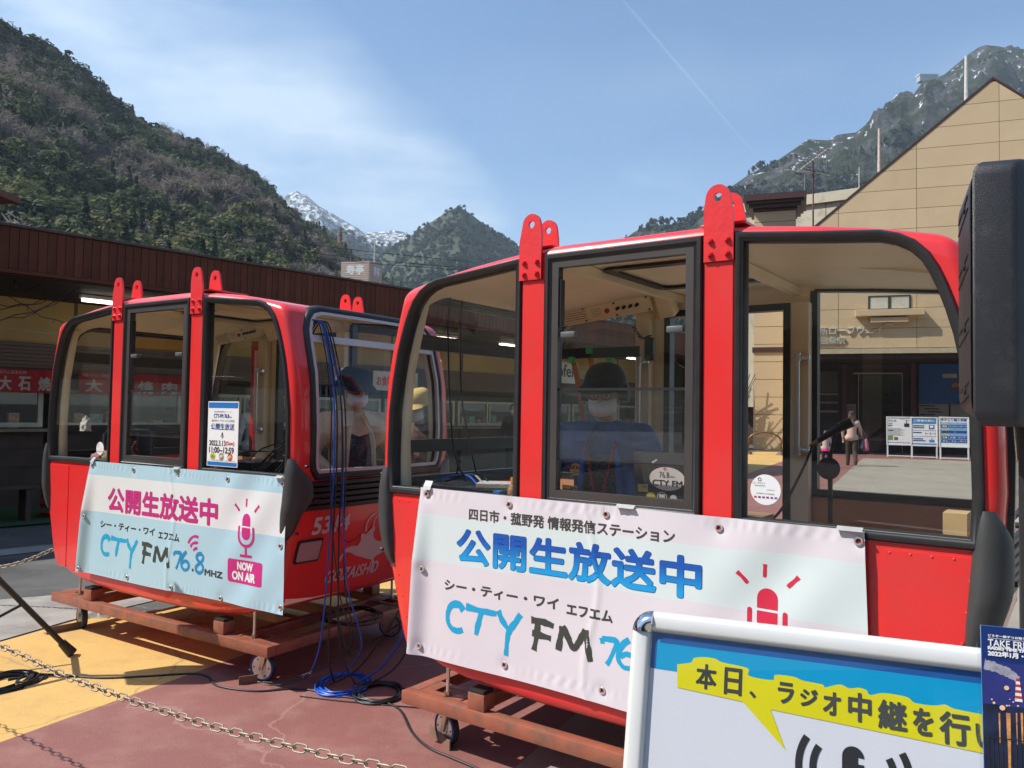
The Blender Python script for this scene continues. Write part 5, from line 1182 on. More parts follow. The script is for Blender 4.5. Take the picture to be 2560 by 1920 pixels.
def patch(p,s=.022,seed=1):
    return noise2(p[0]*s,(p[1]+p[2]*1.5)*s,seed)
tries=0
while tries<15000 and len(ev)+len(br)+len(cn)<4300:
    tries+=1; u=NP.random();v=NP.random()**1.0*.93; q=surf(LM,u,v); P_=Vector(q)
    if not inview(P_,120): continue
    dist=P_.length; 
    if NP.random()>(dist/520)**1.3+.10: continue
    n1=patch(q,.016,2); n2=patch(q,.03,5); hgt=v
    g=n1+.22*(v-.42)*2
    sz=(3.4+NP.random()*2.8+1.6*max(0,v-.45)*NP.random()); tone=float(np.clip(.5+n2*.55+.55*(v-.45)+NP.normal()*.17,0,1))
    if g<-.27 and NP.random()<.9: br.append((*q[:2],q[2]-1.5,7+NP.random()*4,sz*.95,float(np.clip(.5+NP.normal()*.3,0,1))))
    elif NP.random()<.05+.13*(n2>0.12): cn.append((*q[:2],q[2]-1,8+NP.random()*5,2.6+NP.random()*1.2,NP.random()))
    elif NP.random()<.12: br.append((*q[:2],q[2]-1.5,7+NP.random()*3,sz*.8,NP.random()))
    else: ev.append((*q[:2],q[2]-3,7+NP.random()*4.5,sz,tone))
print('trees',len(ev),len(br),len(cn))
forest('evergreen_forest',ev,'round',190,.95,EV,NP); forest('bare_woodland',br,'bare',300,1.0,BR,NP); forest('conifer_forest',cn,'cone',120,1.0,CN,NP)
# pines standing singly on the skyline: each its own tree
def single(name,u,v,shape,h,r,tone,m,label,group,leaf=.9,n=150,V=LM,sink=1.0):
    q=surf(V,u,v); q=(q[0],q[1],q[2]-sink); e=empty(name,(0,0,0),0,label,'tree',group)
    c=forest('crown',[(*q,h,r,tone)],shape,n,leaf,m,NP,None); c.parent=e
    bm=NB(); cyl(bm,(q[0],q[1],q[2]-1),(q[0],q[1],q[2]+h*(.75 if shape!='cone' else .95)),.28,r2=.08,seg=6); obj('trunk',bm,mat('trunk_bark',(.07,.05,.04),.9),e)
for i in range(46):
    single('pine_tree',.155+.50*(i+R_.uniform(-.4,.4))/46,R_.uniform(.0,.02),'umbrella' if i%6 else 'cone',R_.uniform(4,10),R_.uniform(2.4,4.6) if i%6 else 2.6,R_.random(),PN if i%6 else CN,('dark umbrella shaped pine standing against the sky on the left ridge' if i%6 else 'narrow pointed conifer standing against the sky on the left ridge'),'pines along the left ridge skyline')
def find_uv(V,px,py):
    best=None
    for j in range(0,V.shape[0],1):
        for i in range(V.shape[1]):
            d=Vector(V[j,i])-CP; y=d.dot(FW)
            if y<1: continue
            e=(1280+FPX*d.dot(RT)/y-px)**2+(960-FPX*d.dot(UP)/y-py)**2
            if best is None or e<best[0]: best=(e,i/(V.shape[1]-1),j/(V.shape[0]-1))
    return best[1:]
u_,v_=find_uv(LM,852,650); single('larch_tree',u_,v_,'cone',21,4.6,.7,OR,'orange brown conifer on the slope above the slatted rooftop box',None,.9,260)
# distant slopes
def scatter(V,count,kinds,lo=0,hi=.95,mfy=1010,cond=None,sz=1.0,rng=NP):
    out=[];t=0
    while len(out)<count and t<count*12:
        t+=1; u=rng.random(); v=lo+(hi-lo)*rng.random(); q=surf(V,u,v)
        if not inview(Vector(q),40): continue
        if cond and not cond(q,u,v): continue
        out.append((*q[:2],q[2]-1.5,sz*(8+rng.random()*5),sz*(3.2+rng.random()*2),float(np.clip(.45+patch(q,.01,3)*.6+rng.normal()*.18,0,1))))
    return out
forest('distant_forest',scatter(CM,4200,None,0,.8,sz=.72),'round',34,2.1,EVD,NP); forest('distant_conifers',scatter(CM,450,None,0,.5,sz=.7),'cone',26,1.8,CN,NP); forest('middle_ridge_forest',scatter(MIDH,600,None,0,.6,sz=1.3),'round',18,4.5,EVD,NP)
rk=lambda q,u,v: (patch(q,.008,7)+ (.55-(q[2]/330)) + .15*v)>.0
forest('crag_forest',scatter(RM,2600,None,0,.85,cond=rk),'round',26,2.8,EVD,NP); forest('crag_conifers',scatter(RM,1300,None,0,.7,cond=lambda q,u,v:patch(q,.008,7)+.7-(q[2]/330)>0,sz=.9),'cone',24,2.3,CN,NP)
forest('crag_bare_wood',scatter(RM,700,None,.0,.35,cond=lambda q,u,v:q[2]<190),'bare',40,3.0,BR,NP)
def hut(px,py,label,w,m):
    u,v=find_uv(RM,px,py); q=surf(RM,u,v)
for px,py,h_,lb in((2328,262,26,'tall white steel ropeway pylon on the rocky mountain'),):
    u_,v_=find_uv(RM,px,py+45); q=surf(RM,u_,v_); e=empty('ropeway_pylon',(q[0],q[1],q[2]-2),0,lb,'pylon'); bm=NB(); H=42
    for sx in(-1,1):
        for sy in(-1,1): cyl(bm,(sx*4,sy*4,0),(sx*1.2,sy*1.2,H),.35,seg=5)
    for k in range(7):
        z0=H*k/7;z1=H*(k+1)/7; a=4-2.8*k/7;b=4-2.8*(k+1)/7
        cyl(bm,(-a,-a,z0),(b,-b,z1),.22,seg=4);cyl(bm,(a,-a,z0),(-b,-b,z1),.22,seg=4);cyl(bm,(-a,-a,z0),(-b,b,z1),.2,seg=4)
    obj('lattice',bm,mat('pylon_white',(.62,.64,.62),.5),e); obj('cross_arm',bx(NB(),-6,6,-1,1,H,H+1),MATS['pylon_white'],e)
q=surf(RM,*find_uv(RM,2322,200)); e=empty('summit_station',(q[0],q[1],q[2]-3),0,'small summit building perched on the snowy rocky ridge','building'); obj('wall',bx(NB(),-14,12,-5,5,0,9),mat('hut_wall',(.35,.36,.36),.7),e); obj('roof',bx(NB(),-15,13,-6,6,9,10.2),mat('hut_snow',(.7,.72,.75),.8),e)
# ================================================================ haze
hz=obj('haze',bx(NB(),-2600,3200,-900,3300,-7,900),[],None) if False else None
bm=bx(NB(),-2600,3200,-900,3300,-7,790); me=bpy.data.meshes.new('haze'); bmesh.ops.recalc_face_normals(bm,faces=bm.faces); bm.to_mesh(me); bm.free()
hm=bpy.data.materials.new('haze'); hm.use_nodes=True; n=hm.node_tree.nodes; n.remove(n['Principled BSDF']); pv=n.new('ShaderNodeVolumePrincipled'); pv.inputs['Color'].default_value=(.70,.84,1,1); pv.inputs['Density'].default_value=.00016; pv.inputs['Anisotropy'].default_value=.15
hm.node_tree.links.new(pv.outputs[0],n['Material Output'].inputs['Volume']); me.materials.append(hm); ho=bpy.data.objects.new('haze',me); link(ho); ho['kind']='stuff'
# ================================================================ near things
# ---- white framed A-board
BW,BH_=.93,1.15; TL_=AY(1586,1513,1.9); TL_.z=1.087
bt=Vector((.921,-.388,0)).normalized(); bn=Vector((bt.y,-bt.x,0)); bn=bn if bn.y<0 else -bn      # bn: toward the viewer
th=math.radians(15); bd=(bn*math.sin(th)+Vector((0,0,-1))*math.cos(th))      # down the board
bo=bt.cross(bd); bo=bo if bo.dot(bn)>0 else -bo                              # out of the board's face
ab=empty('pavement_sign',(0,0,0),0,'silver framed pavement sign with cyan and yellow broadcast notice in front','sign board')
BF=lambda u,w,t: tuple(TL_+bt*u+bd*w+bo*t)     # u along, w down, t outward
def BP(px,py,t=0.0):
    d=ray(px,py); o=TL_+bo*t; k=(o-CP).dot(bo)/d.dot(bo); q=CP+d*k-o; return (q.dot(bt),q.dot(bd))
FR=mat('satin_silver',(.68,.68,.66),.35,.12,var=.04,dirt=(.25,.25,.25),dscale=30,damt=.25,dthr=.66)
def rail(name,u0,u1,w0,w1,horizontal):
    # rounded aluminium section
    bm=NB(); prof=[]; n=7; Wd=.046
    prof=[(0,.001),(.002,.007),(.008,.014),(.014,.016),(.034,.016),(.040,.014),(.044,.008),(Wd,.001)]
    prof=[(0,-.02)]+prof+[(Wd,-.02)]
    A=[];B=[]
    for s,t in prof:
        if horizontal: A.append(bm.verts.new(BF(u0,w0+s,t)));B.append(bm.verts.new(BF(u1,w0+s,t)))
        else: A.append(bm.verts.new(BF(u0+s,w0,t)));B.append(bm.verts.new(BF(u0+s,w1,t)))
    for i in range(len(A)-1): bm.faces.new((A[i],A[i+1],B[i+1],B[i]))
    bm.faces.new(A);bm.faces.new(B)
    return obj(name,bm,FR,ab,smooth=50)
rail('top_rail',.048,BW-.048,0,0,True); rail('bottom_rail',.048,BW-.048,BH_-.046,0,True); rail('side_rail',0,0,.048,BH_-.048,False); rail('side_rail',BW-.046,0,.048,BH_-.048,False)
for cu,cw,du,dw in((.048,.048,-1,-1),(BW-.048,.048,1,-1),(.048,BH_-.048,-1,1),(BW-.048,BH_-.048,1,1)):
    bm=NB(); rows=[]
    for k in range(9):
        a=PI/2*k/8; rad=(du*math.cos(a),dw*math.sin(a)); row=[]
        for s in range(8):
            q=s/7; r_=.001+.047*(1-q); row.append(bm.verts.new(BF(cu+rad[0]*r_,cw+rad[1]*r_,.021*math.sin(PI*q)**.7+.003)))
        rows.append(row)
    for i in range(8):
        for s in range(7): bm.faces.new((rows[i][s],rows[i+1][s],rows[i+1][s+1],rows[i][s+1]))
    obj('corner_cap',bm,mat('chrome_cap',(.7,.7,.72),.12,1),ab,smooth=60)
obj('back_panel',prism(NB(),[(.03,.03),(BW-.03,.03),(BW-.03,BH_-.03),(.03,BH_-.03)],BF,-.018,-.002),WHITEP,ab)
for u in(.02,BW-.06): 
    bm=NB(); A=Vector(BF(u,.1,-.03)); B=A-bn*.42; B.z=.0; cyl(bm,A,B,.014,seg=8); obj('rear_leg',bm,FR,ab)
    bm=NB(); A=Vector(BF(u+.02,BH_-.05,-.01)); B=A.copy(); B.z=0; cyl(bm,A,B,.012,seg=8); obj('front_leg',bm,FR,ab)
fb=lambda u,w,h: BF(u,w,.0005+h)
def pq(*pts): return [BP(x,y) for x,y in pts]
o_,s_=(1500,1450),2.087
z2=lambda x,y:(o_[0]+x/s_,o_[1]+y/s_)
yy0=BP(*z2(285,460))[1]; ye=BP(*z2(1985,690))[1]
cyb=mat('cyan_print',(.0,.34,.62),.35,var=.02,coat=.3); dbl=mat('deep_blue_print',(.015,.10,.34),.35,var=.05,coat=.3); yel=mat('yellow_print',(.78,.70,.01),.35,var=.02,coat=.3); pw_=mat('poster_white',(.74,.75,.80),.35,var=.01,coat=.3); dgy=mat('charcoal_print',(.05,.055,.052),.4,var=.02,coat=.3)
ps=obj('poster',prism(NB(),[(.046,.046),(BW-.046,.046),(BW-.046,BH_-.046),(.046,BH_-.046)],BF,-.001,.0),pw_,ab)
flatobj('dark_blue_edge',[rectp(.047,BW-.047,.047,yy0)],fb,dbl,ps,None,.0002)
flatobj('cyan_field',[poly2([(.060,.062),(.066,.062),(.066,.069),(BW-.047,.069),(BW-.047,yy0),(.060,yy0)])],fb,cyb,ps,None,.0004)
def V2(l): return [BP(*z2(x,y)) for x,y in l]
out=V2([(403,440),(475,430),(490,408),(540,402),(600,410),(640,430),(770,460),(778,500),(900,522),(915,495),(1010,505),(1060,525),(1160,545),(1175,560),(1250,545),(1300,565),(1350,562),(1390,575),(1410,600),(1480,590),(1600,610),(1640,640),(1740,655),(1800,650),(1850,672),(1990,700)])
a_=BP(*z2(2005,905)); b_=BP(*z2(403,560)); tl1=BP(*z2(890,675)); tip=BP(*z2(968,888)); tl0=BP(*z2(745,635))
R1=(BW-.047,out[-1][1]+.008); R2=(BW-.047,a_[1]+.004)
out=[tuple(p[:2]) for p in smoothpts([(q[0],q[1],0) for q in out],4)]; bub=out+[R1,R2,a_,tl1,tip,tl0,b_]
flatobj('speech_bubble',[poly2(bub)],fb,yel,ps,None,.0006)
chs=list('本日、ラジオ中継を行います'); 
cen=[(555,505,115,140),(695,530,100,150),(797,598,42,42),(970,590,92,120),(1090,615,100,100),(1210,645,100,130),(1355,665,130,160),(1525,705,160,160),(1685,740,115,150),(1850,775,170,180),(2010,815,110,130)]
sh_=[]
for ch,(cx,cy,w_,h_) in zip(chs,cen):
    c=BP(*z2(cx,cy)); ww=w_/s_/ (FPX/1.78)*1.02/ .93; hh=h_/s_/(FPX/1.80)
    c2=BP(*z2(cx+w_/2,cy+w_*.09)); c1=BP(*z2(cx-w_/2,cy-w_*.09)); ww=(c2[0]-c1[0]); d2=BP(*z2(cx,cy+h_/2)); d1_=BP(*z2(cx,cy-h_/2)); hh=d2[1]-d1_[1]
    for V,F in TB(ch,(c[0]-ww/2+.003,c[0]+ww/2-.003,-hh/2+.003,hh/2-.003),.0018): sh_.append(([(x,c[1]-y) for x,y in V],F))
ul=BP(*z2(2010,815))
for k,ch in enumerate('ます'):
    for V,F in TB(ch,(.775+k*.062,.825+k*.062,-.028,.028),.0018): sh_.append(([(x,ul[1]+.002-y) for x,y in V],F))
flatobj('lettering',sh_,fb,dgy,ps,None,.0009)
mc=[]
def mz(l): return [BP(*z2(x,y)) for x,y in l]
c=BP(*z2(1320,925)); r=BP(*z2(1378,925))[0]-c[0]
cap=[(c[0]-r,c[1]+.16)]+[(c[0]-r*math.cos(PI*k/12),c[1]-r*math.sin(PI*k/12)) for k in range(13)]+[(c[0]+r,c[1]-.001),(c[0]+r*.45,c[1]-.001),(c[0]+r*.45,c[1]+.012),(c[0]+r,c[1]+.012),(c[0]+r,c[1]+.034),(c[0]+r*.45,c[1]+.034),(c[0]+r*.45,c[1]+.046),(c[0]+r,c[1]+.046),(c[0]+r,c[1]+.16)]
mc.append(poly2(cap)); mc.append(ringp(c[0],c[1]+.03,.098,.112,150,212)); mc.append(ringp(c[0],c[1]+.03,.070,.084,150,212)); mc.append(ringp(c[0],c[1]+.03,.098,.112,-30,30)); mc.append(ringp(c[0],c[1]+.03,.070,.084,-30,30))
flatobj('microphone_mark',mc,fb,INK,ps,None,.0006)
obj('clear_cover',prism(NB(),[(.044,.044),(BW-.044,.044),(BW-.044,BH_-.044),(.044,BH_-.044)],BF,.0016,.0020),glassmat('cover_film',(.975,.98,.985),1.0),ab)
# ---- leaflets in a stand at the right edge
LT=AY(2452,1563,1.28); lt=Vector((.93,-.36,0)).normalized(); ln_=Vector((lt.y,-lt.x,0)); ln_=ln_ if ln_.y<0 else -ln_; ld=(ln_*.10+Vector((0,0,-1))).normalized(); lo=lt.cross(ld); lo=lo if lo.dot(ln_)>0 else -lo
lf=empty('leaflet_stack',(0,0,0),0,'stack of blue radio timetable leaflets with night harbour picture, right edge','leaflets')
LF=lambda u,w,t: tuple(LT+lt*u+ld*w+lo*t)
LW,LH=.21,.297
for i in range(4): obj('leaflet',prism(NB(),[(0,0),(LW,0),(LW,LH),(0,LH)],LF,-.0015*(i+1)+.0002,-.0015*i),mat('leaflet_blue' if i==0 else 'leaflet_edge',(.012,.035,.16) if i==0 else (.08,.25,.60),.3,coat=.4),lf)
fl_=lambda u,w,h:LF(u,w,.0003+h)
def LP(x,y): 
    px,py=2100+x/2.676,1300+y/2.676; d=ray(px,py); k=(LT-CP).dot(lo)/d.dot(lo); q=CP+d*k-LT; return (q.dot(lt),q.dot(ld))
def lt_text(s,x0,x1,yb,yt,d=0,shr=0,col=WHT):
    a=LP(x0,yb);b=LP(x0,yt); k=(x1-x0)/2.676/(FPX/1.25)/.97
    q=[]
    for V,F in TB(s,(a[0],a[0]+k,0,a[1]-b[1]),d,shr,8): q.append(([(x,a[1]-y) for x,y in V],F))
    return q
flatobj('lettering',lt_text('どうぞ一部ずつお取りください',990,1290,778,762,.0002)+lt_text('TAKE FREE',990,1235,840,795,.0003)+lt_text('RADIO TIME TABLE',990,1245,862,843,.0006)+lt_text('2022年1月・3月',990,1255,905,870,.0006)+[rectp(LP(990,785)[0],.19,LP(990,785)[1],LP(990,785)[1]+.0006),rectp(LP(990,838)[0],.19,LP(990,848)[1],LP(990,848)[1]+.0006)],fl_,WHT,lf,None,.0004)
hor=LP(965,1225)[1]
flatobj('night_sky',[rectp(.001,LW-.001,LP(965,940)[1],hor)],fl_,mat('night_violet',(.035,.045,.22),.3,var=.3,vscale=9,coat=.4),lf,None,.0002)
flatobj('harbour_water',[rectp(.001,LW-.001,hor,LH-.001)],fl_,mat('night_water',(.015,.022,.06),.3,var=.4,vscale=40,coat=.4),lf,None,.0002)
q0=LP(1195,1215);q1=LP(1188,1060); ch=[]; chr_=[]
for k in range(8):
    a=k/8;b=(k+1)/8; w0=.0052*(1-a*.55);w1=.0052*(1-b*.55); x0=q0[0]+(q1[0]-q0[0])*a;x1=q0[0]+(q1[0]-q0[0])*b;y0=q0[1]+(q1[1]-q0[1])*a;y1=q0[1]+(q1[1]-q0[1])*b
    (ch if k%2 else chr_).append(poly2([(x0-w0,y0),(x0+w0,y0),(x1+w1,y1),(x1-w1,y1)]))
flatobj('chimney_print',ch,fl_,mat('print_red',(.5,.05,.03),.3,coat=.4),lf,None,.0008); flatobj('chimney_print',chr_,fl_,WHT,lf,None,.0008)
sm=[LP(965,965),LP(1040,985),LP(1110,1015),LP(1160,1045),LP(1190,1068)]; flatobj('smoke_print',[stroke(sm[::-1],.010,5,.2,-.7,3)],fl_,mat('smoke_print',(.35,.35,.42),.3,var=.3,vscale=90,coat=.4),lf,None,.0006)
rr=random.Random(4); lights=[]
for k in range(26): x=rr.uniform(.004,.19); lights.append(disc(x,hor-rr.uniform(.0,.012)*(1 if k%3 else 2),rr.uniform(.0008,.0024),n=8))
lights+= [disc(*LP(1113,1122),.0035,n=12),disc(*LP(1085,1255),.004,n=12)]; flatobj('light_prints',lights,fl_,mat('warm_light_print',(.85,.55,.35),.3,coat=.4),lf,None,.0010)
refl_=[]; 
for xx,w_,hh in((1065,10,190),(1125,26,350),(1180,8,200),(1215,14,190),(1240,10,150)):
    a=LP(xx,1290); refl_.append(poly2([(a[0]-w_/2/2.676/FPX*1.25,a[1]),(a[0]+w_/2/2.676/FPX*1.25,a[1]),(a[0]+w_*.3/2.676/FPX*1.25,a[1]+hh/2.676/FPX*1.25),(a[0]-w_*.3/2.676/FPX*1.25,a[1]+hh/2.676/FPX*1.25)]))
flatobj('water_reflections',refl_,fl_,mat('orange_reflection_print',(.62,.28,.10),.3,var=.5,vscale=120,coat=.4),lf,None,.0006)
fe_=[rectp(.004,.19,LP(970,1440)[1],LP(970,1440)[1]+.0012)]+[rectp(.006+i*.0062,.0072+i*.0062,LP(970,1440)[1],LH-.004) for i in range(29)]; flatobj('railing_print',fe_,fl_,INK,lf,None,.0012)
hd=empty('leaflet_holder',(0,0,0),0,'clear acrylic leaflet holder on a small black post at the right edge','holder')
obj('back_plate',prism(NB(),[(-.004,.03),(LW+.004,.03),(LW+.004,LH+.01),(-.004,LH+.01)],LF,-.014,-.010),GLASSC,hd); obj('tray',prism(NB(),[(-.004,LH+.002),(LW+.004,LH+.002),(LW+.004,LH+.012),(-.004,LH+.012)],LF,-.014,.02),BLACKG,hd)
bm=NB(); pb=Vector(LF(LW/2,LH+.012,-.005)); cyl(bm,pb,(pb.x,pb.y,.03),.014,seg=12); cyl(bm,(pb.x,pb.y,.0),(pb.x,pb.y,.03),.14,seg=24); obj('post',bm,BLACK,hd)
# ---- loudspeaker right
SPK=mat('speaker_plastic',(.022,.022,.026),.40,var=.3,vscale=500,bump=.28,bscale=600,spec=.6,dirt=(.07,.07,.072),dscale=9,damt=.5,dthr=.6); SPKD=mat('speaker_back_plastic',(.028,.024,.026),.42,var=.3,vscale=20,dirt=(.09,.08,.08),dscale=25,damt=.35,dthr=.62)
sp=empty('loudspeaker',(1.2,1.83,1.54),0,'black moulded loudspeaker cabinet on a stand at the right edge','speaker')
def spk(poly,z0,z1,r,m,name):
    bm=NB(); k=5; A=[]
    levels=[(z0+r*(1-math.sin(a)),r*(1-math.cos(a))) for a in [PI/2*i/k for i in range(k,-1,-1)]] + [(z1-r*(1-math.sin(a)),r*(1-math.cos(a))) for a in [PI/2*i/k for i in range(0,k+1)]]
    # rounded plan
    P=[]; n=len(poly)
    for i in range(n):
        p=Vector(poly[i-1]);q=Vector(poly[i]);s=Vector(poly[(i+1)%n]); rad=.009
        a=q+(p-q).normalized()*rad; b=q+(s-q).normalized()*rad
        for t in (0,.25,.5,.75,1): P.append((a*(1-t)**2+q*2*t*(1-t)+b*t*t))
    cx=sum(p.x for p in P)/len(P); cy=sum(p.y for p in P)/len(P); cc=Vector((cx,cy))
    for z,ins in levels:
        A.append([bm.verts.new((*(cc+(p-cc)*(1-ins/max(.05,(p-cc).length))-Vector((1.2,1.83))),z-1.54)) for p in P])
    for i in range(len(A)-1):
        for j in range(len(P)): bm.faces.new((A[i][j],A[i][(j+1)%len(P)],A[i+1][(j+1)%len(P)],A[i+1][j]))
    bm.faces.new(A[0]);bm.faces.new(A[-1]); return obj(name,bm,m,sp,smooth=45)
P1_=(.977,1.685);P2_=(1.050,1.650);P0_=(1.088,1.93)
spk([P1_,P2_,(1.105,1.665),(1.40,1.80),(1.36,1.90)],1.535,2.105,.035,SPK,'front_shell')
spk([P0_,(.982,1.697),(1.36,1.90),(1.30,2.08)],1.555,2.085,.045,SPKD,'rear_shell')
d01=(Vector(P0_)-Vector((.982,1.697))).normalized(); nn=Vector((-d01.y,d01.x)); nn=nn if nn.x<0 else -nn
for z in(1.62,1.76,1.90,2.03):
    bm=NB(); 
    for a,b,w in((.03,.235,.004),):
        p=Vector((.982,1.697))+d01*a;q=Vector((.982,1.697))+d01*b; pp=[p+nn*.001,q+nn*.001]
        for zz in(z-.018,z+.010): tube(bm,[(pp[0].x-1.2,pp[0].y-1.83,zz-1.54),(pp[1].x-1.2,pp[1].y-1.83,zz-.02-1.54)],.0016,6)
    obj('moulded_rib',bm,SPKD,sp); bm=NB(); c=Vector((.982,1.697))+d01*.10+nn*.001; cyl(bm,(c.x-1.2,c.y-1.83,z-1.546),(c.x+nn.x*.003-1.2,c.y+nn.y*.003-1.83,z-1.546),.009,seg=12); obj('screw_recess',bm,INK,sp)
gv=(Vector((1.40,1.80))-Vector((1.105,1.665))).normalized(); gn=Vector((gv.y,-gv.x)); 
bm=NB()
for i in range(20):
    p=Vector((1.105,1.665))+gv*(.02+i*.015)+gn*.003; bx(bm,p.x-.0035-1.2,p.x+.0035-1.2,p.y-.002-1.83,p.y+.002-1.83,.05,.52)
obj('grille',bm,BLACKG,sp,kind='stuff')
def tripod(name,x,y,ztop,R,leg_angles,label,zc=.75,rad=.018,foot=.028):
    t=empty(name,(x,y,0),0,label,'speaker stand'); bm=NB(); cyl(bm,(0,0,.12),(0,0,zc+.1),rad,seg=14); cyl(bm,(0,0,zc),(0,0,ztop),rad*.78,seg=14); obj('pole',bm,BLACK,t,smooth=40)
    bm=NB(); cyl(bm,(0,0,zc-.05),(0,0,zc+.06),rad*1.7,seg=14); obj('collar',bm,BLACKG,t,smooth=40)
    bm=NB(); cyl(bm,(0,0,.16),(0,0,.25),rad*1.7,seg=14); obj('collar',bm,BLACKG,t,smooth=40)
    for a in leg_angles:
        a=math.radians(a); c,s=math.cos(a),math.sin(a); f=Vector((c*R,s*R,.018)); h=Vector((c*.03,s*.03,zc)); bm=NB(); cyl(bm,h,f,rad*.75,seg=10); l=obj('leg',bm,BLACK,t,smooth=40)
        bm=NB(); cyl(bm,h.lerp(f,.90),f,foot*.75,r2=foot,seg=12); obj('rubber_foot',bm,BLACK,l,smooth=40)
        bm=NB(); cyl(bm,(c*.02,s*.02,.2),h.lerp(f,.55),rad*.5,seg=8); obj('brace',bm,BLACK,t)
    return t
tripod('speaker_stand',1.205,1.86,1.56,.55,(100,220,340),'black tripod speaker stand under the cabinet at the right edge',.95,.019)
bm=NB(); cyl(bm,(1.186,1.85,1.02),(1.150,1.835,1.025),.006,seg=8); tag(obj('brass_pin',bm,mat('brass',(.5,.4,.22),.3,1)),'small brass locking pin on the right speaker stand','pin').parent=None
# left stand: foot in view, its cabinet casts the shadow on the yellow paving
F_=G(180,1640); sx,sy=-3.16,4.52
tripod('speaker_stand',sx,sy,1.30,(Vector((F_.x-sx,F_.y-sy)).length),(math.degrees(math.atan2(F_.y-sy,F_.x-sx)),math.degrees(math.atan2(F_.y-sy,F_.x-sx))+120,math.degrees(math.atan2(F_.y-sy,F_.x-sx))+240),'black tripod stand whose rubber foot rests on yellow paving at left',.78,.022,.032)
s2=empty('loudspeaker',(sx,sy,1.28),.5,'black loudspeaker cabinet on the left stand just outside the picture','speaker'); obj('cabinet',bx(NB(),-.14,.14,-.13,.13,0,.50,bev=.02),SPK,s2,smooth=40); obj('grille',bx(NB(),-.12,.12,-.137,-.131,.03,.47),BLACKG,s2)
# ---- chains
CHM=mat('galvanised_chain',(.33,.27,.20),.5,.35,var=.25,vscale=30)
def linkmesh(L,Wd,r):
    bm=NB(); pts=[]
    for k in range(7): a=-PI/2+PI*k/6; pts.append((L/2-Wd/2+Wd/2*math.cos(a),Wd/2*math.sin(a),0))
    for k in range(7): a=PI/2+PI*k/6; pts.append((-L/2+Wd/2+Wd/2*math.cos(a),Wd/2*math.sin(a),0))
    tube(bm,pts,r,6,closed=True); bmesh.ops.recalc_face_normals(bm,faces=bm.faces); me=bpy.data.meshes.new('chain_link'); bm.to_mesh(me); bm.free(); me.materials.append(CHM); me.shade_smooth(); return me
def chain(pts,L,Wd,r,label):
    e=empty('chain',(0,0,0),0,label,'chain','sagging barrier chains'); me=linkmesh(L,Wd,r); P=smoothpts(pts,40); pitch=L-2*r*1.15; acc=0; last=P[0]; i=0; k=0; pos=[P[0]]
    total=[0]
    for a,b in zip(P,P[1:]): total.append(total[-1]+(b-a).length)
    n=int(total[-1]/pitch); Q=[]
    for q in range(n+1):
        d=q*pitch
        while i<len(total)-2 and total[i+1]<d: i+=1
        t=(d-total[i])/max(1e-9,total[i+1]-total[i]); Q.append(P[i].lerp(P[i+1],t))
    for q in range(n):
        o=bpy.data.objects.new('chain_link',me); link(o,e); d=(Q[q+1]-Q[q]).normalized(); rot=d.to_track_quat('X','Z')@__import__('mathutils').Quaternion((1,0,0),(PI/4 if q%2 else -PI/4)+R_.uniform(-.12,.12)); o.rotation_mode='QUATERNION'; o.rotation_quaternion=rot; o.location=(Q[q]+Q[q+1])/2
    return e
cpts=[AY(-330,1480,4.0),AY(0,1615,3.20),AY(184,1698,2.86),AY(488,1803,2.42),AY(814,1886,2.12),AY(944,1914,2.02),AY(1120,1950,1.90),AY(1400,1990,1.7)]
chain(cpts,.050,.022,.0027,'pale metal barrier chain sagging across the lower left foreground')
c2p=[AY(-260,1462,6.2),AY(0,1418,6.1),AY(70,1400,6.05),AY(132,1374,6.0),AY(260,1325,5.9)]
chain(c2p,.05,.028,.0045,'rusty barrier chain beyond the left gondola at the left edge')
chain([Vector((3.2,9.0,.55)),Vector((4.2,10.5,.42)),Vector((5.2,12.0,.55))],.08,.045,.007,'barrier chain in the plaza seen beneath the near gondola windows') if False else None
for i,(x,y) in enumerate([(c2p[-1].x,c2p[-1].y)]):
    p=empty('chain_post',(x,y,0),0,'short steel post holding the chain behind the left gondola','post'); bm=NB(); cyl(bm,(0,0,0),(0,0,c2p[-1].z+.06),.025,seg=12); sph(bm,(0,0,c2p[-1].z+.06),.028,seg=12,ring=8); obj('post_tube',bm,STEEL,p); obj('base_plate',bx(NB(),-.09,.09,-.09,.09,0,.012),STEEL,p)
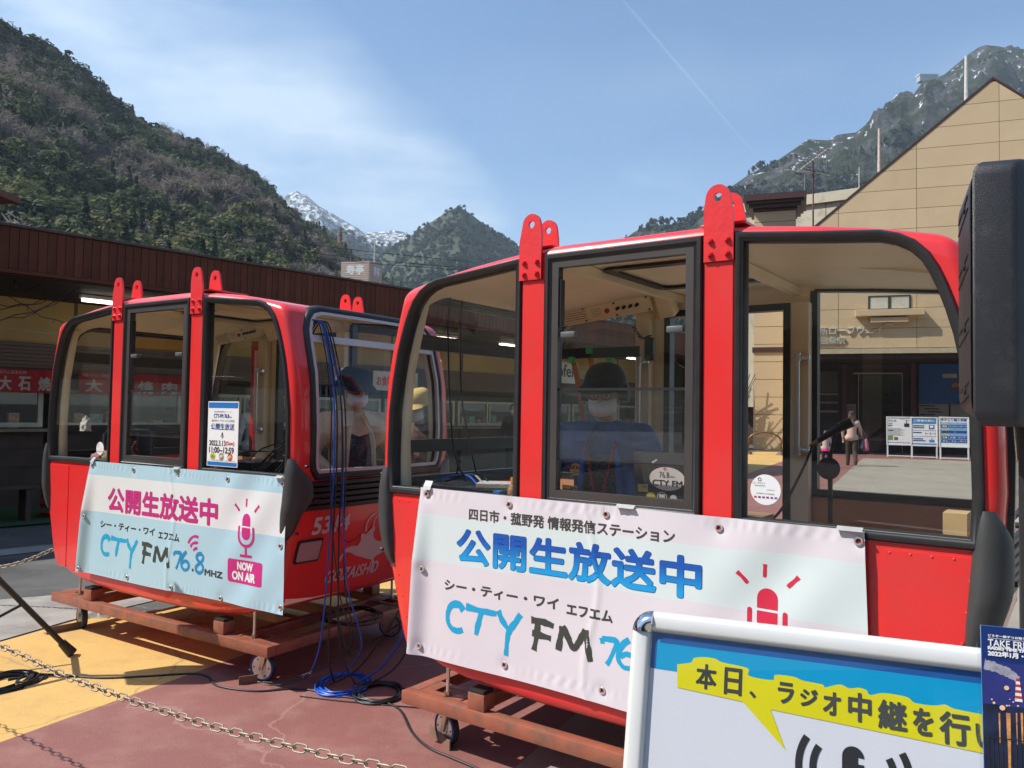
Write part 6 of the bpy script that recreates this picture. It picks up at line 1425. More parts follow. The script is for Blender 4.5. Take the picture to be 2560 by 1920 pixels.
# ---- cables
CBL=mat('black_cable',(.016,.016,.018),.45,var=.1); CBB=mat('blue_cable',(.012,.10,.52),.4,var=.05)
def cable(pts,r,m,label,grp='cables hanging from the gondolas',n=8):
    bm=NB(); tube(bm,smoothpts(pts,n),r,7); return tag(obj('cable',bm,m,smooth=60),label,'cable',grp)
cx0,cy0=G(855,1722).x,G(855,1722).y
def E_A(b,z,out=.03): 
    e=eZ(z)+.028*(1-((b-GW/2)/(GW/2))**2)+out; return inA(e,b,z)
cc=Vector((cx0,cy0,.02))
rr=random.Random(9)
for i,(m,b0,lab) in enumerate(((CBB,.19,'bright blue cable hanging out of the left gondola end window'),(CBL,.20,'thick black cable looping over the left gondola end window, first'),(CBL,.225,'black cable hanging right of the blue cable'),(CBL,.245,'black cable, outermost of the bundle on the left gondola end'),(CBL,.17,'thin black cable, innermost of the bundle on the left gondola end'),(CBB,.21,'blue cable drooping to the coil between the gondolas'))):
    sw=[.0,.02,.05,.07,-.01,.10][i]; f=[(.77,1700),(.9,1700),(.8,1700),(.85,1700),(.7,1700),(.9,1700)][i]
    pts=[inA(1.05,b0-.02,1.75),inA(1.14,b0-.01,1.98),E_A(b0,2.05,.012),E_A(b0+.03,1.97,.03),E_A(b0+.04+sw*.3,1.6,.035),E_A(b0+.03+sw*.5,1.2,.055),inA(1.36+.01*i,b0+sw*.3,.9),inA(1.34+.02*i,b0+.01*i,.55),inA(1.36+.03*i,b0+.03*(i-2),.25)]
    end=[Vector((cc.x-.25,cc.y+.10,.03)),Vector((cc.x-.05,cc.y+.05,.03)),Vector((cc.x+.1,cc.y,.03)),Vector((cc.x-.40,cc.y-.02,.02)),Vector((cc.x-.45,cc.y+.03,.02)),Vector((cc.x-.1,cc.y+.15,.02))][i]
    pts+=[end.lerp(pts[-1],.35)+Vector((0,0,-.05)),end]
    cable(pts,[.0048,.0050,.0046,.0042,.0036,.0042][i],m,lab)
# droops going across to the near gondola
j=[(CBB,.0055,'blue cable rising from the coil to the near gondola',(-1.30,.62,.80),.0),(CBL,.005,'black cable rising beside the blue one to the near gondola',(-1.31,.72,.75),.08),(CBL,.0045,'thin black cable looping low between the two gondolas',(-1.30,.50,.95),-.12)]
for m,r_,lab,loc_,dx in j:
    t=inB(*loc_); cable([Vector((cc.x+.05+dx,cc.y,.02)),Vector((cc.x+.22+dx,cc.y+.06,.12)),cc.lerp(t,.65)+Vector((.02,0,-.05)),t,inB(loc_[0]+.1,loc_[1],loc_[2]+.35)],r_,m,lab)
cable([inA(1.36,.24,.45),inA(1.45,.26,.22),Vector((cc.x+.06,cc.y+.25,.16)),Vector((cc.x+.35,cc.y+.4,.35)),inB(-1.28,.75,1.0)],.005,CBL,'black cable drooping in a U between the gondolas')
def coil(c,R0_,n,m,label,r,seed,flat=.6):
    rr=random.Random(seed); pts=[]
    for k in range(n*14):
        a=2*PI*k/14; q=k//14; rad=R0_*(1+.12*math.sin(q*2.3+seed)+rr.uniform(-.03,.03)); ox=.10*R0_*math.sin(q*1.7+seed); oy=.10*R0_*math.cos(q*2.9+seed)
        pts.append((c.x+ox+rad*math.cos(a),c.y+oy+rad*flat*math.sin(a)*1.2,c.z+r+.35*r*q+.004*math.sin(a*3+q)))
    bm=NB(); tube(bm,smoothpts(pts,2),r,6); return tag(obj('cable_coil',bm,m,smooth=60),label,'cable coil')
cq=G(860,1715); coil(cq,.13,7,CBB,'tangled coil of blue cable on the maroon paving between gondolas',.0055,2,1.1)
cq=G(950,1738); coil(cq,.12,9,CBL,'coil of black cable on maroon paving beside the blue coil',.0055,5,1.0)
cq=G(15,1712); coil(cq,.12,10,CBL,'coil of black cable on the yellow paving at the left edge',.006,8,1.0)
cq=G(80,1700); coil(cq,.07,2,CBL,'small loose loop of black cable next to the left edge coil',.006,3,1.0)
cq=inA(1.0,.75,.235); coil(Vector(cq),.16,5,CBL,'loose loops of black cable lying on the left cart',.005,6,1.0)
g2=lambda x,y:Vector(G(x,y,.009))
cable([g2(20,1700),g2(110,1686),g2(250,1695),g2(370,1690),g2(480,1684),g2(520,1692),g2(545,1715),g2(640,1728),g2(750,1722),g2(860,1742),g2(960,1752)],.0062,CBL,'long black cable snaking over the yellow and maroon paving','ground cables')
cable([g2(955,1752),g2(1000,1775),g2(1030,1830),g2(1070,1868),g2(1130,1895),g2(1200,1925),g2(1300,1980)],.0065,CBL,'black cable curving from the coil to the lower edge','ground cables')
cable([g2(750,1740),g2(850,1752),g2(960,1762),g2(1060,1770)],.0035,CBL,'thin black cord running from coil under the near cart','ground cables')
# chocks by the casters
CHK=mat('rusty_chock',(.22,.13,.08),.75,var=.3,vscale=20,dirt=(.10,.05,.03),dscale=20)
def chock(px,py,rz,l,label):
    p=G(px,py); e=empty('wheel_chock',(p.x,p.y,0),rz,label,'wheel chock','rusty angle irons at the casters'); bm=NB(); prism(bm,[(0,0),(.06,0),(.06,.005),(.006,.005),(.006,.05),(0,.05)],lambda u,v,t:(t,u,v),-l/2,l/2); obj('angle_iron',bm,CHK,e)
chock(160,1580,.9,.22,'rusty angle iron chock by the far left caster'); chock(620,1712,.5,.10,'small rusty angle iron chock by the left cart front caster'); chock(1098,1858,-1.05,.22,'rusty angle iron chock by the near gondola caster')
p=G(925,1513); tag(obj('plywood_sheet',bx(NB(),p.x-.25,p.x+.35,p.y-.1,p.y+.25,.235,.245),mat('plywood',(.50,.40,.22),.6,var=.1)),'pale board lying on the left cart under the gondola','board')
# ================================================================ things inside the gondolas
def inframe(name,Mx,a,b,z,rz,label,cat,group=None):
    e=empty(name,(0,0,0),0,label,cat,group); e.matrix_world=Mx@Matrix.Translation((a,b,z))@Matrix.Rotation(rz,4,'Z'); return e
TBL=mat('table_wood',(.33,.20,.11),.5,var=.1,vscale=4)
for Mx,nm,a0,a1,b0,b1,zt in((MB_,'folding table along the panes inside the near gondola',-1.12,.46,.07,.48,1.155),(MA,'equipment table by the end window inside the left gondola',.25,1.16,.08,.62,1.06)):
    t=inframe('table',Mx,0,0,0,0,nm,'table'); obj('table_top',bx(NB(),a0,a1,b0,b1,zt-.02,zt,bev=.003),TBL,t)
    for x in(a0+.04,a1-.04):
        for y in(b0+.04,b1-.04): bm=NB(); cyl(bm,(x,y,.46),(x,y,zt-.02),.012,seg=8); obj('leg',bm,STEEL,t)
# laptop
lp=inframe('laptop',MB_,.13,.20,1.155,0,'black laptop lid covered in stickers behind the middle pane','laptop')
obj('base',bx(NB(),-.17,.17,.0,.23,0,.014,bev=.003),BLACKG,lp)
tl_=math.radians(12); LPf=lambda u,v,t:(u,-.0+v*math.sin(-tl_)*1+ -t*math.cos(tl_)+.03,.014+v*math.cos(tl_))
LPf=lambda u,v,t:(u,.045-v*math.sin(tl_)*(-.0)-t-v*.12,.014+v)
lid=obj('lid',prism(NB(),rrect(-.172,.172,0,.225,.01),LPf,-.007,.0),mat('laptop_lid',(.035,.036,.038),.35,coat=.2),lp)
ff=lambda u,v,h:LPf(u,v,h)
flatobj('oval_sticker',[disc(-.025,.118,.078,.048)],ff,mat('sticker_white',(.70,.62,.58),.5),lid,None,.0006)
flatobj('lettering',[T('76.8',(-.058,-.015,.122,.146)),T('MHz',(-.012,.008,.124,.132)),*TB('CTY FM',(-.090,.040,.088,.112),.0008)],ff,INK,lid,None,.0014)
flatobj('signal_mark',[stroke([(-.04,.158),(-.032,.163),(-.022,.158)],.003),stroke([(-.037,.152),(-.031,.156),(-.024,.152)],.003)],ff,REDI,lid,None,.0014)
flatobj('yellow_sticker',[rectp(-.158,-.112,.058,.090)],ff,mat('sticker_yellow',(.50,.36,.14),.5),lid,None,.0006); flatobj('lettering',[T('JUMP',(-.138,-.115,.072,.084))],ff,INK,lid,None,.0012)
flatobj('round_sticker',[disc(-.050,.042,.022)],ff,INK,lid,None,.0006); flatobj('round_sticker',[ringp(-.050,.042,.019,.022),rectp(-.063,-.037,.040,.054),rectp(-.063,-.037,.026,.036),disc(.0,.040,.015)],ff,MATS['sticker_white'],lid,None,.0012)
flatobj('round_sticker',[disc(-.100,.042,.020,.016)],ff,mat('sticker_lemon',(.55,.45,.05),.5),lid,None,.0006); flatobj('small_sticker',[poly2([(-.09,.185),(-.068,.198),(-.064,.192),(-.086,.178)])],ff,MATS['sticker_white'],lid,None,.0006)
# papers, folder, bottle, cables on the table
def papers(a,b,z,w,d,rz,m,label,n=1,th=.001):
    e=inframe('paper',MB_,a,b,z,rz,label,'paper','papers on the near gondola table')
    for i in range(n): obj('sheet',bx(NB(),-w/2+.004*i,w/2+.004*i,-d/2,d/2,i*th*2,i*th*2+th),m,e)
papers(-.16,.16,1.156,.21,.15,.1,WHITEP,'white sheets lying behind the middle pane',3); papers(-.05,.20,1.163,.20,.14,-.15,mat('grey_paper',(.5,.5,.5),.6),'grey sheet lying on the white sheets',1)
papers(-.14,.13,1.166,.14,.03,.02,mat('tan_paper',(.55,.42,.22),.6),'narrow tan card on the sheets',1,.003); papers(-.14,.155,1.166,.14,.012,.02,mat('green_paper',(.06,.16,.12),.6),'narrow green card beside the tan card',1,.004)
fo=inframe('folder',MB_,-.72,.24,1.20,.5,'paper folder lying on black equipment in the near gondola','folder'); obj('cover',bx(NB(),-.12,.12,-.08,.08,0,.012),mat('folder_manila',(.50,.42,.25),.6),fo); obj('booklet',bx(NB(),-.12,.11,-.08,.08,.0125,.018),mat('booklet_white',(.6,.55,.52),.5,var=.4,vscale=60),fo)
mx_=inframe('mixer_case',MB_,-.85,.25,1.156,.1,'black audio box under the folder in the near gondola','audio equipment'); obj('case',bx(NB(),-.26,.26,-.14,.14,0,.042,bev=.006),BLACKG,mx_,smooth=40)
bo_=inframe('drink_bottle',MB_,-.565,.10,1.156,0,'small orange capped drink bottle by the left pane','bottle')
bm=NB(); prof=[(.0,0),(.026,0),(.028,.01),(.028,.05),(.022,.066),(.012,.074),(.012,.082)]
for (r0,z0),(r1,z1) in zip(prof,prof[1:]): cyl(bm,(0,0,z0),(0,0,max(z1,z0+.0005)),max(r0,.001),r2=max(r1,.001),seg=20,cap=False)
obj('bottle_body',bm,mat('tea_bottle',(.45,.20,.08),.15,coat=.6),bo_,smooth=60); bm=NB(); cyl(bm,(0,0,.080),(0,0,.104),.015,seg=16); obj('cap',bm,mat('orange_cap',(.75,.28,.02),.4),bo_,smooth=40)
tag(box('blue_case',-.66,-.625,.075,.11,1.156,1.196,mat('blue_case',(.02,.15,.5),.4)),'small bright blue case beside the drink bottle','case').matrix_world=MB_
for i,(m,lab) in enumerate(((CBB,'blue cable lying on equipment inside the near gondola'),(mat('grey_cable',(.3,.32,.34),.5),'pale grey cable lying on equipment inside the near gondola'),(CBL,'black cable lying inside the near gondola left corner'))):
    cable([inB(-1.08+.03*i,.18,1.21),inB(-1.0,.24+.05*i,1.235),inB(-.90,.20+.05*i,1.24),inB(-.80,.14+.04*i,1.21),inB(-.78,.12,1.20)],.005,m,lab,'loose cables inside the near gondola')
for i,q in enumerate(((-1.05,.22),(-1.12,.40))):
    cable([inB(q[0],q[1],2.12),inB(q[0]-.02,q[1]+.01,1.95),inB(q[0]+.01,q[1],1.6),inB(q[0]+.06+.03*i,q[1]-.02,1.35),inB(q[0]+.12,q[1],1.21)],.0045,CBL,['black cable hanging inside the near gondola left pane','second black cable hanging behind the first in the near gondola'][i])
cable([inB(.40,.60,1.10),inB(.44,.66,1.16),inB(.50,.74,1.32),inB(.53,.80,1.43)],.006,CBL,'black cable rising to the microphone boom in the near gondola')
# microphone on a boom with round pop filter, seen in the right pane
ms=inframe('microphone_stand',MB_,.60,.80,.46,0,'microphone boom with round pop filter behind the right pane','microphone stand')
bm=NB(); cyl(bm,(0,0,.0),(0,0,.94),.010,seg=10); cyl(bm,(0,0,.0),(0,0,.02),.12,seg=20); obj('pole',bm,BLACK,ms); bm=NB(); cyl(bm,(0,0,.90),(-.26,-.18,.62),.006,seg=8) if False else cyl(bm,(0,0,.92),(.02,.0,1.02),.007,seg=8); obj('boom',bm,BLACK,ms)
bm=NB(); mt=Matrix.Translation((0,-.03,.87))@Matrix.Rotation(PI/2,4,'X'); bmesh.ops.create_cone(bm,cap_ends=True,segments=28,radius1=.047,radius2=.047,depth=.008,matrix=mt); obj('pop_filter',bm,mat('mesh_grey',(.06,.055,.05),.9),ms)
bm=NB(); cyl(bm,(-.05,0,.985),(.045,0,1.05),.011,r2=.020,seg=14); cyl(bm,(.045,0,1.05),(.09,0,1.07),.021,seg=14); obj('microphone',bm,BLACKG,ms,smooth=50); bm=NB(); cyl(bm,(-.085,0,.96),(-.05,0,.985),.007,r2=.011,seg=10); obj('connector',bm,mat('copper_plug',(.35,.2,.1),.4,.7),ms)
tag(box('paper_bag',1.10,1.17,.20,.32,1.10,1.24,mat('paper_bag',(.60,.42,.20),.7,var=.2)),'small tan paper bag in the corner of the right pane','bag').matrix_world=MB_
# radio handset hanging on the column
hs_=inframe('handset',MB_,-.445,GW-.16,1.84,0,'black handset hanging on the cream column by the door','handset'); obj('handset_body',bx(NB(),-.028,.028,-.02,.02,0,.13,bev=.015),BLACKG,hs_,smooth=50)
bm=NB(); tube(bm,[(-.10+.10*t/30.+.012*math.cos(t*1.9),.012*math.sin(t*1.9),.20-.06*t/30.-.04*math.sin(PI*t/30.)) for t in range(31)],.004,5); obj('coiled_cord',bm,BLACK,hs_)
# left gondola: mixer, case, clothes, gloves
mxr=inframe('audio_mixer',MA,.95,.42,1.06,0,'black audio mixer on the table at the left gondola end window','audio equipment')
obj('case',bx(NB(),-.18,.20,-.26,.26,0,.09,bev=.008),BLACKG,mxr,smooth=40)
bm=NB()
for i in range(12):
    for j_ in range(7): bx(bm,-.14+i*.026-.004,-.14+i*.026+.004,-.2+j_*.06-.006,-.2+j_*.06+.006,.09,.104)
obj('fader_knobs',bm,mat('knob_grey',(.4,.4,.42),.4),mxr,kind='stuff')
obj('rack_box',bx(NB(),-.55,-.24,-.24,.10,.0,.16,bev=.006),BLACKG,mxr,smooth=40)
for i in range(12):
    a0,b0=.45+rr.uniform(0,.5),.16+rr.uniform(0,.2); cable([inA(a0,b0,1.12),inA(a0+.1,b0+.05,1.25+rr.uniform(-.05,.08)),inA(1.02+rr.uniform(-.05,.05),.2+rr.uniform(0,.1),1.30+rr.uniform(-.05,.15)),inA(1.05,.20,1.45+rr.uniform(0,.4))],.0045,CBL,'black audio cable in the tangle behind the poster pane','audio cables inside the left gondola',5)
cs=inframe('equipment_case',MA,-.95,.42,1.0,-.25,'black hard case standing at the left gondola leftmost pane','case'); obj('shell',bx(NB(),-.17,.20,-.13,.13,.0,.38,bev=.045),BLACKG,cs,smooth=50); bm=NB(); tube(bm,[(-.10,0,.375),(-.08,0,.40),(.10,0,.40),(.12,0,.375)],.010,6); obj('handle',bm,BLACK,cs,smooth=50); obj('seam_strip',bx(NB(),-.172,.202,-.012,.012,.02,.36),mat('case_seam',(.09,.09,.10),.3),cs)
def cloth(name,Mx,a,b,z,sx_,sy_,sz_,m,label,cat,seed,n=5):
    from mathutils import noise
    e=inframe(name,Mx,a,b,z,0,label,cat); bm=NB(); bmesh.ops.create_icosphere(bm,subdivisions=4,radius=1)
    for v in bm.verts:
        q=v.co.copy(); w=noise.turbulence(q*2.2+Vector((seed,0,0)),4,True)-.5; v.co=Vector((q.x*sx_,q.y*sy_,max(-.15,q.z)*sz_))*(1+.55*w)
    obj('folded_cloth',bm,m,e,smooth=80)
cloth('jacket',MA,-.70,.22,1.16,.15,.10,.17,mat('wine_cloth',(.17,.02,.025),.9,var=.3,vscale=12),'wine red jacket heaped behind the leftmost pane','jacket',1)
cloth('scarf',MA,-.83,.15,1.155,.11,.06,.07,mat('pink_check_cloth',(.42,.20,.19),.9,var=.5,vscale=45),'pink patterned scarf crumpled on the sill of the leftmost pane','scarf',2)
cloth('scarf',MA,-.70,.13,1.18,.05,.04,.06,mat('khaki_cloth',(.34,.28,.14),.9,var=.3,vscale=30),'khaki cloth tucked beside the pink scarf','scarf',3)
cloth('bag',MA,-.60,.18,1.15,.12,.09,.12,mat('brown_bag',(.10,.07,.05),.8,var=.3,vscale=10),'brown cloth bag behind the leftmost pane sticker','bag',4)
cloth('work_gloves',MA,-1.00,.13,1.38,.055,.03,.085,mat('white_cotton',(.62,.60,.55),.9,var=.15,vscale=30),'white work gloves hooked on the case at the left pane','gloves',5)
sf=inframe('storage_shelf',MA,-.85,.30,1.0,0,'dark shelf board carrying bags inside the left gondola','shelf'); obj('board',bx(NB(),-.33,.36,-.22,.25,.06,.10),DKB,sf)

# orange straps and a grey pad modelled in place of a reflection on the pane
hn=inframe('reflection_straps',MB_,-.72,1.02,1.25,0,'orange straps with grey pad modelled for a reflection in the near gondola left pane','straps'); ORS=mat('orange_strap',(.50,.17,.06),.8,var=.15,vscale=30)
def strap(pts,w=.016):
    bm=NB(); P=smoothpts(pts,5); A=[];
    for p in P: A.append([bm.verts.new(p+Vector((dx*w,dy*.002,0))) for dx,dy in((-1,-1),(1,-1),(1,1),(-1,1))])
    for i in range(len(A)-1):
        for k in range(4): bm.faces.new((A[i][k],A[i][(k+1)%4],A[i+1][(k+1)%4],A[i+1][k]))
    bm.faces.new(A[0]);bm.faces.new(A[-1]); obj('strap',bm,ORS,hn)
strap([(-.10,0,.58),(-.06,0,.42),(-.03,.0,.25),(.0,0,.10),(.05,0,.0)]); strap([(.0,.01,.62),(.03,.01,.45),(.07,.01,.30),(.09,.01,.12),(.06,.01,-.02)]); strap([(.16,0,.55),(.15,0,.30),(.12,0,.12),(.08,0,-.02)],.012); strap([(-.02,-.01,.44),(.15,-.01,.45)],.012)
obj('pad',bx(NB(),-.02,.05,-.02,.02,.12,.36,bev=.015),mat('grey_pad',(.30,.31,.32),.8,var=.3,vscale=40),hn,smooth=50)
for a_,z_ in((-.11,.59),(.0,.64),(.13,.58)): obj('green_clip',bx(NB(),a_-.018,a_+.018,-.012,.012,z_-.015,z_+.02,bev=.004),mat('green_clip',(.08,.55,.18),.5),hn)
obj('dark_bar',bx(NB(),-.20,.30,.005,.025,.60,.66,bev=.008),BLACKG,hn)
# ================================================================ people
def capsule(bm,a,b,ra,rb,seg=14):
    a=Vector(a);b=Vector(b); sph(bm,a,ra,seg=seg,ring=8); sph(bm,b,rb,seg=seg,ring=8)
    if (b-a).length>1e-4: cyl(bm,a,b,ra,r2=rb,seg=seg)
def solid(name,bm,m,parent,vox=.008,smooth=2,label=None):
    """one continuous surface grown over the limbs"""
    me=bpy.data.meshes.new(name); bm.to_mesh(me); bm.free(); t=bpy.data.objects.new('t',me); COL.objects.link(t)
    r=t.modifiers.new('r','REMESH'); r.mode='VOXEL'; r.voxel_size=vox
    s=t.modifiers.new('s','SMOOTH'); s.factor=.6; s.iterations=smooth*3
    dg=bpy.context.evaluated_depsgraph_get(); m2=bpy.data.meshes.new_from_object(t.evaluated_get(dg)); m2.name=name
    COL.objects.unlink(t); bpy.data.objects.remove(t); m2.materials.clear(); m2.materials.append(m); m2.shade_smooth(); o=bpy.data.objects.new(name,m2); link(o,parent)
    if label:o['label']=label
    return o
SKIN=mat('skin',(.60,.36,.26),.5,var=.06,vscale=10); HAIRD=mat('dark_hair',(.022,.016,.013),.6,var=.3,vscale=60); HAIRB=mat('brown_hair',(.13,.05,.03),.5,var=.35,vscale=40)
MASKM=mat('white_mask',(.74,.73,.74),.8,var=.04,bump=.3,bscale=120)
def hand(bm,w,d,up,side,s=1.0):
    """palm and five fingers from wrist w along d; side: towards the thumb"""
    d=d.normalized(); up=up.normalized(); side=side.normalized(); 
    pc=w+d*.045*s; 
    for k in(-1,0,1): capsule(bm,w+side*.014*k*s,w+d*.085*s+side*.024*k*s,.016*s,.014*s,8)
    for k,L in((-1.5,.058),(-.5,.070),(.5,.076),(1.5,.068)):
        b0=w+d*.088*s+side*.017*k*s; b1=b0+(d*.9-up*.25).normalized()*L*.5*s; b2=b1+(d*.6-up*.8).normalized()*L*.5*s; capsule(bm,b0,b1,.0088*s,.008*s,8); capsule(bm,b1,b2,.008*s,.0068*s,8)
    t0=w+d*.03*s+side*.03*s; t1=t0+(d*.6+side*.8).normalized()*.035*s; t2=t1+(d*.95+side*.1-up*.2).normalized()*.03*s; capsule(bm,t0,t1,.012*s,.010*s,8); capsule(bm,t1,t2,.010*s,.008*s,8)
def head(bm,c,R,s=1.0):
    """R: 3x3 rotation, x=right y=forward z=up"""
    P=lambda x,y,z:c+R@Vector((x*s,y*s,z*s))
    sph(bm,P(0,-.012,.028),.082*s,sc=(.93,1.12,1.08),rot=R,seg=20,ring=14)
    capsule(bm,P(0,.025,-.02),P(0,.045,-.075),.062*s,.034*s)          # face and chin
    capsule(bm,P(-.03,.02,-.05),P(.03,.02,-.05),.036*s,.036*s)
    capsule(bm,P(0,.086,.012),P(0,.104,-.022),.009*s,.014*s,8)         # nose
    capsule(bm,P(-.032,.074,.028),P(.032,.074,.028),.013*s,.013*s,8)   # brow
    for k in(-1,1): sph(bm,P(.078*k,-.005,-.005),.022*s,sc=(.4,.8,1.3),rot=R,seg=10,ring=8)
    capsule(bm,P(-.018,.083,-.05),P(.018,.083,-.05),.009*s,.009*s,8)   # mouth
def facebits(parent,c,R,s=1.0,mask=True,glasses=False):
    P=lambda x,y,z:c+R@Vector((x*s,y*s,z*s))
    for k in(-1,1):
        bm=NB(); sph(bm,P(.031*k,.079,.008),.0115*s,sc=(1.2,.5,.65),rot=R,seg=12,ring=8); obj('eye',bm,mat('eye_white',(.6,.58,.55),.2),parent,smooth=60)
        bm=NB(); sph(bm,P(.031*k,.0845,.008),.0055*s,seg=10,ring=6); obj('iris',bm,HAIRD,parent,smooth=60)
        bm=NB(); capsule(bm,P(.018*k,.088,.030),P(.046*k,.078,.031),.004*s,.003*s,6); obj('eyebrow',bm,HAIRD,parent)
    if mask:
        bm=NB(); n,mn=12,9; gr=[]
        for j in range(mn+1):
            row=[]
            for i in range(n+1):
                a=math.radians(-60+120*i/n); z=-.014-.080*j/mn; rr=.079+.032*math.sin(PI*(j+.4)/(mn+1))*math.cos(a)**2; row.append(bm.verts.new(P(rr*math.sin(a)*.93,.008+rr*math.cos(a)*1.12+.002*math.cos(j*3.1),z*(.62+.38*math.cos(a)))))
            gr.append(row)
        for j in range(mn):
            for i in range(n): bm.faces.new((gr[j][i],gr[j][i+1],gr[j+1][i+1],gr[j+1][i]))
        mk=obj('face_mask',bm,MASKM,parent,smooth=60)
        for k in(-1,1): bm=NB(); tube(bm,[P(.068*k,.06,-.015),P(.082*k,.0,.012),P(.084*k,-.02,-.02),P(.064*k,.05,-.06)],.0018*s,5); obj('ear_loop',bm,MASKM,mk)
    if glasses:
        for k in(-1,1):
            bm=NB(); cq=P(.032*k,.098,.006); tube(bm,[cq+R@Vector((.024*math.cos(t)*s,0,.019*math.sin(t)*s)) for t in [2*PI*i/18 for i in range(18)]],.0022*s,5,closed=True); tube(bm,[P(.056*k,.096,.008),P(.082*k,.0,.010)],.002*s,5); obj('glasses_rim',bm,mat('glasses_rim',(.12,.05,.03),.3),parent)
def cup(bm,c,R,s,h,top=.60,r0=1.08):
    P=lambda x,y,z:c+R@Vector((x*s,y*s,z*s)); rows=[]
    for j in range(10):
        t=j/9; ang=t*PI/2*.98; rr=.094*r0*math.cos(ang)**top if t<1 else .001; z=.052+h*math.sin(ang); rows.append([bm.verts.new(P(rr*math.cos(a),-.012+rr*1.12*math.sin(a),z)) for a in [2*PI*k/24 for k in range(24)]])
    for j in range(9):
        for k in range(24): bm.faces.new((rows[j][k],rows[j][(k+1)%24],rows[j+1][(k+1)%24],rows[j+1][k]))
    bm.faces.new(rows[-1]); return rows[0],P
def rotm(yaw,pitch=0,roll=0):
    from mathutils import Euler
    return (Matrix.Rotation(yaw,3,'Z')@Matrix.Rotation(pitch,3,'X')@Matrix.Rotation(roll,3,'Y'))
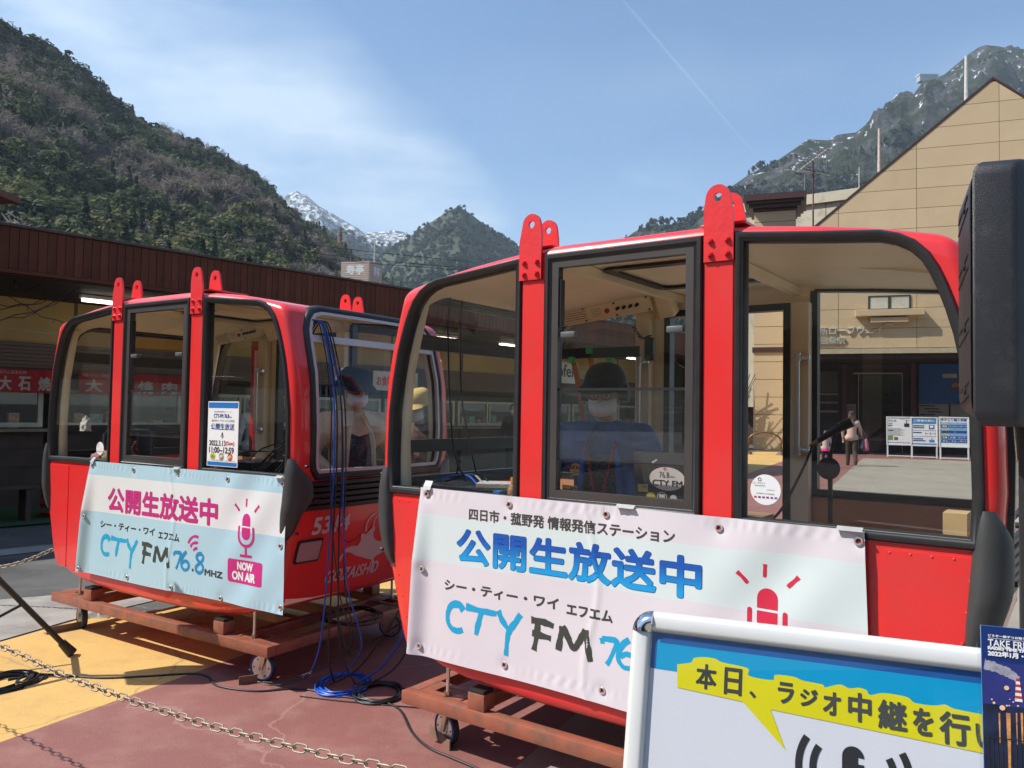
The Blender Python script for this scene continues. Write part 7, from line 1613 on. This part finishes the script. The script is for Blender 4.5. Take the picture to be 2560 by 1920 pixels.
def person(loc,yaw,label,scale=1.0,pose='stand',top=None,pants=None,hat=None,hair=None,hairm=HAIRD,mask=True,glasses=False,hp=0.0,hy=0.0,shoes=None,open_jacket=None,arms=None,vox=.009,group=None,skirt=None,fat=1.0,longhair=False):
    e=empty('person',(0,0,0),0,label,'person',group); s=scale
    Rb=rotm(yaw); L=lambda x,y,z: Vector(loc)+Rb@Vector((x*s,y*s,z*s))
    if pose=='sit': hz=.50; 
    else: hz=.90
    ch=hz+.42; sh=hz+.50; nk=hz+.56; hd=hz+.70
    lean=.04 if pose=='sit' else 0
    hips=[L(-.09,0,hz),L(.09,0,hz)]
    if pose=='sit': knees=[L(-.11,.14,hz-.20),L(.11,.14,hz-.20)]; ank=[L(-.11,-.02,.10),L(.11,-.02,.10)]
    elif pose=='walk': knees=[L(-.09,.10,.48),L(.09,-.03,.47)]; ank=[L(-.09,.14,.08),L(.09,-.22,.12)]
    else: knees=[L(-.09,.01,.48),L(.09,.01,.48)]; ank=[L(-.10,0,.08),L(.10,0,.08)]
    sho=[L(-.175*fat,lean,sh),L(.175*fat,lean,sh)]
    if arms is None: arms=[((-.24,.0,hz+.22),(-.23,.10,hz)),((.24,.0,hz+.22),(.23,.10,hz))]
    elb=[L(*arms[0][0]),L(*arms[1][0])]; wri=[L(*arms[0][1]),L(*arms[1][1])]
    HR=rotm(yaw+hy,hp); hc=L(0,lean+.02,hd)
    bm=NB(); capsule(bm,L(0,lean*.9,nk-.03),hc+HR@Vector((0,-.02,-.05))*s,.055*s,.052*s); head(bm,hc,HR,s)
    capsule(bm,L(-.10,lean,ch+.02),L(.10,lean,ch+.02),.10*s,.10*s); capsule(bm,L(0,0,hz+.05),L(0,lean,ch),.12*s,.13*s); capsule(bm,L(-.07,0,hz),L(.07,0,hz),.10*s,.10*s)
    for i in(0,1):
        capsule(bm,sho[i],elb[i],.046*s,.038*s); capsule(bm,elb[i],wri[i],.037*s,.026*s)
        dd=(wri[i]-elb[i]).normalized(); upv=Vector((0,0,1)); upv=(upv-dd*upv.dot(dd)); upv=upv if upv.length>.2 else Rb@Vector((0,1,0)); sdv=dd.cross(upv).normalized()*(1 if i else -1); hand(bm,wri[i],dd,upv,-sdv,s)
        capsule(bm,hips[i],knees[i],.078*s,.055*s); capsule(bm,knees[i],ank[i],.052*s,.036*s); capsule(bm,ank[i]-Vector((0,0,.03*s)),ank[i]+Rb@Vector((0,.14*s,-.045*s)),.034*s,.03*s)
    body=solid('body',bm,SKIN,e,vox*.75)
    if top:
        bm=NB(); capsule(bm,L(-.115*fat,lean,ch+.02),L(.115*fat,lean,ch+.02),.118*s,.118*s); capsule(bm,L(0,0,hz+.02),L(0,lean,ch),.145*s*fat,.150*s*fat); capsule(bm,L(-.08,0,hz+.0),L(.08,0,hz+.0),.125*s*fat,.125*s*fat)
        for i in(0,1):
            capsule(bm,sho[i],elb[i],.064*s,.052*s); capsule(bm,elb[i],elb[i].lerp(wri[i],.88),.050*s,.038*s)
            capsule(bm,L(0,lean,nk-.05),sho[i],.07*s,.062*s)
        solid('jacket' if open_jacket else 'shirt',bm,top,e,vox)
        bm=NB(); tube(bm,[L(.075*math.cos(t),lean+.005+.075*math.sin(t),nk-.03-.035*math.sin(t)) for t in [2*PI*k/20 for k in range(20)]],.018*s,8,closed=True); obj('collar',bm,top,e,smooth=60)
        if open_jacket:
            # the patterned shirt shown between the open jacket fronts
            bm=NB(); gr=[]
            for j in range(13):
                t=j/12; w=.058+.035*t; z=nk-.045-(nk-hz-.05)*t; row=[]
                for i in range(9):
                    x=-w+2*w*i/8; row.append(bm.verts.new(L(x,lean+.168*fat*(.55+.45*min(1,t*3))+.006-x*x*1.2-(.0 if t>.1 else .02),z)))
                gr.append(row)
            for j in range(12):
                for i in range(8): bm.faces.new((gr[j][i],gr[j][i+1],gr[j+1][i+1],gr[j+1][i]))
            obj('inner_shirt',bm,open_jacket,e,smooth=60)
            for k in(-1,1):
                bm=NB(); P=[L(k*.03,lean+.10,nk-.02),L(k*.060,lean+.150*fat,nk-.10),L(k*.078,lean+.178*fat,ch-.03),L(k*.090,lean+.182*fat,hz+.22),L(k*.10,lean+.17*fat,hz+.04)]; tube(bm,smoothpts(P,4),.012*s,6); obj('jacket_front_edge',bm,top,e,smooth=60)
                bm=NB(); bmv=[L(k*.03,lean+.11,nk+.005),L(k*.11,lean+.12,nk-.03),L(k*.125,lean+.165,nk-.10),L(k*.062,lean+.165,nk-.09)]; bm.faces.new([bm.verts.new(v) for v in bmv]); r=bmesh.ops.extrude_face_region(bm,geom=bm.faces[:]); 
                for v in [x for x in r['geom'] if isinstance(x,bmesh.types.BMVert)]: v.co+=Rb@Vector((0,.008,.004))
                obj('lapel',bm,top,e)
    if pants:
        bm=NB(); capsule(bm,L(-.07,0,hz+.02),L(.07,0,hz+.02),.118*s,.118*s)
        for i in(0,1): capsule(bm,hips[i],knees[i],.095*s,.075*s); capsule(bm,knees[i],knees[i].lerp(ank[i],.93),.072*s,.062*s)
        solid('trousers',bm,pants,e,vox)
    if skirt:
        bm=NB(); rows=[]
        for j in range(5):
            t=j/4; rows.append([bm.verts.new(L((.12+.07*t)*(1+.08*math.sin(a*7)*t)*math.cos(a),(.11+.07*t)*(1+.08*math.sin(a*7)*t)*math.sin(a),hz+.08-.20*t)) for a in [2*PI*k/42 for k in range(42)]])
        for j in range(4):
            for k in range(42): bm.faces.new((rows[j][k],rows[j][(k+1)%42],rows[j+1][(k+1)%42],rows[j+1][k]))
        obj('skirt',bm,skirt,e,smooth=60)
    if shoes:
        for i in(0,1): bm=NB(); a=ank[i]-Vector((0,0,.035*s)); capsule(bm,a,a+Rb@Vector((0,.16*s,-.01*s)),.045*s,.036*s); obj('shoe',bm,shoes,e,smooth=60)
    facebits(e,hc,HR,s,mask,glasses)
    P=lambda x,y,z:hc+HR@Vector((x*s,y*s,z*s))
    # hair
    if hair!='none':
        bm=NB(); sph(bm,P(0,-.026,.040),.088*s,sc=(1.0,1.12,1.02),rot=HR,seg=20,ring=14)
        if longhair:
            for k in(-1,0,1): capsule(bm,P(.05*k,-.06,.0),L(.07*k,-.095+lean,sh-.22+.05*abs(k)),.055*s,.03*s)
            for k in(-1,1): capsule(bm,P(.080*k,.01,.0),P(.085*k,.02,-.15),.022*s,.016*s)
        else:
            for k in(-1,1): capsule(bm,P(.075*k,-.02,.03),P(.07*k,-.02,-.02),.02*s,.015*s)
            capsule(bm,P(0,-.08,.02),P(0,-.075,-.05),.045*s,.035*s)
        solid('hair',bm,hairm,e,.007,1)
    if hat:
        kind,hm_=hat; bm=NB(); r0,Pp=cup(bm,hc,HR,s,.098 if kind!='bucket' else .092,.50 if kind!='cap' else .8,1.08); h_=obj('hat',bm,hm_,e,smooth=60)
        bm=NB(); rin=[];rout=[]
        for k in range(32):
            a=2*PI*k/32; ci,si=math.cos(a),math.sin(a)
            if kind=='bucket': ro=.140; zo=.016
            elif kind=='soft': ro=.112+.055*max(0,si)**1.5; zo=.030
            else: ro=.103+.085*max(0,si)**1.2; zo=.046-.012*max(0,si)
            rin.append(bm.verts.new(P(.101*ci,-.012+.113*si,.056))); rout.append(bm.verts.new(P(ro*ci*(1 if kind=='bucket' else .92),-.012+ro*1.1*si,zo)))
        rb=[bm.verts.new(v.co-HR@Vector((0,0,.003*s))) for v in rout]
        for k in range(32): bm.faces.new((rin[k],rin[(k+1)%32],rout[(k+1)%32],rout[k])); bm.faces.new((rout[k],rout[(k+1)%32],rb[(k+1)%32],rb[k])); bm.faces.new((rb[k],rb[(k+1)%32],rin[(k+1)%32],rin[k]))
        obj('brim',bm,hm_,h_,smooth=40)
    return e,hc,HR,P,L
# man in the left gondola: seated by the end window, looking down to the right
pm_=mat('patterned_shirt',(.05,.045,.06),.8,var=.9,vscale=90); BEI=mat('beige_corduroy',(.72,.56,.38),.9,var=.15,vscale=9,bump=1.0,bscale=16); NAVY=mat('navy_cloth',(.012,.014,.030),.8,var=.2,vscale=30)
fl_a=inA(.90,.84,.40); yawA=YA-PI/2
tow=math.atan2(-inA(1.02,.74,0).y,-inA(1.02,.74,0).x)   # direction to the camera
hp_=inA(.93,.78,0)
e1,hc1,HR1,P1,L1=person((hp_.x,hp_.y,.475),tow-PI/2+.30,'seated man in navy bucket hat, headphones, mask and beige jacket','' or 1.0,'sit',BEI,mat('dark_trousers',(.02,.02,.025),.8),('bucket',NAVY),None,HAIRD,True,True,math.radians(-13),math.radians(8),None,pm_,[((-.27,.06,.78),(-.16,.26,.66)),((.27,.06,.78),(.14,.26,.64))],.010)
bm=NB(); tube(bm,[P1(.098*math.sin(a),-.03,.01+.105*math.cos(a)*.98) for a in [math.radians(q) for q in range(-95,96,12)]],.008,6); hb=obj('headphones',bm,BLACKG,e1,smooth=60)
for k in(-1,1): bm=NB(); cyl(bm,P1(.078*k,-.012,-.005),P1(.112*k,-.012,-.005),.040,r2=.036,seg=20); obj('ear_cup',bm,BLACKG,hb,smooth=50)
# man in denim in the near gondola
DEN=mat('denim_blue',(.03,.10,.32),.85,var=.35,vscale=9,bump=1.0,bscale=16); 
pb_=inB(-.49,.80,0); tb=math.atan2(-pb_.y,-pb_.x)
e2,hc2,HR2,P2,L2=person((pb_.x,pb_.y,.40),tb-PI/2-.12,'seated man in denim jacket and dark cap behind the middle pane',1.04,'sit',DEN,DEN,('cap',mat('black_cap',(.012,.014,.022),.8)),None,HAIRD,True,True,math.radians(-12),math.radians(-8),None,mat('dark_check_shirt',(.04,.045,.05),.85,var=.9,vscale=70),[((-.31,.08,.74),(-.22,.28,.58)),((.31,.08,.74),(.20,.28,.58))],.010,fat=1.02)
bm=NB(); tube(bm,[P2(.103*math.sin(a),-.03,.01+.112*math.cos(a)) for a in [math.radians(q) for q in range(-95,96,12)]],.009,6); hb=obj('headphones',bm,BLACKG,e2,smooth=60)
for k in(-1,1): bm=NB(); cyl(bm,P2(.080*k,-.012,-.005),P2(.115*k,-.012,-.005),.042,r2=.038,seg=20); obj('ear_cup',bm,BLACKG,hb,smooth=50)
Rb2=rotm(tb-PI/2-.12)
def chest(x,z,h): return L2(x,.04+.168*1.02+.022-x*x*2.2+h,z)
fch=lambda u,v,h:tuple(chest(u,v,h))
pt=NB(); 
pa=flatobj('amber_patch',[rectp(.105,.185,.69,.765)],fch,mat('amber_cloth',(.60,.32,.05),.7),e2,(.02,.02),.004); 
flatobj('lettering',T('Gibson',(.110,.180,.728,.760)) and [*TB('Gibson',(.110,.178,.730,.758),.001),*TB('USA',(.125,.165,.698,.722),.001)],fch,INK,pa,(.02,.02),.006)
flatobj('round_patch',[disc(.115,.842,.030,.028)],fch,mat('tan_patch',(.55,.36,.14),.7),e2,(.02,.02),.004); flatobj('lettering',TB('Hard Rock',(.075,.160,.842,.862),.001)+[T('CAFE',(.10,.13,.822,.832))],fch,mat('patch_maroon',(.20,.03,.04),.7),e2,(.02,.02),.006)
bm=NB(); tube(bm,smoothpts([chest(-.07,.98,.0),chest(-.03,.80,.008),chest(.0,.66,.010)],5),.0055,6); tube(bm,smoothpts([chest(.07,.98,.0),chest(.035,.80,.008),chest(.0,.66,.010)],5),.0055,6); obj('red_lanyard',bm,mat('lanyard_red',(.28,.01,.04),.6),e2)
flatobj('name_badge',[rectp(-.04,.04,.575,.655)],fch,WHITEP,e2,None,.018); flatobj('badge_mark',[disc(.0,.61,.018,.022)],fch,REDI,e2,None,.020)
# woman in a yellow cap standing beyond the left gondola
pw2=AY(1050,1040,6.4); tw_=math.atan2(-pw2.y,-pw2.x)
e3,hc3,HR3,P3,L3=person((pw2.x,pw2.y,0),tw_-PI/2-.35,'woman in yellow cap and mask looking at her phone beyond the left gondola',.985,'stand',mat('dark_orange_check',(.10,.05,.04),.85,var=.9,vscale=25),mat('black_trousers',(.02,.02,.02),.8),('soft',mat('mustard_cotton',(.62,.42,.13),.85,var=.06,bump=.3,bscale=60)),None,HAIRB,True,False,math.radians(-20),math.radians(-15),BLACK,None,[((-.20,.06,1.12),(-.06,.22,1.22)),((.20,.06,1.12),(.06,.22,1.22))],.010,longhair=True)
ph=obj('phone',bx(NB(),-.036,.036,-.004,.004,-.07,.07,bev=.002),BLACKG,None,smooth=40); tag(ph,'black phone in the hand of the woman in the yellow cap','phone'); ph.location=L3(-.02,.31,1.27); ph.rotation_euler=(math.radians(-40),0,tw_-PI/2-.35)
# mother and child walking away across the plaza
m_=G(2129,1165); aw=math.atan2(m_.y,m_.x)
e4,_,_,_,L4=person((m_.x,m_.y,.0),aw-PI/2+.15,'woman in pale pink top walking away across the plaza with bags',1.0,'walk',mat('pale_pink_knit',(.66,.46,.38),.9,var=.05),mat('olive_trousers',(.06,.05,.035),.85),('cap',mat('charcoal_cap',(.03,.035,.035),.8)),None,HAIRB,True,False,0,0,BLACK,None,[((-.27,-.02,1.12),(-.25,.04,.88)),((.26,.0,1.14),(.30,.06,.95))],.014,longhair=True)
for k,(m,lab,dx,dz,sx_,sz_) in enumerate(((mat('pink_bag',(.55,.14,.25),.7),'pink bag hanging from the walking woman right arm',.42,.52,.09,.30),(mat('dark_bag',(.03,.035,.06),.6),'dark bag hanging beside the pink bag',.33,.55,.10,.26))):
    b=empty('shoulder_bag',(0,0,0),0,lab,'bag'); bm=NB(); c=L4(dx,.02,.72); capsule(bm,c+Vector((0,0,sz_*.3)),c-Vector((0,0,sz_*.5)),sx_*.7,sx_*1.1); obj('bag_body',bm,m,b,smooth=60); bm=NB(); tube(bm,[c+Vector((-.05,0,.12)),L4(.25,.0,1.32),c+Vector((.05,0,.12))],.008,5); obj('strap',bm,m,b)
cq=G(2064,1170); 
person((cq.x,cq.y,0),aw-PI/2+.1,'small child in pink skirt walking beside the woman in the plaza',.66,'walk',mat('pale_shirt',(.62,.48,.44),.9),mat('leggings',(.05,.045,.05),.85),None,None,HAIRB,True,False,0,0,mat('lilac_shoes',(.5,.4,.5),.7),None,None,.014,longhair=True,skirt=mat('hot_pink_skirt',(.70,.02,.22),.8))
# customers at the shop counter
c1_=SH(4.1,1.3); person((c1_.x,c1_.y,0),math.atan2(MV.y,MV.x)-PI/2,'customer in a white shirt at the shop counter behind the left gondola',1.0,'stand',mat('white_shirt',(.6,.6,.58),.9),mat('jeans',(.03,.05,.10),.85),None,None,HAIRD,True,False,0,0,BLACK,None,None,.014)
c1_=SH(10.2,.9); person((c1_.x,c1_.y,0),math.atan2(MV.y,MV.x)-PI/2+2.2,'person in dark coat by the shop seen at the middle pane edge',1.0,'stand',mat('black_coat',(.02,.02,.024),.85),mat('black_trousers',(.02,.02,.02),.8),None,None,HAIRD,True,False,0,0,BLACK,None,None,.014)
